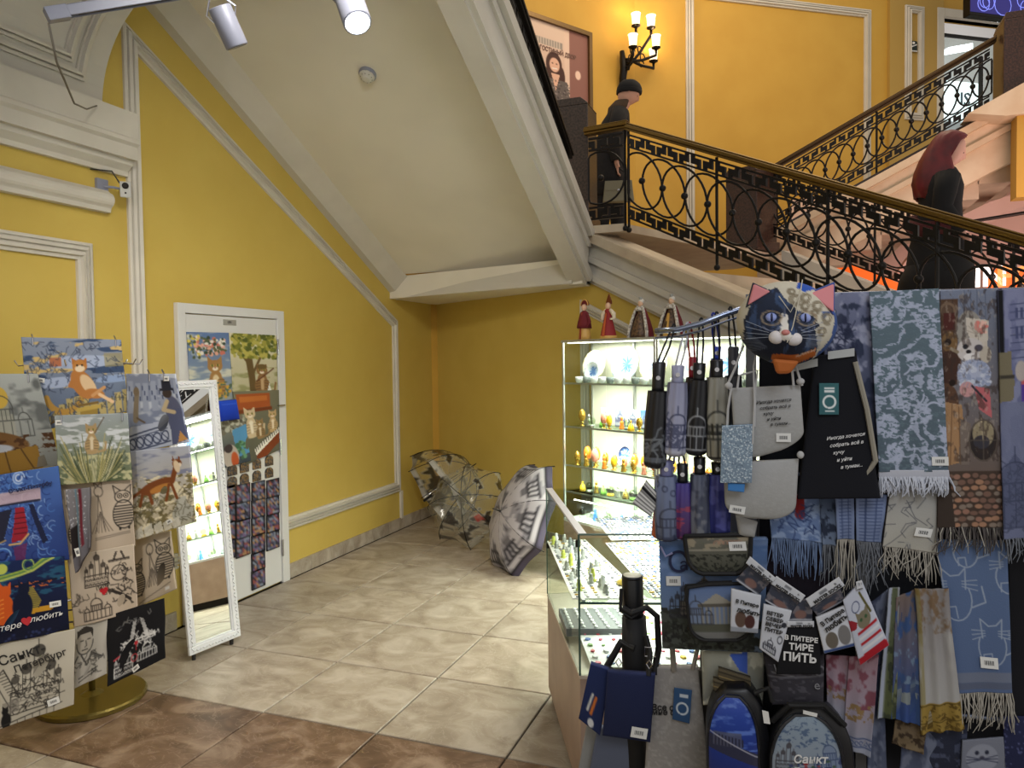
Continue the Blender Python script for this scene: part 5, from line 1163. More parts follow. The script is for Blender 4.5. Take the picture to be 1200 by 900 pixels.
o = light('counter_light', 'AREA', (cen.x, cen.y, ZC-.012), (cen.x, cen.y, 0), 8, (1, .99, .92), .55, .5)
light('counter_light', 'AREA', (cen.x-.05, cen.y-.05, zs_-.014), (cen.x, cen.y, 0), 6, (1, .99, .92), .5, .4)
def inside(u, v): # bilinear over the counter plan, inset
    f = ins(.07); return (f[0]*(1-v)+f[3]*v)*(1-u)+(f[1]*(1-v)+f[2]*v)*u
# sloped white cards of tiny pins, joined; figures you can pick out are things of their own
M_card = mat('white_card_board', (235, 235, 235), .5)
M_bits = [mat('bit_silver', (150, 152, 155), .3, .7), mat('bit_grey', (110, 112, 120), .5), mat('bit_blue', (80, 110, 170), .4), mat('bit_gold', (200, 165, 70), .3, .6), mat('bit_red', (190, 50, 70), .4), mat('bit_pink', (215, 90, 120), .4), mat('bit_white', (235, 236, 236), .4), mat('bit_green', (120, 160, 90), .4)]
def card(u0, u1, v0, v1, z, rise, label, nb, bits, sz, seed):
    a, b, c, d = inside(u0, v0), inside(u1, v0), inside(u1, v1), inside(u0, v1)
    a, b, c, d = [V(p.x, p.y, z+h) for p, h in zip((a, b, c, d), (rise[0], rise[1], rise[1], rise[0]))]
    o = MB().prism([a, b, c, d], (0, 0, .004)).build('display_card', M_card); tag(o, label, 'display card', 'white cards of trinkets in the counter')
    q = random.Random(seed); mbs = {}
    nu = int(math.sqrt(nb*(b-a).length/(d-a).length)); nv = max(2, int(nb/nu)); 
    for i in range(nu):
        for j in range(nv):
            u, v = (i+.5)/nu, (j+.5)/nv; p = (a*(1-v)+d*v)*(1-u)+(b*(1-v)+c*v)*u+V(0, 0, .004)
            k = q.choice(bits); s_ = sz*q.uniform(.6, 1.1); r_ = q.uniform(0, PI)
            mbs.setdefault(k, MB()).at(Matrix.Translation(p) @ Matrix.Rotation(r_, 4, 'Z')).prism([(-s_, -s_*.3, 0), (-s_*.2, -s_*.8, 0), (s_, -s_*.2, 0), (s_*.4, s_*.7, 0), (-s_*.6, s_*.6, 0)], (0, 0, s_*.5))
    for k, m_ in mbs.items(): x = m_.build('pins', M_bits[k], o); x['kind'] = 'stuff'
card(.02, .30, .30, .98, zs_, (.10, .06), 'sloped white card of silver pins, at the back of the glass shelf', 420, [0, 1, 6, 1, 2], .009, 1)
card(.32, .98, .26, .60, zs_, (.05, .0), 'white card of silver-grey pins in the middle of the glass shelf', 520, [0, 1, 1, 6, 2, 3], .009, 2)
card(.32, .98, .64, .99, zs_, (.05, .0), 'white card with rows of coloured pins by the dark umbrella', 460, [0, 1, 4, 6, 5, 3, 0], .008, 3)
card(.45, .99, .02, .55, CW, (.05, .01), 'white card of red, yellow and blue magnets on the counter floor', 90, [4, 5, 3, 2, 6, 7, 6], .013, 4)
card(.45, .99, .58, .98, CW, (.05, .01), 'white card of small magnets on the counter floor under the umbrella handle', 90, [4, 6, 3, 2, 6, 7], .012, 5)
card(.0, .99, -.05, .235, zs_-.003, (.0, .0), 'flat white card under the little figures along the counter edge', 240, [0, 1, 6, 1, 3], .008, 6)
# ring tray and figures
tr = []; a, b, c, d = inside(.42, -.04), inside(.70, -.04), inside(.70, .30), inside(.42, .30)
tr = MB().prism([V(p.x, p.y, CW+.03) for p in (a, b, c, d)], (0, 0, .03)).build('ring_tray', mat('grey_tray', (95, 98, 100), .5)); tag(tr, 'grey tray with rows of little rings at the wood edge of the counter', 'tray')
mb = MB()
for i in range(7):
    for j in range(6):
        p = (a*(1-(j+.5)/6)+d*(j+.5)/6)*(1-(i+.5)/7)+(b*(1-(j+.5)/6)+c*(j+.5)/6)*((i+.5)/7); mb.ball(V(p.x, p.y, CW+.063), .0085, .0085, .006, 6, 4)
x = mb.build('rings', M_bits[6], tr); x['kind'] = 'stuff'
q = random.Random(9)
for i in range(34):
    u = .04+.9*i/34; v = q.uniform(-.02, .17); p = inside(u, v); z0 = zs_
    k = i % 4; h = q.uniform(.03, .055); m_ = (M_silc, M_por, mat('lime_enamel', (195, 205, 90), .4), M_silc, M_grey)[i % 5]
    o = MB().lathe([(.012, 0), (.013, .004), (.007, h*.3), (.011, h*.5), (.008, h*.7), (.006, h*.8), (.008, h*.9), (.001, h)], (p.x, p.y, z0), 10).build('figurine', m_, None, True)
    tag(o, 'tiny %s figure, %s from the far corner along the counter shelf edge' % (('silver', 'white', 'lime', 'silver', 'grey')[i % 5], ORD[i]), 'figurine', 'tiny figures along the counter edge')
b_ = inside(.80, .20); o = MB().lathe([(.022, 0), (.028, .006), (.03, .012), (.012, .022), (.001, .024)], (b_.x, b_.y, zs_), 12).build('amber_dish', mat('amber_glaze', (225, 195, 90), .3), None, True); tag(o, 'yellow glazed dish among silver trinkets in the counter', 'dish')
# ================================================================ open umbrellas on the floor
def open_umbrella(name, label, c, axis, R_, depth, m, paint=None, shaft=True, group='open umbrellas on the floor', spin=0., ribm=None):
    """c: middle of the rim circle, axis: from the rim to the tip"""
    ax = V(axis).normalized(); t = ax.orthogonal().normalized(); M3 = Matrix.Rotation(spin, 3, ax); t = M3 @ t; b2 = ax.cross(t)
    r = empty(name, (c[0], c[1], 0), 0, label, 'umbrella', group); c = V(c); n8 = 8; na = 96; nr = 20
    vs = []; cs = []
    def pt(a, f):  # f: 0 tip .. 1 rim
        ph = (a/(2*PI)*n8) % 1; sag = 1-.13*math.sin(PI*ph)*f; ang = f*PI/2*.92
        rr = R_*math.sin(ang)/math.sin(PI/2*.92); hh = depth*(math.cos(ang)-math.cos(PI/2*.92))/(1-math.cos(PI/2*.92))
        return c+(t*math.cos(a)+b2*math.sin(a))*rr*sag+ax*hh*(.94+.06*sag)
    cols = paint(na, nr) if paint else None
    for j in range(nr+1):
        for i in range(na): vs.append(pt(2*PI*i/na, .02+.98*j/nr)); 
    fs = [(j*na+i, j*na+(i+1) % na, (j+1)*na+(i+1) % na, (j+1)*na+i) for j in range(nr) for i in range(na)]
    link_mesh('canopy', [tuple(v) for v in vs], fs, m, r, True, cols)
    for k in range(n8):
        a = 2*PI*k/n8; MB().tube([pt(a, .03+.97*j/10)-ax*.003 for j in range(11)], .0040, 5).build('rib', ribm or M_iron, r)
        MB().tube([pt(a, 1.0), pt(a, 1.0)+(pt(a, 1.)-pt(a, .93)).normalized()*.02], .004, 6).build('rib_tip', M_iron, r)
        if shaft: MB().tube([pt(a, .62), c+ax*depth*.30], .0018, 5).build('stretcher', M_chrome, r)
    MB().tube([c+ax*depth, c+ax*(depth+.07)], [.007, .004], 8).build('ferrule', M_iron, r)
    if shaft:
        MB().tube([c+ax*depth, c-ax*.05], .005, 8).build('shaft', M_chrome, r)
        MB().tube([c+ax*(-.05), c-ax*.14], .012, 10).build('handle', M_iron, r)
        MB().tube([c+ax*(depth*.30-.015), c+ax*(depth*.30+.015)], .012, 10).build('runner', M_iron, r)
    return r
def alpha_print(seed, border, blobs, red=False):
    def f(na, nr):
        q = np.random.RandomState(seed); out = np.zeros(((nr+1)*na, 4)); out[:, :3] = lin((205, 205, 190)); out[:, 3] = .13
        cv = Canvas(na, nr, 1.0); nz = np.zeros((nr+1, na))
        n1_ = cv.fbm(6, 3, 3, seed)[:nr+1, :na]; n2_ = cv.fbm(4, 2, 2, seed+5)[:nr+1, :na]
        o3 = out.reshape(nr+1, na, 4)
        dark = (n1_ > .60) & (np.arange(nr+1)[:, None] > 5)
        o3[dark] = (*lin((40, 36, 34)), .9)
        if border: o3[nr-1:, :, :3] = lin((175, 172, 165)); o3[nr-1:, :, 3] = .85; k = (n2_ > .5) & (np.arange(nr+1)[:, None] >= nr-1); o3[k] = (*lin((60, 58, 55)), .9)
        else: k = (n2_ > .58) & (np.arange(nr+1)[:, None] > nr-5); o3[k] = (*lin((190, 188, 176)), .8)
        if red: o3[8:11, 20:24] = (*lin((150, 50, 40)), .8)
        return o3.reshape(-1, 4)
    return f
M_vin = print_mat('printed_clear_vinyl', .1, alpha=True, spec=.8)
toC = lambda p: (V(0, 0, 1.3)-V(p[0], p[1], 0)).normalized()
open_umbrella('umbrella', 'clear dome umbrella with a grey patterned border, lying furthest left', (-3.06, 6.12, .40), (.45, .62, .40), .40, .42, M_vin, alpha_print(3, True, 1), spin=.3)
open_umbrella('umbrella', 'clear dome umbrella with black prints and its tip towards the room', (-2.62, 5.90, .345), (.10, -.80, .42), .38, .30, M_vin, alpha_print(8, False, 1, True), spin=.1)
def gray_print(na, nr):
    out = np.zeros((nr+1, na, 4)); out[..., :3] = lin((176, 172, 178)); out[..., 3] = 1
    cv = Canvas(na, nr, 1.); nz = cv.fbm(8, 3, 3, 4)[:nr+1, :na]; out[nz > .56, :3] = lin((140, 137, 144)); out[nz > .70, :3] = lin((96, 94, 100))
    per = na//8
    for g in range(8):
        c0 = g*per; dk = lin((58, 56, 62)); md = lin((105, 102, 108))
        out[int(nr*.50), c0+2:c0+per-2, :3] = dk; out[int(nr*.70):int(nr*.73)+1, c0+1:c0+per-1, :3] = dk; out[int(nr*.42):int(nr*.50), c0+4:c0+per-4, :3] = md
        for i in range(c0+2, c0+per-2, 2): out[int(nr*.52):int(nr*.70), i, :3] = dk
    out[nr-2:, :, :3] = lin((72, 66, 84)); out[nr-3, :, :3] = lin((35, 33, 40)); return out.reshape(-1, 4)
open_umbrella('umbrella', 'opaque grey umbrella printed with a columned building beside the showcase', (-1.95, 5.44, .36), (-.60, -.52, .33), .48, .22, print_mat('grey_umbrella_cloth', .7), gray_print, spin=.55)
# ================================================================ souvenir stand at the right
PS = Plane((.133, 1.92, 0), (.132, -.991, 0)); GX = V(.991, .132, 0)
M_steel = mat('steel_tube', (150, 160, 185), .25, .9); M_dark = mat('dark_backing', (26, 28, 36), .9)
rs = empty('souvenir_stand', PS.at(1000, 600, -.35)*1.0, 0, 'tall steel stand behind the scarves and bags', 'stand'); 
def SPt(px, py, lay=0.): return PS.at(px, py, lay)
tp = [SPt(876, 352, -.03), SPt(1000, 347, -.03), SPt(1235, 341, -.03)]
MB().tube(tp, .011, 10).build('top_rail', M_steel, rs, smooth=True)
cur = [SPt(768, 388, -.02), SPt(795, 386, .0), SPt(822, 379, .01), SPt(848, 369, .0), SPt(872, 361, -.02), SPt(895, 354, -.03)]
MB().tube(cur, .0075, 10).build('curved_rail', M_steel, rs, smooth=True); MB().tube([c+V(0, 0, -.017) for c in cur], .003, 8).build('rail_wire', M_steel, rs)
for px in (880, 1010, 1225):
    p = SPt(px, 345, -.08); MB().box((p.x-.012, p.y-.012, 0), (p.x+.012, p.y+.012, p.z)).build('upright', mat('grey_metal', (120, 122, 126), .4, .5), rs)
a, b = SPt(890, 600, -.09), SPt(1240, 600, -.09)
MB().prism([V(a.x, a.y, .12), V(b.x, b.y, .12), V(b.x, b.y, 1.72), V(a.x, a.y, 1.72)], (0, .012, 0)).build('back_board', M_dark, rs)  # board added so the gaps between the hung goods stay dark
a, b = SPt(820, 700, -.14), SPt(905, 700, -.14)
MB().prism([V(a.x, a.y, .3), V(b.x, b.y, .3), V(b.x, b.y, 1.28), V(a.x, a.y, 1.28)], (0, .01, 0)).build('back_board', mat('grey_board', (120, 120, 122), .6), rs)
for z in (1.32, .75):
    MB().tube([V(*SPt(880, 700, -.10).xy, z), V(*SPt(1235, 700, -.06).xy, z)], .006, 8).build('cross_bar', M_steel, rs)
MB().box((-.62, 1.90, 0), (.85, 2.35, .1)).build('base', M_dark, rs, bevel=.004)
# --- folded umbrellas
def folded_umbrella(x0, y0, x1, y1, wpx, label, body, cap, paint=None, lay=0., handle=True, strap=None, hang=None, group='folded umbrellas hung on the stand', hl=22):
    """(x0, y0) top of the cloth, (x1, y1) its lower end, in the photograph"""
    a = SPt(x0, y0, lay); b = SPt(x1, y1, lay); ax = (a-b); L_ = ax.length; ax.normalize(); R_ = (SPt(x0+wpx/2, y0, lay)-SPt(x0-wpx/2, y0, lay)).length/2*1.02
    r = empty('folded_umbrella', a, 0, label, 'umbrella', group); t = GX-ax*GX.dot(ax); t.normalize(); f = ax.cross(t)
    if f.dot(PS.n) < 0: f = -f
    vs = []; cv = Canvas(40, 44, 1.7, body)
    if paint: paint(cv)
    na, nr = cv.nx-1, cv.ny-1
    for j in range(nr+1):
        v = j/nr; rr = R_*(.80+.34*math.sin(PI*min(1, v*.62+.12)))*(1 if v < .93 else math.sqrt(max(.05, 1-((v-.93)/.075)**2)))
        for i in range(na):
            an = 2*PI*i/na; rf = rr*(1+.05*math.cos(an*8+v*2.5)); vs.append(b+ax*L_*(1-v)+t*math.sin(an-PI)*rf+f*(-math.cos(an))*rf*-1*-1)
    fs = [(j*na+i, j*na+(i+1) % na, (j+1)*na+(i+1) % na, (j+1)*na+i) for j in range(nr) for i in range(na)]+[tuple(range(na)), tuple(range(nr*na, (nr+1)*na))[::-1]]
    link_mesh('cloth', [tuple(v) for v in vs], fs, print_mat('umbrella_cloth', .45, spec=.5), r, True, lin(cv.a[:nr+1, :na].reshape(-1, 3)))
    mc = mat('cap_%d_%d_%d' % cap, cap, .35)
    hh = (SPt(x0, y0-hl, lay)-a).length
    if handle:
        MB().tube([a-ax*.004, a+ax*hh*.15, a+ax*hh*.95, a+ax*hh], [R_*.62, R_*.60, R_*.66, R_*.55], 14).build('handle', mc, r, True)
        MB().tube([a+ax*hh*.45+f*R_*.6, a+ax*hh*.45+f*(R_*.6+.003)], .0055, 12).build('button', M_chrome, r)
        MB().tube([a-ax*.012, a-ax*.002], R_*.9, 14).build('collar', mc, r)
    if hang:
        h = SPt(hang[0], hang[1], -.005); c = a+ax*hh*.9
        for k in (-1, 1): MB().tube([c+t*k*.006, (c+h)/2+t*k*.007, h+t*k*.003+V(0, 0, .010), h+V(0, 0, .014)], .0026, 5).build('strap', mat('strap_%d_%d_%d' % (strap or cap), strap or cap, .8), r)
    return r
def pu_bridge(c): c.line([(8, 28), (32, 26)], 1, (120, 125, 130)); bridge(c, 10, 32, 38, 9, (95, 100, 108), 1); scribble(c, (10, 24, 32, 42), (110, 115, 120), 22, 3, 1, 4)
def pu_lilac(c): c.grad((150, 152, 180), (175, 178, 200)); domes(c, 21, 38, 24, (75, 80, 110), 1); scribble(c, (8, 26, 34, 40), (80, 85, 115), 26, 4, 1, 4); c.rect(0, 40, 40, 44, (190, 192, 208))
def pu_dome(c): domes(c, 20, 40, 24, (150, 152, 155), 1.)
def pu_sand(c): c.grad((150, 148, 138), (160, 156, 140)); domes(c, 20, 42, 30, (62, 62, 58), 1.1); c.rect(8, 28, 34, 30, (50, 50, 48)); [c.rect(10+i*3, 24, 11.4+i*3, 30, (45, 45, 42)) for i in range(8)]
def pu_rain(c): c.grad((120, 132, 165), (95, 105, 130)); c.noise((60, 68, 92), 8, 6, .5, .1, seed=3, y0=.45); [c.ell(14+5*i, 5+3*(i % 3), 1.5, 1.8, (70, 78, 110), ring=.9) for i in range(4)]; domes(c, 22, 42, 26, (60, 66, 90), 1)
def pu_purple(c): c.grad((80, 70, 150), (75, 35, 80)); c.noise((150, 60, 90), 8, 3, .55, .1, seed=5, y0=.4)
def pu_grey(c): c.grad((95, 102, 125), (120, 122, 128)); c.noise((70, 76, 96), 6, 9, .5, .1, seed=6)
def pu_blue(c): c.grad((55, 60, 135), (40, 45, 110)); c.noise((80, 85, 160), 8, 9, .55, .1, seed=7)
def pu_red(c): c.grad((110, 60, 100), (120, 45, 50)); c.noise((190, 95, 55), 5, 8, .55, .1, seed=2, y0=.4)
B_ = (26, 26, 30)
folded_umbrella(771, 458, 767, 549, 24, 'black folded umbrella printed with a grey bridge, first on the curved rail', (28, 28, 32), B_, pu_bridge, 0., hang=(790, 386), hl=34)
folded_umbrella(794, 448, 791, 535, 23, 'lilac folded umbrella with a domed church print', (150, 152, 180), (160, 162, 190), pu_lilac, .012, hang=(806, 384), strap=(190, 190, 200), hl=20)
folded_umbrella(819, 445, 815, 534, 23, 'black folded umbrella with a pale dome print', (26, 26, 30), B_, pu_dome, .01, hang=(822, 379), hl=20)
folded_umbrella(840, 442, 841, 540, 24, 'sand grey folded umbrella with a big dome and dark windows', (150, 148, 138), B_, pu_sand, .012, hang=(840, 372), hl=20)
folded_umbrella(811, 442, 809, 520, 14, 'umbrella with a red handle behind the black dome one', (40, 30, 40), (160, 30, 45), None, -.05, hang=(808, 384), strap=(150, 25, 40), hl=24)
folded_umbrella(840, 420, 836, 500, 14, 'umbrella with a bright blue handle behind the sand grey one', (30, 45, 120), (40, 70, 200), None, -.05, hang=(836, 373), strap=(30, 50, 150), hl=14)
folded_umbrella(859, 440, 858, 520, 20, 'umbrella with a dark grey handle, half behind the grey cloth pouch', (50, 52, 60), (72, 74, 84), None, -.02, hang=(856, 366), strap=B_, hl=34)
folded_umbrella(783, 556, 774, 632, 20, 'folded umbrella with fiery red print in the lower row', (110, 60, 100), (110, 112, 160), pu_red, -.04, hang=(789, 536), hl=10)
folded_umbrella(781, 557, 782, 634, 25, 'grey lilac folded umbrella with raindrop rings in the lower row', (120, 132, 165), (120, 122, 165), pu_rain, -.01, hang=(783, 530), hl=18)
folded_umbrella(800, 565, 801, 632, 20, 'purple folded umbrella in the lower row', (80, 70, 150), B_, pu_purple, -.01, hang=(798, 535), hl=22)
folded_umbrella(820, 555, 821, 630, 22, 'slate grey folded umbrella in the lower row', (95, 102, 125), B_, pu_grey, -.01, hang=(820, 538), hl=20)
folded_umbrella(841, 555, 843, 627, 23, 'deep blue folded umbrella in the lower row', (55, 60, 135), B_, pu_blue, -.015, hang=(843, 540), hl=14)
def p_dot(c):
    c.grad((225, 225, 222), (220, 220, 218))
    for i in range(0, 40, 3): c.line([(0, i*1.3), (40, i*1.3)], 1.2 if i % 2 else .6, (35, 35, 38), .9)
    c.rect(0, 30, 40, 38, (20, 20, 22)); c.rect(0, 6, 40, 10, (25, 25, 28))
cloth('umbrella_sleeve', 'black and white striped sleeve slanting out left of the lower umbrellas', 'umbrella sleeve', PS, [(757, 563), (774, 583), (763, 606), (741, 590)], p_dot, .0, ss=1, th=.01)
# --- cat head
def cat_mask():
    c0 = SPt(921, 379, .10); Rw = (SPt(978, 379, .1)-SPt(866, 379, .1)).length/2; t = GX.copy(); f = PS.n.copy(); up = V(0, 0, 1)
    t2 = t*math.cos(.04)-up*math.sin(.04)
    r = empty('cat_head_bag', c0, 0, 'painted black and white cat face with pink ears and blue eyes, at the stand top', 'cat mask')
    nu, nv = 78, 78; cv = Canvas(110, 106, .72); nx, ny = cv.nx, cv.ny
    navy = (40, 48, 66); c = cv; c.grad((42, 50, 70), (36, 42, 58))
    c.noise((60, 78, 112), 5, 14, .55, .1, seed=2); 
    c.poly([(0, 0), (110, 0), (110, 106), (84, 100), (86, 80), (88, 60), (78, 46), (60, 38), (48, 24), (40, 10), (30, 14), (14, 26), (4, 60), (0, 60)], (205, 198, 180))
    c.poly([(0, 20), (8, 24), (5, 70), (0, 80)], (205, 198, 180)); c.rect(88, 40, 110, 106, (45, 75, 145), .85); c.poly([(80, 60), (98, 40), (104, 30), (100, 70), (88, 88)], (205, 198, 180))
    c.poly([(66, 2), (78, 4), (88, 12), (72, 16), (62, 10)], (40, 85, 180))
    q = random.Random(3)
    for (x, y, rr) in ((60, 26, 7), (72, 24, 6), (84, 34, 6), (93, 48, 6), (88, 62, 5), (70, 34, 5), (56, 16, 4), (80, 42, 4)): swirl(c, x, y, rr, [(120, 110, 90), (135, 122, 100), (120, 110, 90)], .9)
    c.poly([(44, 42), (50, 42), (51, 62), (58, 74), (36, 74), (43, 60)], (225, 220, 212)); c.line([(47, 34), (47, 46)], 2, (90, 98, 120))
    for i in range(9): c.line([(16+i*1.5, 70+i*1.6), (2, 66+i*3)], .5, (130, 140, 160), .6); c.line([(72, 70+i*1.4), (88, 66+i*2)], .5, (130, 140, 160), .6)
    c.poly([(34, 92), (66, 92), (84, 82), (86, 92), (60, 106), (36, 106)], (190, 105, 45)); c.line([(62, 94), (84, 84)], 1.6, (220, 190, 170))
    for ex in (34, 71): c.ell(ex, 48, 10, 7.5, (160, 140, 115), .12 if ex < 50 else -.12, ring=1.4); c.arc(ex, 54, 9, 200, 340, 1, (120, 130, 160))
    U_ = (cv.X/110-.5)*2; V_ = (.5-cv.Y/106)*2
    vs = []
    rad = np.sqrt(U_**2+V_**2); k = np.maximum(np.abs(U_), np.abs(V_)); s_ = np.where(rad > 1e-6, k/np.maximum(rad, 1e-6), 1)
    X_ = U_*s_; Y_ = V_*s_; rr = np.clip(np.sqrt(X_**2+Y_**2), 0, 1)
    out = 1+.05*np.cos(2*np.arctan2(Y_, X_))-.05*np.clip(-Y_, 0, 1)*np.abs(X_)
    Z_ = .085*np.sqrt(np.clip(1-rr**2.4, 0, 1)); Z_ += .022*np.exp(-((X_+.12)**2/.07+(Y_+.35)**2/.06)); Z_ -= .008*(np.exp(-((X_+.38)**2+(Y_-.1)**2)/.02)+np.exp(-((X_-.30)**2+(Y_-.1)**2)/.02))
    # the picture is looked up where each point lands
    ix = np.clip(((X_*.5+.5)*(nx-1)).astype(int), 0, nx-1); iy = np.clip(((.5-Y_*.5)*(ny-1)).astype(int), 0, ny-1); colr = cv.a[iy, ix]
    Hh = Rw*.98
    pts = np.array(c0)+(X_*out*Rw)[..., None]*np.array(t2)+(Y_*out*Hh)[..., None]*np.array(up)+Z_[..., None]*np.array(f)
    vs = pts.reshape(-1, 3); idx = np.arange(nx*ny).reshape(ny, nx); fs = np.stack([idx[:-1, :-1], idx[1:, :-1], idx[1:, 1:], idx[:-1, 1:]], -1).reshape(-1, 4).tolist()
    ring = list(idx[0, :])+list(idx[1:, -1])+list(idx[-1, ::-1][1:])+list(idx[::-1, 0][1:-1]); b = len(vs); back = vs[ring]*1.0; cc_ = back.mean(0); back = cc_+(back-cc_)*.9-np.array(f)*.05; vs = np.vstack([vs, back])
    kk = len(ring); fs += [(ring[i], ring[(i+1) % kk], b+(i+1) % kk, b+i) for i in range(kk)]+[tuple(b+i for i in range(kk))]
    link_mesh('face', vs, fs, print_mat('painted_mask', .8, spec=.25), r, True, lin(np.vstack([colr.reshape(-1, 3), np.tile((60, 70, 100), (kk, 1))])))
    def at(u, v, z): return c0+t2*u*Rw+up*v*Hh+f*z
    Mp = mat('pink_ear', (215, 135, 140), .7); Mn = mat('navy_paint', (38, 45, 66), .6)
    for k, tip, bl_, br_ in ((-1, (-.70, .82), (-.82, .40), (-.42, .66)), (1, (.90, .82), (.46, .62), (.86, .28))):
        o3 = [at(*bl_, .045), at(*br_, .05), at(*tip, .03)]; cc3 = (o3[0]+o3[1]+o3[2])/3
        m_ = MB(); m_.prism([cc3+(p-cc3)*1.42-f*.006 for p in o3], f*.006); m_.build('ear', Mn if k < 0 else mat('blue_paint', (45, 75, 150), .6), r, bevel=.003)
        MB().prism([cc3+(p-cc3)*1.18+f*.001 for p in o3], f*.010).build('inner_ear', Mp, r, bevel=.004)
    for ex, rot in ((-.385, -.1), (.29, .1)):
        ce = at(ex, .09, .075); bm = MB(); M_ = Matrix(((t2.x, up.x, f.x, ce.x), (t2.y, up.y, f.y, ce.y), (t2.z, up.z, f.z, ce.z), (0, 0, 0, 1)))
        MB().at(M_).ball((0, 0, 0), .0125, .0105, .008, 16, 8).build('eye', mat('blue_eye', (150, 165, 225), .15, coat=.5), r, True)
        MB().at(M_).ball((0, 0, .005), .0032, .0095, .0045, 12, 6).build('pupil', mat('dark_pupil', (25, 30, 70), .15), r, True)
    MB().ball(at(-.30, -.34, .088), .0160, .0125, .0145, 16, 10).build('muzzle', mat('white_fur_paint', (222, 216, 216), .5), r, True); MB().ball(at(.05, -.37, .088), .0170, .0125, .0145, 16, 10).build('muzzle', mat('white_fur_paint'), r, True)
    loft_c = MB(); loft_c.prism([at(-.36, -.80, .055), at(.20, -.84, .055), at(.02, -1.12, .045), at(-.26, -1.14, .045)], f*.016); loft_c.build('chin_fur', mat('orange_fur_paint', (190, 105, 45), .8), r, bevel=.007)
    for k in (-1, 1):
        for j in range(4): MB().tube([at(-.13+k*.32, -.34+.05*j, .09), at(-.13+k*.78, -.38+.13*j, .075)], .0005, 4).build('whisker', mat('pale_whisker', (170, 176, 190), .6), r)
    MB().ball(at(-.13, -.24, .100), .009, .008, .0065, 12, 8).build('nose', mat('pink_nose', (205, 130, 125), .4), r, True)
    MB().tube([at(-.24, .55, .08), at(-.02, .2, .09), at(.18, .62, .085), at(.30, .95, .03)], .0012, 5).build('cord', mat('cream_cord', (205, 198, 180), .8), r)
    MB().tube([at(.18, .6, .085), at(.02, -.1, .095), at(-.1, -.45, .1)], .0012, 5).build('cord', mat('cream_cord'), r)
cat_mask()
# --- scarves, bags
GS = 'woven scarves on the stand rail'
M_fr1 = mat('pale_thread', (190, 194, 205), .9); M_fr2 = mat('blue_thread', (110, 130, 165), .9); M_fr3 = mat('sand_thread', (165, 160, 150), .9); M_fr4 = mat('dark_thread', (80, 74, 72), .9); M_fr5 = mat('grey_thread', (110, 114, 122), .9)
def p_castle(c):
    c.grad((125, 130, 158), (60, 66, 88)); c.noise((165, 168, 190), 12, 14, .5, .15, seed=3, y1=.6); c.noise((55, 62, 85), 10, 16, .55, .1, seed=6)
    c.ell(8, 32, 5, 9, (45, 50, 72)); c.ell(22, 30, 4, 6, (60, 66, 88)); c.ell(26, 32, 3, 5, (55, 60, 84)); c.ell(34, 70, 4, 8, (40, 45, 66)); scribble(c, (0, 40, 40, 70), (45, 50, 75), 30, 2, 1, 6)
s1 = cloth('scarf', 'violet-grey scarf printed with stone windows, between the cat face and the floral scarf', 'scarf', PS, [(962, 344), (1021, 342), (1030, 520), (972, 520)], p_castle, .004, group=GS, wave=(.004, 2, .4))
def p_floral(c):
    g = (98, 116, 126); w_ = (176, 184, 206); c.grad(g, (86, 100, 112)); q = random.Random(6)
    for (x, y, r_) in ((12, 30, 17), (40, 14, 14), (64, 32, 15), (14, 92, 18), (52, 84, 15), (78, 62, 14), (30, 128, 16), (72, 112, 13), (12, 158, 18), (54, 146, 14), (84, 170, 14), (20, 190, 14), (60, 196, 12)):
        n0 = q.uniform(0, 360)
        for k in range(7): a = n0+k*51; c.ell(x+r_*.55*math.cos(math.radians(a)), y+r_*.55*math.sin(math.radians(a)), r_*.42, r_*.22, w_, math.radians(a+60), .9)
        c.ell(x, y, r_*.3, r_*.26, g); c.arc(x, y, r_*.2, 0, 250, 1.2, w_)
        for k in range(2): a = q.uniform(0, 360); c.arc(x+r_, y-r_*.3, r_*.7, a, a+150, 2, w_)
    n_ = c.fbm(22, 26, 2, 11); n2_ = c.fbm(9, 6, 3, 5); k = np.clip((np.sin(n_*22+n2_*5)-.25)/.25, 0, 1)*(n2_ > .36); c.mix(k, w_, .85)
    c.noise(g, 5, 2, .60, .05, seed=4)
s2 = cloth('scarf', 'blue-grey scarf with pale roses and white fringed hem', 'scarf', PS, [(1019, 342), (1100, 338), (1112, 553), (1030, 553)], p_floral, .022, group=GS, wave=(.0025, 1.5, .4), ss=1.1)
cloth('hem', None, None, PS, [(1030, 551), (1112, 551), (1113, 560), (1030, 560)], lambda c: c.grad((190, 192, 202), (180, 183, 195)), .023, parent=s2['o'])
sX = dict(s2); sX['cor'] = None
def fringe_at(parent_cl, cor_b, length, n, m, lay, **k):
    P = [PS.at(*cor_b[0], lay), PS.at(*cor_b[1], lay)]; P = [np.array(p) for p in P]; up = np.array((0, 0, .02))
    fc = dict(P=[P[0]+up, P[1]+up, P[1], P[0]], nn=np.array(PS.n), d=np.zeros((3, 3)), o=parent_cl['o']); return fringe(fc, length, n, m, **k)
fringe_at(s2, ((1031, 559), (1113, 559)), .042, 90, M_fr1, .024, jit=.5, r=.0018, seed=1); price_tag(s2, .88, .94, .034, .020)
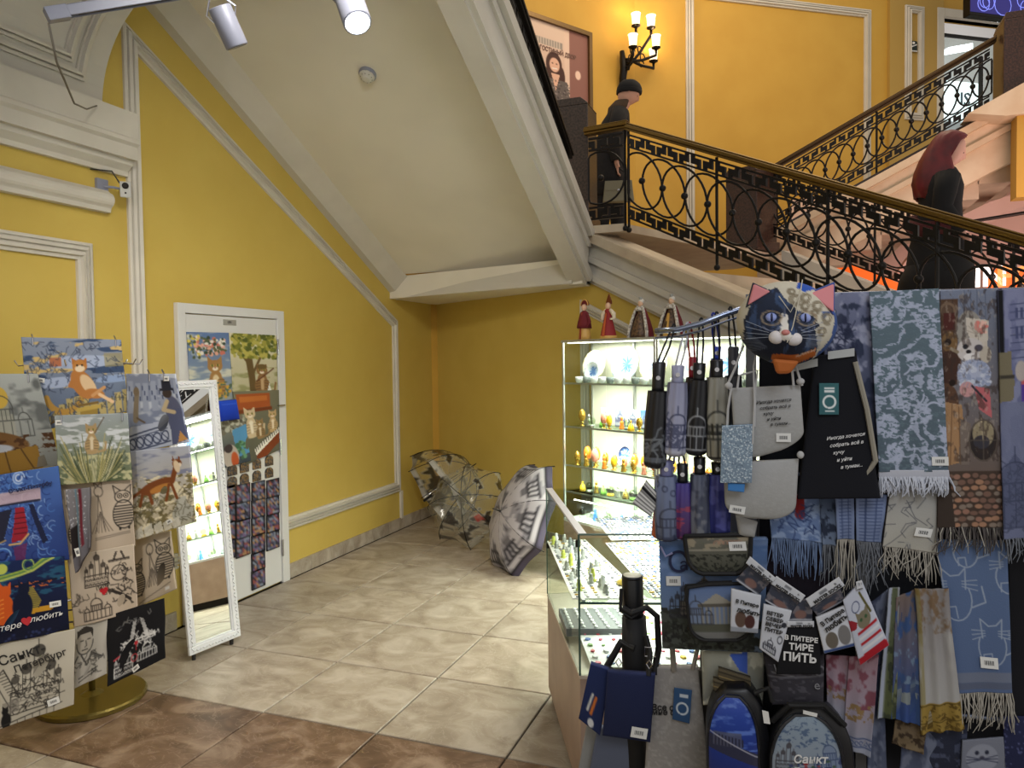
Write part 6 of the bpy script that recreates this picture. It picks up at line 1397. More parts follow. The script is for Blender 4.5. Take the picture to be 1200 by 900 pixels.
def p_animals(c):
    c.grad((120, 128, 148), (105, 85, 70)); k = (48, 50, 62)
    for x in (30, 38, 46, 56): c.line([(x, 0), (x+1, 60)], 1.2, (90, 98, 118), .8); c.line([(x, 24), (x-8, 10)], .9, (85, 92, 112), .7)
    c.rect(0, 10, 22, 110, (85, 62, 48)); c.ell(11, 22, 11, 10, (95, 74, 60)); c.rect(4, 26, 18, 46, (80, 40, 36)); c.ell(12, 60, 10, 12, (120, 92, 60)); c.ell(10, 60, 4, 4, (40, 30, 24)); c.ell(12, 90, 16, 20, (70, 48, 40)); c.ell(8, 132, 16, 24, (92, 66, 50)); c.ell(16, 108, 4, 4, (40, 28, 22))
    c.ell(36, 46, 16, 22, (150, 145, 138)); c.poly([(32, 32), (60, 36), (58, 72), (44, 66), (34, 50)], (205, 195, 182)); c.ell(50, 44, 7, 5, (215, 125, 115)); c.speck([(220, 130, 120), (235, 190, 175)], 14, 1.5, 3, (42, 38, 58, 50), 3)
    c.ell(38, 70, 17, 14, (205, 198, 195)); c.ell(56, 76, 7, 10, (190, 180, 165)); c.ell(32, 66, 3.4, 3, (35, 36, 44)); c.ell(48, 68, 5, 4, (80, 76, 86)); c.ell(36, 72, 3.2, 2.4, (38, 34, 38)); c.ell(38, 78, 8, 4, (235, 230, 228)); c.line([(14, 68), (22, 72)], 4, (140, 125, 105))
    c.ell(42, 98, 20, 17, (175, 182, 205)); c.speck([(150, 160, 188), (200, 205, 220)], 60, 1.5, 3, (24, 84, 60, 112), 5); c.ell(34, 116, 9, 9, (200, 150, 150)); c.poly([(42, 112), (60, 116), (62, 150), (48, 140)], (190, 105, 110)); c.line([(40, 112), (56, 130)], 2.5, (60, 52, 60))
    c.poly([(6, 130), (28, 134), (34, 200), (8, 206)], (165, 128, 92)); c.poly([(26, 150), (38, 156), (36, 204), (24, 204)], (120, 108, 100)); c.ell(52, 176, 16, 24, (48, 42, 42)); c.ell(52, 168, 12, 16, (150, 138, 112)); c.ell(50, 178, 9, 8, (60, 58, 66)); c.line([(50, 150), (52, 176)], 1.5, (200, 185, 150))
    c.noise((60, 48, 44), 5, 9, .56, .12, .55, seed=21, y1=.72); c.noise((190, 176, 160), 4, 7, .62, .1, .35, seed=22, y1=.72)
    for i in range(7): a_ = math.radians(200+i*22); c.line([(46, 52), (46+14*math.cos(a_), 52+15*math.sin(a_))], .8, (160, 148, 136), .8)
    for i in range(26): a_ = i*.25; c.line([(42+15*math.cos(a_), 98+12*math.sin(a_)), (42+20*math.cos(a_), 98+17*math.sin(a_))], .8, (130, 140, 172), .7)
    c.arc(52, 176, 16, 0, 360, 1.6, (92, 82, 74), ry=24); c.line([(52, 152), (52, 200)], 1, (92, 82, 74)); c.line([(38, 176), (68, 176)], 1, (92, 82, 74)); c.arc(9, 24, 9, 0, 180, 3, (120, 98, 80)); c.line([(16, 132), (14, 204)], .9, (105, 78, 54)); c.line([(24, 136), (26, 204)], .9, (105, 78, 54))
    q = random.Random(1); c.rect(0, 212, 75, 290, (72, 58, 50))
    for j in range(9):
        for i in range(8): c.ell(4+i*9.5+(j % 2)*5+q.uniform(-1.2, 1.2), 218+j*7.2+q.uniform(-1, 1), q.uniform(3.4, 4.9), q.uniform(2.4, 3.3), q.choice([(150, 112, 96), (135, 120, 108), (165, 125, 100), (120, 92, 80)]))
    c.poly([(0, 225), (14, 218), (22, 290), (0, 290)], (60, 50, 44))
s3 = cloth('scarf', 'brown scarf picturing a pale dog in a flowered bonnet over cobbles', 'scarf', PS, [(1102, 341), (1174, 338), (1180, 618), (1098, 618)], p_animals, .012, group=GS, wave=(.003, 1.5, .3), ss=1.1)
fringe(s3, .062, 46, M_fr4, seed=3, jit=.4); fringe(s3, .060, 10, M_fr3, seed=13, jit=.5)
def p_city2(c):
    c.grad((112, 116, 150), (95, 100, 135)); c.noise((130, 134, 165), 9, 20, .5, .1, seed=4); 
    for j in range(8): c.line([(14, 18+j*9), (50, 16+j*9)], .7, (70, 76, 108)); 
    for i in range(4): c.rect(20+i*6, 22, 23+i*6, 34, (70, 76, 110)); c.rect(20+i*6, 44, 23+i*6, 58, (70, 76, 110))
    c.rect(0, 0, 6, 78, (22, 22, 26)); c.poly([(-2, 74), (14, 72), (14, 90), (18, 108), (16, 130), (-2, 132)], (120, 112, 90)); c.rect(0, 100, 18, 104, (60, 56, 48)); c.rect(26, 92, 44, 116, (190, 90, 95)); c.rect(26, 112, 44, 132, (85, 60, 150)); c.ell(26, 96, 7, 12, (180, 170, 165))
    c.rect(0, 132, 50, 300, (112, 118, 145), .8); domes(c, 16, 280, 96, (58, 64, 88), 1.3, fill=(88, 94, 122)); scribble(c, (0, 200, 40, 290), (70, 76, 100), 60, 3, .9, 6)
s4 = cloth('scarf', 'blue scarf with a domed cathedral and a monument column, cut by the picture edge', 'scarf', PS, [(1169, 340), (1225, 336), (1230, 630), (1176, 632)], p_city2, .02, group=GS, wave=(.003, 1.5, .5))
fringe(s4, .055, 26, M_fr5, seed=4, jit=.4)
# hanging lower scarves
def p_bl1(c): c.grad((120, 140, 180), (105, 128, 172)); c.noise((150, 170, 205), 10, 6, .5, .1, seed=1); c.line([(10, 8), (50, 26)], 1.2, (45, 60, 100)); c.line([(8, 30), (54, 10)], 1, (45, 60, 100)); c.rect(31, 0, 42, 24, (150, 45, 48)); c.ell(36, 24, 6, 5, (150, 45, 48)); scribble(c, (4, 20, 54, 44), (50, 66, 110), 18, 2, 1, 8)
s5 = cloth('scarf', 'blue scarf end with a red patch hanging under the black tote', 'scarf', PS, [(900, 575), (962, 583), (964, 636), (904, 630)], p_bl1, -.02, group=GS, wave=(.004, 2, .6)); fringe(s5, .085, 42, M_fr2, seed=5, jit=.15)
def p_bl2(c): c.grad((125, 140, 178), (118, 132, 165)); [c.line([(4, 4+i*4), (c.w-4, 3+i*4)], .8, (70, 84, 120)) for i in range(14)]; c.rect(c.w*.3, 4, c.w*.36, 60, (60, 74, 110)); c.rect(c.w*.66, 4, c.w*.7, 60, (60, 74, 110))
s6 = cloth('scarf', 'narrow slate scarf end beside the blue one, darker towards the top', 'scarf', PS, [(960, 578), (980, 580), (982, 640), (964, 638)], lambda c: (c.grad((70, 82, 105), (120, 135, 160)), c.noise((40, 48, 66), 6, 8, .5, .1, seed=3)), -.012, group=GS, wave=(.004, 1, .6)); fringe(s6, .10, 12, M_fr5, seed=6, jit=.2)
s7 = cloth('scarf', 'blue scarf end with a pale tower panel', 'scarf', PS, [(979, 580), (1001, 581), (1001, 632), (981, 632)], p_bl2, -.004, group=GS, wave=(.003, 1, .6)); fringe(s7, .125, 18, M_fr3, seed=7, jit=.2, r=.0013)
s8 = cloth('scarf', 'blue scarf end ruled like shutters, left of the cracked beige one', 'scarf', PS, [(1003, 580), (1040, 580), (1033, 636), (1004, 634)], p_bl2, 0., group=GS, wave=(.003, 1, .6), seed=3); fringe(s8, .115, 26, M_fr5, seed=8, jit=.35)
def p_crack(c):
    c.grad((165, 165, 165), (175, 172, 162)); q = random.Random(12)
    for i in range(15):
        x, y = q.uniform(0, 62), q.uniform(0, 86); p = [(x, y)]
        for k in range(4): x += q.uniform(-12, 14); y += q.uniform(-3, 13); p.append((x, y))
        c.line(p, .6, (92, 94, 100))
s9 = cloth('scarf', 'pale beige scarf with a cracked line pattern below the floral scarf', 'scarf', PS, [(1046, 556), (1098, 556), (1099, 648), (1034, 640)], p_crack, .004, group=GS, wave=(.004, 1.2, .6), ss=1.1); fringe(s9, .075, 34, M_fr3, seed=9, jit=.5); price_tag(s9, .72, .75, .036, .02, -.12)
def p_dk(c): c.grad((70, 60, 62), (60, 56, 54)); c.noise((95, 85, 80), 8, 12, .5, .1, seed=2)
cloth('scarf', 'dark brownish scarf between the shutter-ruled and cracked ones', 'scarf', PS, [(1036, 560), (1056, 558), (1050, 640), (1034, 640)], p_dk, -.012, group=GS, wave=(.003, 1, .6))
def wcat(c, x, y, s_, k=(150, 162, 182)):
    c.arc(x, y-s_*.35, s_*.3, 150, 390, 1.6, k, ry=s_*.4); c.line([(x-s_*.2, y-s_*.55), (x-s_*.22, y-s_*.95), (x-s_*.06, y-s_*.8), (x+s_*.1, y-s_*.82), (x+s_*.22, y-s_*.95), (x+s_*.2, y-s_*.55)], 1.6, k)
    for i in range(3): c.line([(x+s_*.14, y-s_*(.7-.05*i)), (x+s_*.42, y-s_*(.72-.1*i))], 1.1, k); c.line([(x-s_*.14, y-s_*(.7-.05*i)), (x-s_*.42, y-s_*(.72-.1*i))], 1.1, k)
    c.line([(x-s_*.2, y), (x-s_*.2, y-s_*.2), (x-s_*.02, y-s_*.22), (x, y)], 1.4, k); c.line([(x+s_*.3, y-s_*.2), (x+s_*.55, y-s_*.3), (x+s_*.5, y-s_*.6)], 1.8, k)
def p_cats(c):
    c.grad((92, 112, 148), (84, 102, 138)); wcat(c, 30, 30, 44); wcat(c, 76, 60, 50); wcat(c, 14, 92, 62); wcat(c, 52, 146, 56); wcat(c, 84, 130, 30); c.rect(0, 156, 90, 168, (110, 118, 138)); c.rect(0, 168, 90, 176, (90, 98, 120))
s10 = cloth('scarf', 'denim blue scarf with white outlined cats and long pale fringe', 'scarf', PS, [(1096, 632), (1180, 634), (1186, 812), (1122, 812)], p_cats, -.004, group=GS, wave=(.003, 1.2, .4), ss=1.1); fringe(s10, .085, 40, M_fr3, seed=10, jit=.3); price_tag(s10, .62, .80, .036, .026, -.05)
GSI = 'silky scarves in the lower part of the stand'
def p_silk1(c): c.grad((135, 130, 130), (178, 178, 176)); c.noise((122, 100, 78), 7, 10, .5, .2, seed=4, y1=.32); c.rect(0, 0, 6, 140, (120, 105, 40), .5); c.noise((170, 168, 165), 10, 40, .5, .2, seed=5, y0=.3, y1=.82); c.rect(0, 134, 60, 170, (150, 125, 60)); c.noise((95, 75, 30), 4, 4, .55, .08, seed=6, y0=.8); c.line([(0, 136), (60, 136)], 1.4, (90, 72, 30)); c.line([(0, 156), (60, 156)], 1.4, (90, 72, 30))
cloth('silk_scarf', 'silvery silk scarf with an ornate golden border', 'scarf', PS, [(1072, 690), (1112, 690), (1132, 856), (1078, 860)], p_silk1, .012, group=GSI, wave=(.007, 2.5, .3), gather=.1)
def p_silk2(c): c.grad((120, 104, 98), (52, 76, 135)); c.noise((60, 84, 130), 8, 20, .5, .1, seed=2); c.poly([(0, 118), (30, 116), (26, 132), (0, 126)], (130, 138, 140)); c.noise((110, 130, 155), 6, 10, .58, .08, seed=3, y0=.3, y1=.7)
cloth('silk_scarf', 'deep blue silk scarf next to the gold-bordered one', 'scarf', PS, [(1050, 700), (1078, 690), (1080, 850), (1044, 842)], p_silk2, .006, group=GSI, wave=(.006, 2, .3), seed=1)
def p_silk3(c): c.grad((150, 152, 160), (90, 96, 60)); c.rect(6, 0, 14, 180, (84, 92, 60), .8); c.noise((60, 66, 50), 5, 9, .5, .1, seed=2); c.rect(0, 0, 5, 180, (165, 172, 190))
cloth('silk_scarf', 'narrow green and white edged silk scarf falling at a slant', 'scarf', PS, [(1042, 690), (1054, 688), (1050, 842), (1028, 842)], p_silk3, .004, group=GSI, wave=(.005, 1, .3), seed=2)
def p_silk4(c): c.grad((150, 120, 130), (150, 155, 170)); c.noise((120, 70, 82), 9, 12, .48, .12, seed=5, y1=.55); c.noise((135, 110, 75), 4, 4, .5, .08, seed=6, y0=.5, y1=.68); c.line([(0, 98), (50, 94)], 1.5, (60, 76, 115)); c.line([(0, 108), (50, 104)], 1.5, (60, 76, 115)); [c.arc(4+i*6, 103-i*.4, 2.2, 0, 300, 1, (60, 76, 115)) for i in range(7)]
cloth('silk_scarf', 'pink and pale silk scarf with a blue key pattern edge', 'scarf', PS, [(995, 770), (1030, 768), (1020, 888), (988, 876)], p_silk4, .008, group=GSI, wave=(.005, 1.5, .3), seed=3)
cloth('silk_scarf', 'dusky rose silk scarf tucked left of the key-patterned one', 'scarf', PS, [(968, 768), (998, 770), (992, 850), (970, 838)], p_silk4, .0, group=GSI, wave=(.005, 1.5, .3), seed=4)
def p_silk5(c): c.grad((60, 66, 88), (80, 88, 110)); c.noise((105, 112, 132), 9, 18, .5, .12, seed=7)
for k, (cor, lb) in enumerate((([(1018, 780), (1034, 780), (1040, 905), (1016, 905)], 'dark slate silk scarf behind the key-patterned one'), ([(1058, 850), (1098, 856), (1102, 905), (1054, 905)], 'dark grey scarf end below the gold-bordered scarf'), ([(1002, 720), (1042, 690), (1036, 790), (1006, 790)], 'dark blue grey scarf hanging behind the striped-cat sock'))):
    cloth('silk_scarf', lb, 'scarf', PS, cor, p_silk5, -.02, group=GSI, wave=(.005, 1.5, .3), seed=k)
def p_brownpat(c): c.grad((95, 80, 62), (120, 104, 80)); c.noise((60, 48, 36), 5, 5, .5, .08, seed=8); c.line([(2, 36), (24, 48), (40, 40)], 2, (170, 140, 90))
cloth('silk_scarf', 'small brown patterned scarf corner under the blue silk one', 'scarf', PS, [(1050, 840), (1086, 852), (1082, 884), (1046, 872)], p_brownpat, -.006, group=GSI, wave=(.004, 1.5, .3), seed=9)
# black tote
def p_blk(c): c.grad((20, 21, 27), (22, 23, 30))
tb = cloth('tote_bag', 'big black tote bag with white handwriting and a teal label', 'tote bag', PS, [(955, 417), (1003, 411), (1032, 584), (935, 585)], p_blk, .045, ss=.4, th=.012, bulge=.006, group='cloth bags hung on the stand')
for s_, y in (('Иногда хочется', 0), ('собрать всё в', 1), ('кучу', 2), ('и уйти', 3), ('в туман...', 4)): writing(tb, s_, .32+.05*y, .59+.05*y, .0108, M_inkw, .35, .03, sx=1., bold=.01, fit=False)
def p_lab(c): c.grad((62, 108, 112), (58, 100, 106)); c.rect(6, 5, 18, 7, (225, 230, 230)); c.rect(6, 8, 18, 11, (225, 230, 230)); c.arc(12, 22, 7, 60, 240, 2.4, (225, 230, 230)); c.arc(12, 22, 7, 260, 420, 2.4, (225, 230, 230)); c.rect(7, 32, 18, 33.5, (225, 230, 230))
cloth('label', 'teal paper label', None, PS, [(960, 449), (983, 449), (983, 486), (960, 486)], p_lab, .058, ss=1.4, th=.002, parent=tb['o'])
for a_, b_ in (((970, 412), (1001, 408)), ((921, 428), (958, 420))):
    q0 = [PS.at(a_[0], a_[1], .05), PS.at(b_[0], b_[1], .05)]; MB().prism([q0[0], q0[1], q0[1]-V(0, 0, .018), q0[0]-V(0, 0, .018)], PS.n*.003).build('tab', mat('light_tape', (180, 182, 180), .6), tb['o'])
MB().tube([PS.at(1002, 424, .05), PS.at(1016, 480, .056), PS.at(1026, 540, .05), PS.at(1012, 560, .04)], .006, 6).build('strap', mat('beige_strap', (150, 145, 132), .9), tb['o'])
# pouches
def p_grey(c): c.grad((170, 170, 170), (158, 158, 155)); c.noise((180, 180, 180), 3, 1.5, .4, .5, .5, seed=2)
pb = cloth('cloth_pouch', 'grey cord-handled pouch with black handwriting, under the cat face', 'pouch', PS, [(857, 455), (938, 451), (943, 520), (862, 543)], p_grey, .075, ss=.6, th=.012, bulge=.012, round_b=.25, group='cloth bags hung on the stand')
for s_, y in (('Иногда хочется', 0), ('собрать всё в', 1), ('кучу', 2), ('и уйти', 3), ('в туман...', 4)): writing(pb, s_, .34+.045*y, .24+.085*y, .0100, M_ink, .35, .05, sx=1., bold=.01, fit=False)
price_tag(pb, .70, .80, .032, .02, -.05)
pp = cloth('cloth_pouch', 'grey pouch with rounded corners, below the cord-handled one', 'pouch', PS, [(848, 542), (936, 538), (932, 610), (850, 606)], p_grey, .06, ss=.6, th=.012, bulge=.012, round_b=.3, group='cloth bags hung on the stand'); price_tag(pp, .17, .84, .036, .018, -.2)
M_cord = mat('white_cord', (185, 185, 185), .8)
def cords(par, pts, r=.0028): MB().tube([PS.at(x, y, l) for x, y, l in pts], r, 6).build('cord', M_cord, par)
cords(pb['o'], [(857, 458, .09), (852, 452, .09), (862, 430, .09), (871, 405, .08)]); cords(pb['o'], [(864, 455, .09), (866, 440, .09), (888, 434, .09), (885, 455, .09)]); cords(pb['o'], [(930, 452, .09), (928, 432, .09), (932, 428, .08), (938, 446, .09), (940, 452, .09)])
cords(pb['o'], [(857, 453, .09), (853, 480, .09), (852, 500, .09)]); cords(pb['o'], [(885, 455, .09), (884, 500, .09)])
for px, py in ((854, 452), (938, 447)): MB().ball(PS.at(px, py, .09), .009, .008, .008).build('knot', M_cord, pb['o'], True)
p = PS.at(938, 533, .075); MB().ball(p, .008, .007, .009).build('knot', M_cord, pp['o'], True)
gl = cloth('glitter_case', 'silver-blue glittering flat case hanging on a white cord', 'case', PS, [(846, 499), (883, 497), (881, 566), (844, 566)], lambda c: (c.grad((125, 145, 165), (118, 138, 158)), c.speck([(205, 220, 230), (80, 98, 118), (165, 190, 205), (230, 240, 245)], 620, .4, .8, (0, 0, 40, 70), 3)), .10, ss=1.5, th=.012, m=print_mat('glitter', .25, metal=.4, spec=.8), group='cloth bags hung on the stand')
MB().tube([PS.at(882, 520, .10), PS.at(884, 470, .1), PS.at(883, 430, .09), PS.at(888, 404, .06)], .002, 6).build('cord', M_cord, gl['o'])
cloth('tag', 'blue paper tag', None, PS, [(853, 566), (873, 567), (872, 577), (853, 575)], lambda c: c.grad((70, 130, 195), (70, 130, 195)), .095, th=.002, parent=gl['o'])
# paper bag, flap pouches
def p_pbag(c):
    c.grad((95, 125, 175), (110, 125, 145)); c.noise((125, 148, 190), 30, 12, .5, .2, seed=3, y1=.5); c.rect(0, 84, 112, 130, (72, 76, 70)); c.noise((50, 52, 46), 6, 5, .5, .1, seed=4, y0=.62); domes(c, 52, 90, 52, (52, 54, 60), 1.1, fill=(120, 116, 108)); onions(c, 26, 92, 38, (50, 50, 56), 1); c.noise((40, 40, 38), 5, 6, .55, .1, seed=7, y0=.75)
bg_ = cloth('gift_bag', 'blue paper gift bag with a cityscape, below the lower row of umbrellas', 'gift bag', PS, [(772, 633), (900, 632), (895, 765), (776, 760)], p_pbag, -.03, th=.03, group=None); price_tag(bg_, .13, .37, .036, .024)
writing(bg_, 'С', .075, .29, .075, mat('navy_ink', (20, 30, 70), .6)); writing(bg_, 'анкт', .19, .27, .042, MATS['navy_ink'])
MB().tube([PS.at(774, 640, -.02), PS.at(780, 652, -.015), PS.at(788, 648, -.02)], .003, 6).build('handle', mat('lilac_cord', (150, 150, 190), .6), bg_['o'])
M_bt = mat('black_binding', (18, 18, 20), .7)
def outline(cl, inset=0., r=.006, n=26, rb=.45, name='binding', top=True):
    """a bound edge following a pouch's rounded outline"""
    pts = []
    for i in range(n+1):
        v = i/n; t = max(0, (v-(1-rb))/rb); k = math.sqrt(max(0, 1-t**2.6*.9))*.65+.35; pts.append(spot(cl, .5-.5*k, v, .002))
    for i in range(n, -1, -1):
        v = i/n; t = max(0, (v-(1-rb))/rb); k = math.sqrt(max(0, 1-t**2.6*.9))*.65+.35; pts.append(spot(cl, .5+.5*k, v, .002))
    MB().tube(pts, r, 6, close=top).build(name, M_bt, cl['o'])
def p_flap1(c): c.grad((110, 108, 98), (75, 76, 66)); c.noise((150, 140, 120), 8, 4, .5, .1, seed=1, y1=.4); [c.arc(36+i*5, 10, 3.4, 0, 180, 1.2, (165, 130, 110)) for i in range(6)]; c.rect(0, 16, 90, 18, (150, 145, 130)); c.noise((45, 46, 40), 4, 3, .5, .1, seed=3, y0=.5)
fl1 = cloth('flap_pouch', 'black-bound pouch flap with a garden picture over the gift bag', 'pouch', PS, [(802, 628), (880, 626), (878, 672), (808, 672)], p_flap1, .015, round_b=.55, th=.012, bulge=.006, group='black-bound picture pouches'); outline(fl1, r=.006, rb=.55); price_tag(fl1, .80, .28, .04, .022)
def p_flap2(c): c.grad((100, 122, 165), (125, 135, 150)); c.rect(0, 46, 80, 56, (85, 86, 74)); c.rect(0, 56, 80, 72, (120, 120, 118)); [c.rect(16+i*5, 24, 18+i*5, 46, (150, 145, 132)) for i in range(8)]; c.poly([(14, 24), (34, 10), (56, 24)], (155, 150, 138)); c.rect(12, 22, 60, 26, (95, 90, 82)); domes(c, 10, 46, 34, (60, 60, 66), 1)
fl2 = cloth('flap_pouch', 'black-bound pouch with a columned building, below the garden flap', 'pouch', PS, [(803, 686), (880, 683), (880, 750), (810, 750)], p_flap2, .015, round_b=.35, th=.014, bulge=.006, group='black-bound picture pouches'); outline(fl2, r=.0045, rb=.35)
MB().tube([PS.at(804, 704, .02), PS.at(806, 688, .022), PS.at(830, 684, .024), PS.at(858, 683, .022)], .006, 6).build('strap', M_bt, fl2['o'])
cloth('cloth_bag', 'pale rumpled bag peeping out under the grey pouch', 'bag', PS, [(862, 604), (888, 612), (884, 630), (866, 628)], p_grey, .02, th=.01, bulge=.01, ss=.5)
# socks on printed cards
GK = 'patterned socks clipped to paper headers'
M_pr = print_mat('printed_paper', .5)
def sock(hdr, cor, paint, label, lay, txt=(), mk=M_ink, **k):
    o = cloth('sock', label, 'socks', PS, cor, paint, lay, th=.008, bulge=.004, group=GK, ss=1.1, **k)
    h = cloth('header_card', 'white paper header', None, PS, hdr, lambda c: (c.grad((205, 207, 212), (200, 203, 210)), c.rect(c.w*.36, c.h*.2, c.w*.58, c.h*.5, (120, 122, 128)), c.rect(c.w*.8, c.h*.3, c.w*.84, c.h*.45, (40, 40, 44))), lay+.007, th=.002, parent=o['o'], m=M_pr)
    writing(h, 'MASTER SOCKS', .14, .92, .0125, M_ink, bold=.03, out=.002)
    for s_, u, v, sz, rot in txt: writing(o, s_, u, v, sz, mk, 0, rot, bold=.03)
    return o
w0 = (205, 208, 216)
def ps_cats(c): c.grad(w0, (200, 203, 212)); c.ell(c.w*.35, c.h*.68, c.w*.2, c.h*.2, (95, 75, 65)); c.ell(c.w*.68, c.h*.72, c.w*.18, c.h*.18, (75, 45, 42)); c.rect(0, c.h*.88, c.w, c.h, (150, 155, 165))
def ps_let(c): c.grad(w0, (195, 198, 208)); cathedral = domes(c, c.w*.45, c.h*.93, c.h*.3, (50, 52, 60), 1); c.ell(c.w*.85, c.h*.3, 3, 3, (50, 52, 60)); c.ell(c.w*.82, c.h*.6, 3, 4, (50, 52, 60), ring=1)
def ps_blk(c): c.grad((24, 24, 28), (20, 20, 24))
def ps_grey2(c): c.grad(w0, w0); c.ell(c.w*.3, c.h*.7, c.w*.18, c.h*.22, (105, 98, 88)); c.ell(c.w*.68, c.h*.66, c.w*.18, c.h*.25, (120, 118, 118)); c.rect(0, c.h*.92, c.w, c.h, (60, 80, 130))
def ps_red(c):
    c.grad((195, 200, 215), (190, 195, 210)); c.arc(c.w*.4, c.h*.22, 6, 0, 360, 1, (50, 60, 100)); c.line([(c.w*.72, c.h*.1), (c.w*.86, c.h*.42)], 3, (90, 85, 45)); c.poly([(0, c.h*.3), (c.w*.3, c.h*.42), (c.w*.2, c.h*.5), (0, c.h*.48)], (150, 40, 50))
    c.ell(c.w*.55, c.h*.45, c.w*.26, c.h*.12, (125, 118, 98)); 
    for q_ in (-1, 1): c.poly([(c.w*(.55+q_*.24), c.h*.28), (c.w*(.55+q_*.08), c.h*.36), (c.w*(.55+q_*.24), c.h*.44)], (125, 118, 98)); c.ell(c.w*(.55+q_*.1), c.h*.43, 2, 2, (60, 90, 60))
    for i in range(5): c.rect(c.w*.2, c.h*(.56+.08*i), c.w*.95, c.h*(.60+.08*i), (170, 35, 45) if i % 2 == 0 else (215, 215, 220))
    c.rect(0, c.h*.9, c.w, c.h, (165, 30, 42))
ph = [((880, 652), (910, 678), (900, 690), (872, 668))]
def pc2(k):
    def f(c): c.grad((70, 75, 90), (45, 48, 60)); c.noise((110, 105, 110), 8, 5, .5, .1, seed=k); c.ell(c.w*.5, c.h*.7, c.w*.25, c.h*.2, (125, 95, 88)); c.rect(0, c.h*.9, c.w, c.h, (190, 192, 200))
    return f
sock([(879, 652), (910, 678), (904, 684), (874, 660)], [(857, 690), (892, 698), (888, 742), (856, 740)], ps_cats, 'white sock with two brown cats below the first paper header', .055, (('В Питере', .14, .28, .018, 0), ('любить', .2, .48, .018, 0)))
sock([(910, 675), (944, 698), (938, 706), (903, 684)], [(895, 708), (928, 716), (912, 776), (890, 760)], ps_let, 'white lettered sock with a church drawing', .052, (('ВЕТЕР', .12, .18, .012, 0), ('СЕВЕР', .12, .3, .012, 0), ('ВЕЧЕР', .12, .42, .012, 0), ('ПИТЕР', .12, .54, .012, 0)))
sock([(922, 728), (954, 728), (954, 735), (922, 735)], [(916, 733), (960, 732), (962, 790), (910, 790)], ps_blk, 'black sock lettered in white, in the middle of the row', .048, (('В ПИТЕРЕ', .09, .26, .020, -.14), ('ТИРЕ', .22, .46, .021, -.12), ('ПИТЬ', .10, .68, .027, -.12)), M_inkw)
sock([(944, 702), (983, 676), (990, 686), (950, 712)], [(956, 724), (994, 708), (1006, 756), (966, 766)], ps_grey2, 'white sock with two grey cats beside the black sock', .058, (('В Питере', .12, .26, .018, .2), ('любить', .2, .44, .018, .2)))
sock([(1003, 682), (1010, 680), (1012, 690), (1004, 692)], [(988, 704), (1010, 680), (1042, 756), (1008, 780)], ps_red, 'red-striped sock with a brown cat face and a cloud', .062)
for k, (cor, lb) in enumerate((([(880, 660), (903, 682), (888, 698), (862, 680)], 'dark packet picture above the brown-cat sock'), ([(904, 686), (936, 706), (926, 722), (896, 704)], 'packet picture with a red roofed scene above the lettered sock'), ([(925, 702), (952, 702), (952, 728), (924, 728)], 'packet picture with reddish figures above the black sock'), ([(950, 712), (985, 690), (990, 704), (958, 722)], 'packet picture with dusky houses above the grey-cat sock'))):
    cloth('picture_packet', lb, 'packet', PS, cor, pc2(k+2), .045, th=.004, m=M_pr, group='picture packets among the socks')
def p_sack(c): c.grad((46, 44, 50), (62, 60, 68)); c.noise((80, 78, 86), 8, 4, .55, .1, seed=2); c.arc(60, 18, 5, 0, 300, 1.4, (130, 130, 136)); c.line([(6, 18), (30, 22)], 1.4, (120, 120, 126)); c.rect(0, 22, 90, 24, (95, 94, 100))
sk_ = cloth('cloth_bag', 'dark cloth sack with pale letters below the socks', 'bag', PS, [(895, 768), (966, 766), (965, 826), (905, 826)], p_sack, .02, th=.03, bulge=.02); writing(sk_, 'W.', .1, .3, .03, mat('grey_ink', (130, 130, 136), .7), .2); writing(sk_, 'e', .8, .62, .03, MATS['grey_ink'])
def p_dkbag(c): c.grad((30, 32, 42), (24, 26, 34)); c.noise((48, 50, 60), 10, 8, .55, .1, seed=4)
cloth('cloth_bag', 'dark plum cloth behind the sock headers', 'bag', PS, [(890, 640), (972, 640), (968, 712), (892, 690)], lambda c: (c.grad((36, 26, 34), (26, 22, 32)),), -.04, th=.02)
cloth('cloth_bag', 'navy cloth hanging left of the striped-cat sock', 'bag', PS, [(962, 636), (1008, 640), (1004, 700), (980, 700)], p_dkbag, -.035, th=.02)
# backpacks
def p_bp1(c):
    c.grad((40, 75, 175), (35, 40, 95)); c.noise((90, 120, 200), 14, 5, .5, .2, seed=2, y1=.5); c.poly([(0, 42), (20, 50), (50, 60), (66, 66), (66, 80), (0, 60)], (50, 52, 74)); c.rect(6, 40, 40, 56, (90, 92, 110), .8); [c.rect(8+i*4, 42+i*.6, 10+i*4, 56, (45, 46, 66)) for i in range(9)]
    c.line([(0, 40), (66, 70)], 1.5, (160, 160, 175)); c.noise((120, 70, 80), 7, 6, .5, .1, seed=5, y0=.72); c.rect(0, 88, 14, 98, (150, 150, 140))
def p_bp2(c):
    c.grad((130, 148, 165), (160, 160, 168)); c.noise((80, 100, 130), 6, 3, .58, .08, seed=3, y1=.3); domes(c, 70, 62, 36, (60, 76, 110), 1.1, fill=(120, 135, 160)); onions(c, 18, 62, 32, (60, 55, 60), 1); c.rect(30, 58, 70, 76, (45, 50, 90)); c.speck([(60, 70, 110), (160, 60, 60), (70, 90, 70)], 50, 1, 3, (20, 50, 90, 86), 4)
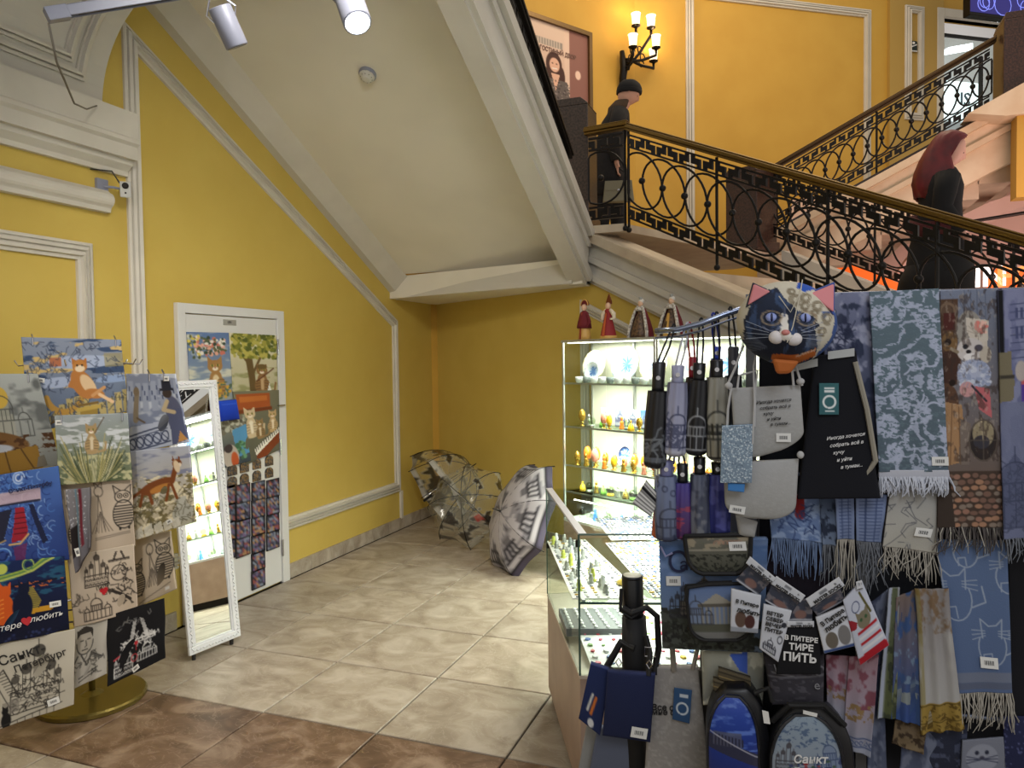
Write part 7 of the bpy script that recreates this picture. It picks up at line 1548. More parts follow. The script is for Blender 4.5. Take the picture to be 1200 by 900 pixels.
def backpack(cor, paint, label, lay, sd_, front):
    pl = PS; body = cloth('backpack', label, 'backpack', PS, cor, lambda c: c.grad((22, 22, 26), (18, 18, 22)), lay, ss=.5, th=.09, bulge=.025, round_t=.5, group='picture backpacks at the foot of the stand', m=mat('black_nylon', (22, 22, 26), .4))
    f_ = cloth('front_panel', 'printed front panel', None, PS, front, paint, lay+.03, th=.01, bulge=.014, round_t=.5, m=print_mat('glossy_print', .3, spec=.5), parent=body['o'], ss=1.1)
    pts = []
    for i in range(17):
        v = 1-i/16; t = min(1, max(0, (.5-v)/.5)); k = math.sqrt(max(0, 1-t**2.4*.92)); pts.append(spot(f_, .5-.5*k, v, .001))
    for i in range(17):
        v = i/16; t = min(1, max(0, (.5-v)/.5)); k = math.sqrt(max(0, 1-t**2.4*.92)); pts.append(spot(f_, .5+.5*k, v, .001))
    MB().tube(pts, .004, 6, close=False).build('zip', mat('zip_black', (35, 35, 38), .3), body['o'])
    return body, f_
b1 = backpack([(826, 806), (900, 806), (906, 960), (830, 960)], p_bp1, 'black backpack with a bright blue city view', .03, 1, [(829, 814), (888, 818), (890, 940), (830, 930)])[0]
b2, f2 = backpack([(898, 826), (1000, 826), (1004, 980), (900, 980)], p_bp2, 'black backpack with pale domes and lettering', .04, 2, [(903, 838), (984, 838), (992, 960), (904, 960)])
writing(f2, 'Санкт', .30, .42, .026, M_inkw, .2, bold=.02); writing(f2, 'Петербург', .30, .52, .026, M_inkw, .2, bold=.02)
MB().tube([PS.at(884, 812, .06), PS.at(900, 806, .06), PS.at(905, 822, .06)], .006, 8).build('carry_loop', M_bt, b1['o'])
p = PS.at(893, 832, .075); MB().prism([p, p+V(.014, 0, -.002), p+V(.018, 0, -.03), p+V(.004, 0, -.03)], PS.n*.002).build('paper_tag', M_tagw, b1['o'])
MB().tube([PS.at(905, 845, .05), PS.at(925, 826, .065), PS.at(965, 826, .065), PS.at(990, 850, .05)], .007, 8).build('piping', M_bt, b2['o'])
MB().prism([PS.at(941, 832, .075), PS.at(958, 836, .075), PS.at(957, 840, .075), PS.at(941, 836, .075)], PS.n*.002).build('logo_plate', M_tagw, b2['o'])
# white cat face scrap and other low bits
def p_wc(c): c.grad((120, 124, 138), (110, 114, 128)); c.ell(24, 22, 19, 16, (140, 144, 158)); [c.line([(24, 24), (24+q_*18, 20+i*4)], .9, (60, 64, 84)) for q_ in (-1, 1) for i in range(3)]; c.ell(18, 16, 2.5, 2.5, (40, 44, 60)); c.ell(30, 16, 2.5, 2.5, (40, 44, 60)); c.ell(24, 22, 3, 2, (60, 60, 76))
cloth('silk_scarf', 'pale scarf with a white cat face at the bottom edge', 'scarf', PS, [(1128, 868), (1176, 864), (1180, 915), (1126, 915)], p_wc, -.01, group=GSI)
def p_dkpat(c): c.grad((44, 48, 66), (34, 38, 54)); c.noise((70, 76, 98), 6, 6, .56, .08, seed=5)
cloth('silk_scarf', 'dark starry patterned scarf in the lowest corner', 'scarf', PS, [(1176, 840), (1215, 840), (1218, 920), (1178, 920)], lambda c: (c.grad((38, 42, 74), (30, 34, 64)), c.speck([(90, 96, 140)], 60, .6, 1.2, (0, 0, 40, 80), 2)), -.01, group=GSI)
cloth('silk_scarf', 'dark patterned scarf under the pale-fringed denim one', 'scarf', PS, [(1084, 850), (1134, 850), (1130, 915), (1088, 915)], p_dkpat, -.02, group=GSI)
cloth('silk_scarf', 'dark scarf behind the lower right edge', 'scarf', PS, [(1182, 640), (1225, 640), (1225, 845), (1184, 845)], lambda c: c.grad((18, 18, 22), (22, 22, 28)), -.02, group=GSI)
# belts / framed strips and clear bag behind the pouch
def p_strip(c): c.grad((95, 85, 65), (75, 66, 50)); [c.line([(0, 3+i*5), (60, 3+i*5)], 1.2, (150, 130, 85) if i % 2 else (40, 36, 30)) for i in range(5)]
for k, cor in enumerate(([(842, 784), (880, 796), (880, 808), (842, 796)], [(836, 796), (880, 808), (880, 822), (836, 810)])):
    cloth('boxed_souvenir', ('upper', 'lower')[k]+' gold-striped flat box above the blue backpack', 'box', PS, cor, p_strip, -.01, th=.02, ss=1, group='gold-striped boxes above the backpack')
pg = cloth('plastic_bag', 'pale translucent plastic bag behind the boxes, left of the sack', 'bag', PS, [(822, 762), (896, 760), (894, 830), (824, 826)], lambda c: (c.grad((165, 165, 150), (120, 122, 118)), c.noise((205, 205, 190), 12, 16, .55, .1, seed=3), c.poly([(32, 4), (52, 2), (52, 26), (44, 22)], (70, 100, 190))), -.06, th=.05, bulge=.02, wave=(.004, 2, 1))
# ---- bags hung at the counter corner, left
PB = Plane(PS.p-PS.n*.12, PS.n)
def p_navy(c): c.grad((34, 42, 78), (28, 35, 66))
n1_ = cloth('cloth_pouch', 'navy zip pouch facing forward on a black strap at the counter corner', 'pouch', PB, [(712, 786), (768, 790), (762, 870), (706, 862)], p_navy, .05, ss=.5, th=.015, bulge=.008, group='pouches on straps at the counter corner'); price_tag(n1_, .76, .86, .042, .028, -.08)
n2_ = cloth('cloth_pouch', 'navy pouch turned sideways with an orange and white drawing', 'pouch', PB, [(692, 778), (716, 786), (703, 862), (678, 842)], lambda c: (c.grad((36, 48, 92), (30, 40, 78)), c.line([(11, 34), (8, 54)], 3, (200, 198, 192)), c.line([(16, 36), (13, 56)], 3.4, (200, 110, 50)), c.ell(15, 66, 4, 5, (205, 205, 205))), .03, th=.02, group='pouches on straps at the counter corner')
def p_gtote(c): c.grad((150, 146, 142), (142, 138, 134)); c.noise((162, 158, 154), 4, 3, .5, .2, seed=2)
g1 = cloth('tote_bag', 'grey-beige canvas tote with a blue label at the counter corner', 'tote bag', PB, [(763, 782), (818, 782), (838, 960), (752, 960)], p_gtote, .02, ss=.5, th=.02, bulge=.006, group='pouches on straps at the counter corner')
cloth('label', 'blue paper label', None, PB, [(790, 806), (811, 809), (808, 848), (788, 843)], lambda c: (c.grad((52, 84, 124), (48, 78, 116)), c.rect(7, 6, 17, 10, (200, 208, 216)), c.arc(11, 23, 6.5, 60, 240, 2.2, (200, 208, 216)), c.arc(11, 23, 6.5, 260, 420, 2.2, (200, 208, 216))), .035, ss=1.4, th=.002, parent=g1['o'])
writing(g1, 'Все обо', .06, .27, .022, M_ink, .1, -.02, bold=.02); writing(g1, 'мне о...', .06, .30, .022, M_ink, .1, -.02, bold=.02)
MB().tube([PB.at(790, 786, .025), PB.at(786, 740, .02), PB.at(776, 716, .0)], .008, 6).build('strap', mat('taupe_strap', (135, 128, 118), .9), g1['o'])
MB().tube([PB.at(812, 784, .025), PB.at(822, 740, .02), PB.at(806, 722, .0)], .006, 6).build('strap', mat('taupe_strap'), g1['o'])
cloth('tote_bag', 'slate grey bag behind the navy pouches', 'tote bag', PB, [(700, 852), (748, 862), (740, 960), (680, 960)], lambda c: c.grad((92, 98, 116), (84, 90, 106)), .0, ss=.4, th=.02, bulge=.006, group='pouches on straps at the counter corner')
cloth('tote_bag', 'pale canvas bag corner at the foot of the wooden counter', 'tote bag', PB, [(688, 846), (708, 862), (690, 920), (677, 905)], lambda c: c.grad((150, 150, 146), (140, 140, 138)), -.03, ss=.4, th=.02, group='pouches on straps at the counter corner')
cloth('tote_bag', 'dark taupe bag behind the grey-beige tote', 'tote bag', PB, [(812, 785), (832, 785), (842, 960), (820, 960)], lambda c: c.grad((92, 88, 84), (80, 76, 72)), -.01, ss=.4, th=.02, group='pouches on straps at the counter corner')
# black umbrella handle with straps
hu_ = empty('large_umbrella', PB.at(749, 800, -.02), 0, 'big black folded umbrella upright at the counter corner, handle with pale cap', 'umbrella')
hp = [PB.at(742, y, -.02) for y in (680, 684, 715, 722)]; Rr = (PB.at(753, 700, -.02)-PB.at(728, 700, -.02)).length/2
M_bh = mat('black_plastic', (22, 22, 24), .35)
MB().tube([PB.at(741, 676, -.02), PB.at(741, 678, -.02), PB.at(742, 714, -.02), PB.at(743, 722, -.02)], [Rr*.92, Rr, Rr, Rr*.9], 22).build('handle', M_bh, hu_, True)
MB().tube([PB.at(741, 673.5, -.02), PB.at(741, 676.5, -.02)], [Rr*.85, Rr*.88], 22).build('end_cap', mat('pale_cap', (185, 185, 170), .4), hu_, True)
MB().tube([PB.at(741, 674, -.02), PB.at(741, 677.2, -.02)], [Rr*1.0, Rr*1.0], 22).build('cap_ring', M_bh, hu_, True)
MB().tube([PB.at(743, 722, -.02), PB.at(744, 760, -.02), PB.at(745, 900, -.02)], [Rr*1.12, Rr*1.25, Rr*1.0], 20).build('folded_cloth', mat('black_cloth', (18, 18, 20), .7), hu_, True)
MB().tube([PB.at(730, 712, .005), PB.at(740, 718, .012), PB.at(758, 712, .0), PB.at(770, 722, .0), PB.at(772, 760, .0), PB.at(766, 790, .02)], .009, 8).build('strap', M_bt, hu_)
MB().tube([PB.at(728, 690, .0), PB.at(727, 716, .005), PB.at(740, 724, .01), PB.at(752, 716, .0)], .005, 8).build('wrist_loop', M_bt, hu_)
MB().tube([PB.at(744, 760, .015), PB.at(728, 752, .0), PB.at(712, 780, .0), PB.at(722, 790, .03)], .010, 8).build('strap', M_bt, n1_['o'])
MB().tube([PB.at(757, 745, .012), PB.at(762, 765, .03), PB.at(760, 792, .05)], .007, 8).build('strap', M_bt, n1_['o'])
for px, py in ((725, 780), (761, 782)):
    p = PB.at(px, py, .055); MB().tube([p+V(0, 0, .02), p+V(.008, 0, .008), p+V(0, 0, -.004), p+V(-.008, 0, .008)], .002, 6, close=True).build('snap_hook', M_chrome, n1_['o'])
bk_ = PB.at(762, 764, .03); MB().tube([bk_+GX*-.014+V(0, 0, .012), bk_+GX*.014+V(0, 0, .012), bk_+GX*.014+V(0, 0, -.012), bk_+GX*-.014+V(0, 0, -.012)], .002, 6, close=True).build('strap_buckle', M_chrome, n1_['o'])
# ================================================================ people
def skin_mesh(nodes, edges, sub=2):
    """nodes: name -> (point, radius); one continuous skinned surface, returned as (verts, faces) in world space"""
    names = list(nodes); me = bpy.data.meshes.new('tmp'); me.from_pydata([tuple(nodes[n][0]) for n in names], [(names.index(a), names.index(b)) for a, b in edges], [])
    o = bpy.data.objects.new('tmp', me); COL.objects.link(o); m = o.modifiers.new('skin', 'SKIN'); m.use_smooth_shade = True
    for i, n in enumerate(names):
        r = nodes[n][1]; r = r if isinstance(r, tuple) else (r, r); me.skin_vertices[0].data[i].radius = r; me.skin_vertices[0].data[i].use_root = (i == 0)
    s_ = o.modifiers.new('sub', 'SUBSURF'); s_.levels = sub; s_.render_levels = sub
    dg = bpy.context.evaluated_depsgraph_get(); e = bpy.data.meshes.new_from_object(o.evaluated_get(dg))
    vs = [tuple(v.co) for v in e.vertices]; fs = [tuple(p.vertices) for p in e.polygons]
    bpy.data.objects.remove(o); bpy.data.meshes.remove(me); bpy.data.meshes.remove(e); return vs, fs
def figure(name_label, base, H, face_dir, lean, head_tilt, arms, stride, m_skin, grp=None):
    """standing figure; face_dir horizontal unit vector; returns (root, frame function, head centre)"""
    f = V(face_dir).normalized(); l = V(-f.y, f.x, 0); up = V(0, 0, 1); root = empty('person', base, 0, name_label, 'person', grp)
    def P(a, b, c): return V(base)+f*(a*H)+l*(b*H)+up*(c*H)
    ln = lean
    N = {'pelvis': (P(0, 0, .53), .085*H*.9), 'waist': (P(ln*.2, 0, .61), .072*H*.9), 'chest': (P(ln*.6, 0, .74), (.095*H*.9, .075*H)), 'neck0': (P(ln, 0, .825), .04*H), 'neck': (P(ln*1.25, 0, .86), .034*H), 'head0': (P(ln*1.4+.01, 0, .90), .045*H)}
    Ed = [('pelvis', 'waist'), ('waist', 'chest'), ('chest', 'neck0'), ('neck0', 'neck'), ('neck', 'head0')]
    for s_, k in (('L', 1), ('R', -1)):
        sh = P(ln*.95, k*.105, .80); el, ha = arms[s_]
        N['sh'+s_] = (sh, .036*H); N['el'+s_] = (P(*el), .026*H); N['wr'+s_] = (P(*ha), .017*H); Ed += [('chest', 'sh'+s_), ('sh'+s_, 'el'+s_), ('el'+s_, 'wr'+s_)]
        d = (P(*ha)-P(*el)).normalized(); sd_ = d.cross(f).normalized(); pm = P(*ha)+d*.05; N['pa'+s_] = (pm, (.022, .014)); Ed.append(('wr'+s_, 'pa'+s_))
        for q_ in range(4):
            o_ = sd_*(.0105*(1.5-q_)); L_ = (.062, .07, .066, .052)[q_]; a = pm+o_+d*.03; b = a+d*L_*.55; c2 = b+d*L_*.3+f*.018
            N['f%d%s' % (q_, s_)] = (a, .0075); N['g%d%s' % (q_, s_)] = (b, .0068); N['h%d%s' % (q_, s_)] = (c2, .0055); Ed += [('pa'+s_, 'f%d%s' % (q_, s_)), ('f%d%s' % (q_, s_), 'g%d%s' % (q_, s_)), ('g%d%s' % (q_, s_), 'h%d%s' % (q_, s_))]
        a = P(*ha)+d*.03+sd_*.026+f*.01; N['t'+s_] = (a, .009); N['u'+s_] = (a+d*.035+sd_*.010+f*.008, .007); Ed += [('wr'+s_, 't'+s_), ('t'+s_, 'u'+s_)]
        st = stride*k; N['hi'+s_] = (P(0, k*.05, .49), .058*H); N['kn'+s_] = (P(st*.6+.01, k*.055, .28), .036*H); N['an'+s_] = (P(st, k*.055, .045), .024*H); N['to'+s_] = (P(st+.085, k*.06, .015), .020*H)
        Ed += [('pelvis', 'hi'+s_), ('hi'+s_, 'kn'+s_), ('kn'+s_, 'an'+s_), ('an'+s_, 'to'+s_)]
    vs, fs = skin_mesh(N, Ed, 2)
    # head with brow, nose, lips, chin and ears, grown into the same mesh
    hc = P(ln*1.5+.014, 0, .935); ht = head_tilt; F2 = (f*math.cos(ht)-up*math.sin(ht)); U2 = (up*math.cos(ht)+f*math.sin(ht)); hr = .068*H
    n1, n2_ = 28, 20; k0 = len(vs)
    for j in range(n2_+1):
        th = PI*j/n2_
        for i in range(n1):
            ph = 2*PI*i/n1; x, y, z = math.sin(th)*math.cos(ph), math.sin(th)*math.sin(ph), math.cos(th)
            w_ = .78*(1-.18*max(0, -z)); fr = 1+.0*x; g = max(0, x)
            nose = .26*math.exp(-((y/.13)**2+((z+.12)/.20)**2))*(x > 0); brow = .05*math.exp(-((z-.18)/.1)**2)*g; eye = -.07*math.exp(-(((abs(y)-.3)/.13)**2+((z-.03)/.09)**2))*g; lips = .06*math.exp(-((y/.2)**2+((z+.45)/.07)**2))*g; chin = .10*math.exp(-((y/.25)**2+((z+.78)/.14)**2))*g
            rr = hr*(1+nose+brow+eye+lips+chin)
            p = hc+F2*(x*rr*.92)+l*(y*hr*w_)+U2*(z*hr*1.2); vs.append(tuple(p))
    for j in range(n2_):
        for i in range(n1): fs.append((k0+j*n1+i, k0+j*n1+(i+1) % n1, k0+(j+1)*n1+(i+1) % n1, k0+(j+1)*n1+i))
    eb = MB()
    for k in (-1, 1): eb.ball(hc+l*k*hr*.78-F2*hr*.05, .012, .006, .022, 8, 6)
    k0 = len(vs); vs += eb.v; fs += [tuple(i+k0 for i in f_) for f_ in eb.f]
    link_mesh('body', vs, fs, m_skin, root, True)
    for k in (-1, 1):
        MB().ball(hc+F2*hr*.80+l*k*hr*.27+U2*hr*.06, .009, .009, .006, 8, 6).build('eye', mat('dark_eye', (35, 28, 25), .2), root, True)
    return root, P, hc, F2, U2, l, hr, N
def loft(name, secs, m, root, n=24, f=None, l=None, open_=False):
    """secs: (centre, half depth, half width) rings"""
    vs = []; 
    for c, a, b in secs:
        for i in range(n): an = 2*PI*i/n; w_ = 1+.03*math.cos(5*an+c.z*6); vs.append(tuple(V(c)+f*(a*math.cos(an)*w_)+l*(b*math.sin(an)*w_)))
    m_ = len(secs); fs = [(i*n+k, i*n+(k+1) % n, (i+1)*n+(k+1) % n, (i+1)*n+k) for i in range(m_-1) for k in range(n)]+[tuple(range(n))[::-1], tuple(range((m_-1)*n, m_*n))]
    return link_mesh(name, vs, fs, m, root, True)
M_skin2 = mat('skin', (205, 155, 130), .55); M_coat = mat('dark_wool', (32, 28, 27), .9, noise=((24, 21, 21), 30, 3)); M_blackc = mat('black_cloth2', (14, 13, 15), .9); M_lips = mat('lips', (150, 70, 65), .5)
# older person on the landing
fd1 = V(RT.x*.97-FW.x*.1, RT.y*.97-FW.y*.1, 0).normalized(); wp = CAM+ray(714, 240)*6.9; base = V(wp.x, wp.y, ZL)
root, P, hc, F2, U2, l, hr, N = figure('person in a black knitted beanie and long dark coat, head bowed, carrying a pale handbag', base, 1.48, fd1, .075, .55, {'L': ((.0, .135, .64), (.07, .13, .50)), 'R': ((.02, -.135, .63), (.04, -.13, .49))}, .06, M_skin2)
H = 1.48; f = V(fd1)
loft('coat', [(P(0, 0, .30), .125*H, .14*H), (P(0, 0, .42), .115*H, .135*H), (P(.0, 0, .55), .10*H, .12*H), (P(.02, 0, .66), .092*H, .115*H), (P(.045, 0, .76), .088*H, .115*H), (P(.06, 0, .81), .07*H, .095*H), (P(.055, 0, .845), .05*H, .06*H)], M_coat, root, 24, f, l)
for s_ in 'LR':
    MB().tube([N['sh'+s_][0], (N['sh'+s_][0]+N['el'+s_][0])/2, N['el'+s_][0], N['wr'+s_][0]], [.052*H, .046*H, .040*H, .032*H], 14).build('sleeve', M_coat, root, True)
loft('scarf', [(P(.05, 0, .825), .055*H, .06*H), (P(.06, 0, .85), .062*H, .062*H), (P(.085, 0, .885), .052*H, .052*H)], mat('brown_knit', (80, 62, 44), .9), root, 18, f, l)
bn = MB(); vs = []
sec = [(.10, 1.06), (.32, 1.12), (.6, 1.08), (.95, .92), (1.2, .62), (1.33, .25)]
Ub = (U2*.88-F2*.47).normalized(); Fb = l.cross(Ub)*-1 if l.cross(Ub).dot(F2) < 0 else l.cross(Ub)
loft('beanie', [(hc+Ub*hr*(a-.12), hr*b*1.04, hr*b*.94) for a, b in sec], M_blackc, root, 22, Fb, l)
loft('beanie_cuff', [(hc+Ub*hr*-.08, hr*1.10, hr*.98), (hc+Ub*hr*-.04, hr*1.15, hr*1.03), (hc+Ub*hr*.26, hr*1.17, hr*1.05), (hc+Ub*hr*.30, hr*1.10, hr*.98)], mat('black_rib_knit', (20, 19, 20), .95), root, 22, Fb, l)
for s_, k in (('L', 1), ('R', -1)):
    MB().tube([N['hi'+s_][0], N['kn'+s_][0], N['an'+s_][0]], [.07*H, .05*H, .042*H], 12).build('trouser_leg', mat('dark_trousers', (26, 26, 30), .9), root, True)
    MB().tube([N['an'+s_][0]-f*.03, N['an'+s_][0]+f*.02-V(0, 0, .03), N['to'+s_][0]+f*.03], [.05, .05, .036], 12).build('shoe', mat('black_leather', (18, 17, 17), .4), root, True)
# handbag held by the near hand
hb_ = N['paR'][0]+f*.01; hbag = empty('handbag', hb_-V(0, 0, .34), 0, 'pale khaki handbag hanging from the hand of the person in the beanie', 'handbag')
t_ = f; mb = MB(); c = hb_-V(0, 0, .22)
mb.prism([c-t_*.14-l*.04-V(0, 0, .10), c+t_*.14-l*.04-V(0, 0, .10), c+t_*.12-l*.04+V(0, 0, .08), c-t_*.12-l*.04+V(0, 0, .08)], l*.08); mb.build('bag_body', mat('khaki_leather', (128, 122, 98), .5), hbag, bevel=.01)
MB().prism([c-t_*.125-l*.045-V(0, 0, .0), c+t_*.125-l*.045-V(0, 0, .0), c+t_*.12-l*.045+V(0, 0, .085), c-t_*.12-l*.045+V(0, 0, .085)], l*.006).build('flap', mat('khaki_leather'), hbag, bevel=.002)
MB().tube([c-t_*.07+V(0, 0, .08), c-t_*.055+V(0, 0, .17), c+V(0, 0, .21), c+t_*.055+V(0, 0, .17), c+t_*.07+V(0, 0, .08)], .008, 8).build('handle', M_bt, hbag, True)
MB().ball(c-l*.046+V(0, 0, .0), .012, .006, .012).build('clasp', M_chrome, hbag)
# red-haired woman on the stairs
wp = CAM+ray(1100, 300)*5.4; s_w = wp.dot(E1); base = V(wp.x, wp.y, 1.66); fd2 = V(RT.x*.93-FW.x*.35, RT.y*.93-FW.y*.35, 0).normalized(); H = 1.50; f = V(fd2)
root, P, hc, F2, U2, l, hr, N = figure('person with long dark red hair in a black coat, walking down and looking down', base, H, fd2, .02, .42, {'L': ((-.02, .17, .64), (.06, .14, .52)), 'R': ((-.01, -.14, .64), (.07, -.12, .53))}, .10, mat('fair_skin', (215, 165, 145), .5))
loft('coat', [(P(0, 0, .26), .15*H, .15*H), (P(0, 0, .36), .15*H, .15*H), (P(-.005, 0, .48), .125*H, .14*H), (P(.0, 0, .58), .10*H, .12*H), (P(.005, 0, .68), .092*H, .12*H), (P(.01, 0, .76), .095*H, .135*H), (P(.015, 0, .81), .075*H, .125*H), (P(.022, 0, .85), .05*H, .06*H)], M_blackc, root, 24, f, l)
loft('coat_flounce', [(P(-.02, 0, .24), .17*H, .16*H), (P(-.02, 0, .33), .155*H, .155*H), (P(-.01, 0, .40), .13*H, .145*H)], M_blackc, root, 24, f, l)
for s_ in 'LR':
    MB().tube([N['sh'+s_][0], (N['sh'+s_][0]+N['el'+s_][0])/2, N['el'+s_][0], N['wr'+s_][0]], [.055*H, .05*H, .048*H, .036*H], 14).build('sleeve', M_blackc, root, True)
    MB().tube([N['hi'+s_][0], N['kn'+s_][0], N['an'+s_][0]], [.065*H, .045*H, .036*H], 12).build('trouser_leg', M_blackc, root, True)
    MB().tube([N['an'+s_][0]-f*.03, N['an'+s_][0]+f*.02-V(0, 0, .03), N['to'+s_][0]+f*.03], [.045, .045, .034], 12).build('boot', mat('black_leather'), root, True)
M_red = mat('dark_red_hair', (112, 20, 26), .5, noise=((84, 14, 20), 9, 3))
vs = []; n = 26; rows = [(1.28, .25, .0), (1.22, .62, -.05), (1.0, .95, -.12), (.6, 1.16, -.2), (.1, 1.22, -.3), (-.6, 1.25, -.42), (-1.4, 1.45, -.5), (-2.3, 1.65, -.6), (-3.2, 1.75, -.7), (-4.0, 1.5, -.8)]
for (a, b, back) in rows:
    for i in range(n):
        cut = .0 if a > 1.1 else (.9 if a > .75 else (1.25 if a > -1.2 else 1.0))
        an = PI - (PI-cut)+ (2*(PI-cut))*i/(n-1)
        up_ = U2 if a > -.6 else V(0, 0, 1); c = hc+(U2*hr*a if a > -.6 else U2*hr*(-.6)+V(0, 0, 1)*hr*(a+.6))+F2*hr*back*.5*(1 if a > -1 else 1.6)
        wv = 1+.05*math.sin(i*2.3+a*3); vs.append(tuple(c+F2*(math.cos(an)*hr*b*.95*wv)+l*(math.sin(an)*hr*b*.82*wv)))
fs = [(i*n+k, i*n+k+1, (i+1)*n+k+1, (i+1)*n+k) for i in range(len(rows)-1) for k in range(n-1)]+[tuple(range(n))]
o = link_mesh('hair', vs, fs, M_red, root, True); so = o.modifiers.new('thick', 'SOLIDIFY'); so.thickness = .018; so.offset = 0
o = MB().tube([P(-.02, .05, .62), P(-.12, .0, .60), P(-.10, -.10, .56), P(.03, -.13, .55)], [.05, .06, .06, .045], 12).build('red_shawl', mat('deep_red_cloth', (72, 18, 20), .9), root, True)
# ================================================================ wall lamp, poster print, signs
sc0 = PU1.at(729, 88); n1u2 = -n1u if (CAM-sc0).dot(n1u) < 0 else n1u
sl_ = empty('wall_sconce', sc0, 0, 'black wrought-iron wall lamp with five lit frosted cups above the beanie', 'wall lamp')
def SP3(px, py, h): return PU1.at(px, py)+n1u2*h
back = MB(); back.tube([SP3(725, 103, .04), SP3(725, 95, .07), SP3(726, 82, .08), SP3(724, 62, .07)], [.02, .045, .05, .03], 10); back.build('back_plate', M_iron, sl_, True)
MB().ball(SP3(725, 101, .05), .028, .028, .04).build('finial', M_iron, sl_, True)
M_cup = mat('lit_frosted_glass', (255, 240, 215), .4, emit=(255, 222, 178), estr=2.2)
cups = ((730, 33, .22), (742, 38, .30), (721, 60, .30), (745, 62, .34), (752, 73, .20))
for k, (px, py, h) in enumerate(cups):
    t = SP3(px, py, h); s_ = SP3(726, 84-3*k, .07); m1 = (t+s_)/2+n1u2*.04-V(0, 0, .10)
    MB().tube([s_, s_+n1u2*.08-V(0, 0, .02), m1, t-V(0, 0, .14), t-V(0, 0, .07)], .018, 8).build('arm', M_iron, sl_, True)
    mb = MB(); c = m1+V(0, 0, .03); mb.tube([c+V(0, 0, .05*math.sin(a))+d1*(.05-.03*a/6)*math.cos(a) for a in [i*.6 for i in range(11)]], .008, 6); mb.build('scroll', M_iron, sl_, True)
    MB().lathe([(.012, -.08), (.055, -.055), (.058, -.045), (.02, -.04)], t, 14).build('cup_holder', M_iron, sl_, True)
    MB().lathe([(.040, -.045), (.046, -.02), (.050, .03), (.056, .085), (.062, .10), (.052, .095), (.036, -.03)], t, 16).build('glass_cup', M_cup, sl_, True)
    light('sconce_bulb', 'POINT', t+V(0, 0, .10)+n1u2*.02, None, 3, (1, .70, .38), .05)
class FP: pass
fp = FP(); fp.n = n1u2; zc_ = [Pp(pa1+.05, zT-.05, .0), Pp(pb1-.05, zT-.05, .0), Pp(pb1-.05, zB+.05, .0), Pp(pa1+.05, zB+.05, .0)]
fp.at = lambda x, y, lay=0: zc_[int(x)]+n1u2*(.015+lay)
def p_poster(c):
    c.grad((222, 196, 176), (205, 160, 140)); c.rect(c.w*.76, 0, c.w, c.h, (140, 96, 86)); c.rect(c.w*.72, 0, c.w*.78, c.h, (225, 195, 175)); c.ell(c.w*.88, c.h*.36, 3, 5, (235, 200, 180))
    c.rect(c.w*.26, c.h*.13, c.w*.70, c.h*.185, (150, 140, 130)); [c.rect(c.w*(.27+.03*i), c.h*.13, c.w*(.28+.03*i), c.h*.185, (215, 195, 178)) for i in range(14)]
    x, y = c.w*.60, c.h*.33; k = 1.55
    c.ell(x, y, 5.4*k, 9*k, (70, 40, 32)); c.ell(x-3*k, y+9*k, 3*k, 8*k, (70, 40, 32)); c.ell(x+4.5*k, y+8*k, 3*k, 8*k, (70, 40, 32)); c.ell(x+.6, y, 3.4*k, 5*k, (225, 178, 152)); c.line([(x-1.5, y+4), (x+3, y+3.6)], 1., (245, 240, 235))
    for q_ in (-1, 1): c.ell(x+.6+q_*2.2, y-1.5, .8, .6, (60, 40, 35))
    c.poly([(x-8*k, y+10*k), (x+9*k, y+10*k), (x+12*k, y+30*k), (x+14*k, y+40*k), (x+10*k, y+40*k), (x+8*k, y+32*k), (x-9*k, y+32*k), (x-12*k, y+38*k)], (98, 88, 84)); c.poly([(x-2*k, y+6*k), (x+4*k, y+6*k), (x+1*k, y+18*k)], (225, 178, 152)); c.speck([(60, 52, 52), (140, 128, 122)], 130, .5, 1., (x-10*k, y+10*k, x+11*k, y+31*k), 2)
    c.poly([(x-9*k, y+31*k), (x+8*k, y+31*k), (x+11*k, y+90), (x-12*k, y+90)], (48, 46, 48))
    c.ell(c.w*.38, c.h*.52, 8, 12, (235, 225, 218), ring=1.5)
pr = cloth('print', None, None, fp, [(0, 0), (1, 0), (2, 0), (3, 0)], p_poster, 0, size=(92, 130), ss=1.5, th=.006, parent=po, m=M_pr)
writing(pr, 'НАШИ ГОСТИНЫЙ ДВОР', .28, .235, .07, mat('brown_ink', (110, 80, 70), .7), bold=.02, sx=.9)
zz = u2(1061, 50); zz2 = u2(1070, 63)
o = MB().prism([W2P(zz[0], zz2[1], .055), W2P(zz2[0], zz2[1], .055), W2P(zz2[0], zz[1], .055), W2P(zz[0], zz[1], .055)], n2*.02).build('wall_sign', mat('dark_green_sign', (32, 46, 42), .5)); tag(o, 'small dark sign with a pale figure in the narrow wall panel upstairs', 'sign')
cx_, cz_ = (zz[0]+zz2[0])/2, (zz[1]+zz2[1])/2; cc = W2P(cx_, cz_, .08)
mb = MB(); mb.ball(cc+V(0, 0, .04), .018, .006, .018, 8, 6); mb.tube([cc-d2*.05-V(0, 0, .02), cc+V(0, 0, .0), cc+d2*.05+V(0, 0, .02)], .008, 6); mb.tube([cc-d2*.06-V(0, 0, .07), cc+d2*.06-V(0, 0, .07)], .008, 6); mb.build('pictogram', M_inkw, o)
text_mesh('lettering', 'IS', .34, g0+V(0, 0, -.15)+d2*.35+n2*.01, d2, (0, 0, 1), mat('dark_letters', (40, 60, 70), .5), sg, ext=.01)
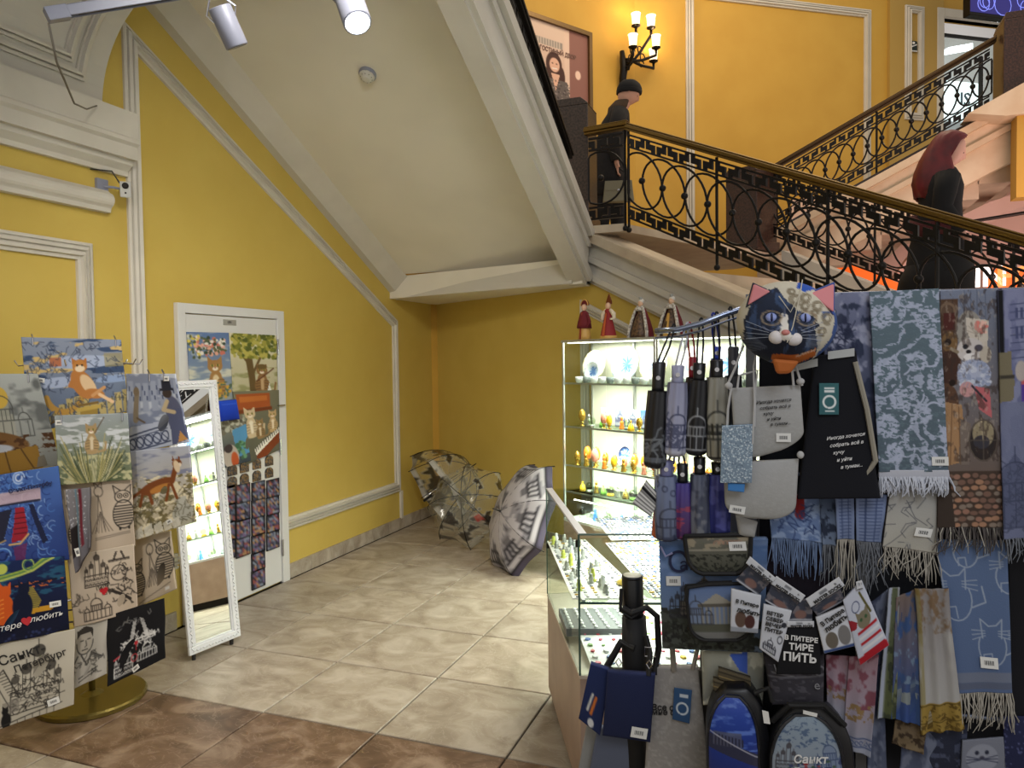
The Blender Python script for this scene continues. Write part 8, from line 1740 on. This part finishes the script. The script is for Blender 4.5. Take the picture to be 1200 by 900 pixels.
# blue patterned screen over the top right corner
sp_ = Plane(W2P(dl, 0, .9), n2); a = sp_.at(1137, 17); b = sp_.at(1215, 31); tt = sp_.at(1137, -12)
scn = empty('led_screen', (a+b)/2, 0, 'dark blue patterned screen hanging in the top right corner', 'screen')
aa, bb_ = V(a.x, a.y, a.z), V(b.x, b.y, a.z)
MB().prism([aa, bb_, bb_+V(0, 0, 1.0), aa+V(0, 0, 1.0)], -n2*.12).build('case', M_iron, scn, bevel=.01)
MB().prism([aa+V(0, 0, .04), bb_+V(0, 0, .04), bb_+V(0, 0, .96), aa+V(0, 0, .96)], n2*.004).build('panel', mat('blue_screen', (30, 26, 90), .3, emit=(34, 28, 110), estr=.7), scn)
mb = MB(); q = random.Random(4)
for i in range(16):
    c = aa+(bb_-aa)*q.uniform(.05, .95)+V(0, 0, q.uniform(.1, .9))+n2*.006; rr = q.uniform(.06, .14)
    mb.tube([c+d2*rr*math.cos(k)+V(0, 0, rr*math.sin(k)) for k in [2*PI*j/14 for j in range(14)]], .005, 4, close=True)
mb.build('light_pattern', mat('screen_lines', (120, 130, 220), .3, emit=(120, 130, 230), estr=1.), scn)
# ================================================================ ceiling fittings: track lamps, detector, camera
M_lampw = mat('lamp_white', (140, 144, 162), .45, .1)
TD = 2.55
ta, tb_ = CAM+ray(57, 24)*2.5, CAM+ray(215, -2)*2.75; tdir = (tb_-ta).normalized(); tc = ta+tdir*1.7
tk = empty('track_light', ta, 0, 'pale grey ceiling track running over the near left corner', 'track light')
sdv = tdir.cross(V(0, 0, 1)).normalized(); upv = sdv.cross(tdir)
def tbox(s0, s1, w0, w1, h0, h1, name, m): return MB().prism([ta+tdir*s0+sdv*w0+upv*h0, ta+tdir*s1+sdv*w0+upv*h0, ta+tdir*s1+sdv*w0+upv*h1, ta+tdir*s0+sdv*w0+upv*h1], sdv*(w1-w0)).build(name, m, tk, bevel=.002)
tbox(0, 1.7, -.018, -.012, -.0, .035, 'track_side', M_lampw); tbox(0, 1.7, .012, .018, -.0, .035, 'track_side', M_lampw); tbox(0, 1.7, -.018, .018, .03, .036, 'track_top', M_lampw); tbox(0, .07, -.020, .020, -.006, .038, 'end_feed', M_lampw); tbox(.10, 1.69, -.009, .009, .004, .012, 'conductor', M_iron)
MB().tube([ta+tdir*.9+upv*.036, ta+tdir*.9+V(0, 0, .5)], .004, 6).build('suspension_wire', M_chrome, tk)
MB().tube([ta+tdir*.35+upv*.036, ta+tdir*.35+V(0, 0, .5)], .004, 6).build('suspension_wire', M_chrome, tk)
wend = Plane((WX+.12, 3, 0), (1, 0, 0)).at(113, 124)
wm_ = [ta+V(0, 0, -.01), ta*.9+wend*.1-V(0, 0, .10), ta*.6+wend*.4-V(0, 0, .16), ta*.3+wend*.7-V(0, 0, .10), wend]
tag(MB().tube(wm_, .004, 6).build('power_cable', mat('grey_cable', (120, 115, 108), .6), None, True), 'thin grey cable from the track end to the white cornice', 'cable')
def lamp_head(px0, py0, px1, py1, d, R_, lit, label):
    a, b = CAM+ray(px0, py0)*d, CAM+ray(px1, py1)*(d+(-.07 if lit else .05)); r = empty('spot_lamp', a, 0, label, 'spot lamp', 'spot lamps on the ceiling track'); ax = (b-a).normalized()
    MB().tube([a, a+ax*.003, b-ax*.004, b], [R_*.94, R_, R_, R_*.97], 28).build('housing', M_lampw, r, True)
    MB().tube([b-ax*.002, b+ax*.001], R_*.86, 28).build('lens', mat('lit_lens', (255, 255, 255), .3, emit=(235, 242, 255), estr=14.) if lit else mat('dark_lens', (50, 52, 58), .2), r)
    s2 = ax.cross(upv).normalized(); 
    top = a-ax*.03+upv*.06
    MB().tube([(a+b)/2*.6+a*.4+s2*R_, a*.9+b*.1+s2*(R_+.012), a-ax*.03+s2*R_*.5, top, a-ax*.03-s2*R_*.5, a*.9+b*.1-s2*(R_+.012), (a+b)/2*.6+a*.4-s2*R_], .003, 6).build('bracket', M_chrome, r)
    MB().tube([top, top+V(0, 0, .09)], .012, 10).build('adapter', M_lampw, r)
    return a, b, ax
lamp_head(257, 8, 278, 55, 2.35, .036, False, 'unlit pale cylinder spot lamp by the end of the track')
a, b, ax = lamp_head(404, -16, 419, 27, 2.45, .046, True, 'lit pale cylinder spot lamp nearest the centre of the ceiling')
light('spot_lamp_beam', 'SPOT', b+ax*.01, b+ax*1+V(-.25, .35, -.35), 60, NEUT, .04, spot=95, blend=.8)
# smoke detector on the sloping ceiling
rr_ = ray(431, 86); t = 4.
pln = Plane((WX, 3.576, 3.591+REC), (0, SL, 1)); pd_ = pln.at(431, 86); nd = -V(0, SL, 1).normalized()
M_ = Matrix.Translation(pd_) @ nd.to_track_quat('Z', 'Y').to_matrix().to_4x4()
sd_ = empty('smoke_detector', pd_, 0, 'round white smoke detector on the sloping ceiling', 'smoke detector')
MB().at(M_).lathe([(.055, -.002), (.056, .012), (.046, .018)], (0, 0, 0), 24).build('mount', M_lampw, sd_)
MB().at(M_).lathe([(.040, .016), (.048, .022), (.046, .036), (.030, .044), (.022, .052), (.001, .054)], (0, 0, 0), 24).build('body', mat('detector_white', (205, 203, 195), .4), sd_)
mb = MB().at(M_)
for k in range(10): a_ = 2*PI*k/10; mb.tube([(.047*math.cos(a_), .047*math.sin(a_), .022), (.036*math.cos(a_), .036*math.sin(a_), .043)], .0022, 5)
mb.build('vents', M_iron, sd_)
# security camera
sc_ = empty('security_camera', V(WX+.05, 3.10, 2.50), 0, 'small white security camera at the end of the rounded moulding', 'camera')
cp_ = Plane((WX+.09, 0, 0), (1, 0, 0)); cb = cp_.at(144, 222)
MB().box((WX, cb.y-.10, cb.z-.02), (WX+.02, cb.y-.03, cb.z+.05)).build('wall_bracket', M_lampw, sc_, bevel=.002); MB().tube([(WX+.02, cb.y-.06, cb.z+.01), (WX+.05, cb.y-.02, cb.z+.01), (cb.x, cb.y, cb.z)], .007, 8).build('arm', M_lampw, sc_)
tcam = (V(1.2, -1.2, -.35)).normalized(); M_ = Matrix.Translation(cb+V(.02, 0, 0)) @ tcam.to_track_quat('Z', 'Y').to_matrix().to_4x4()
MB().at(M_).box((-.028, -.045, -.02), (.028, .04, .02)).build('body', mat('camera_white', (190, 190, 186), .4), sc_, bevel=.006)
MB().at(M_).lathe([(.016, .018), (.017, .026), (.012, .028)], (0, .018, 0), 16).build('lens_ring', M_iron, sc_); MB().at(M_).ball((0, -.02, .021), .005, n=8, m=6).build('sensor', M_iron, sc_)
MB().tube([cb+V(0, -.02, .03), cb+V(-.02, -.05, .09), (WX+.005, cb.y-.13, cb.z+.09)], .004, 6).build('cable', M_iron, sc_)
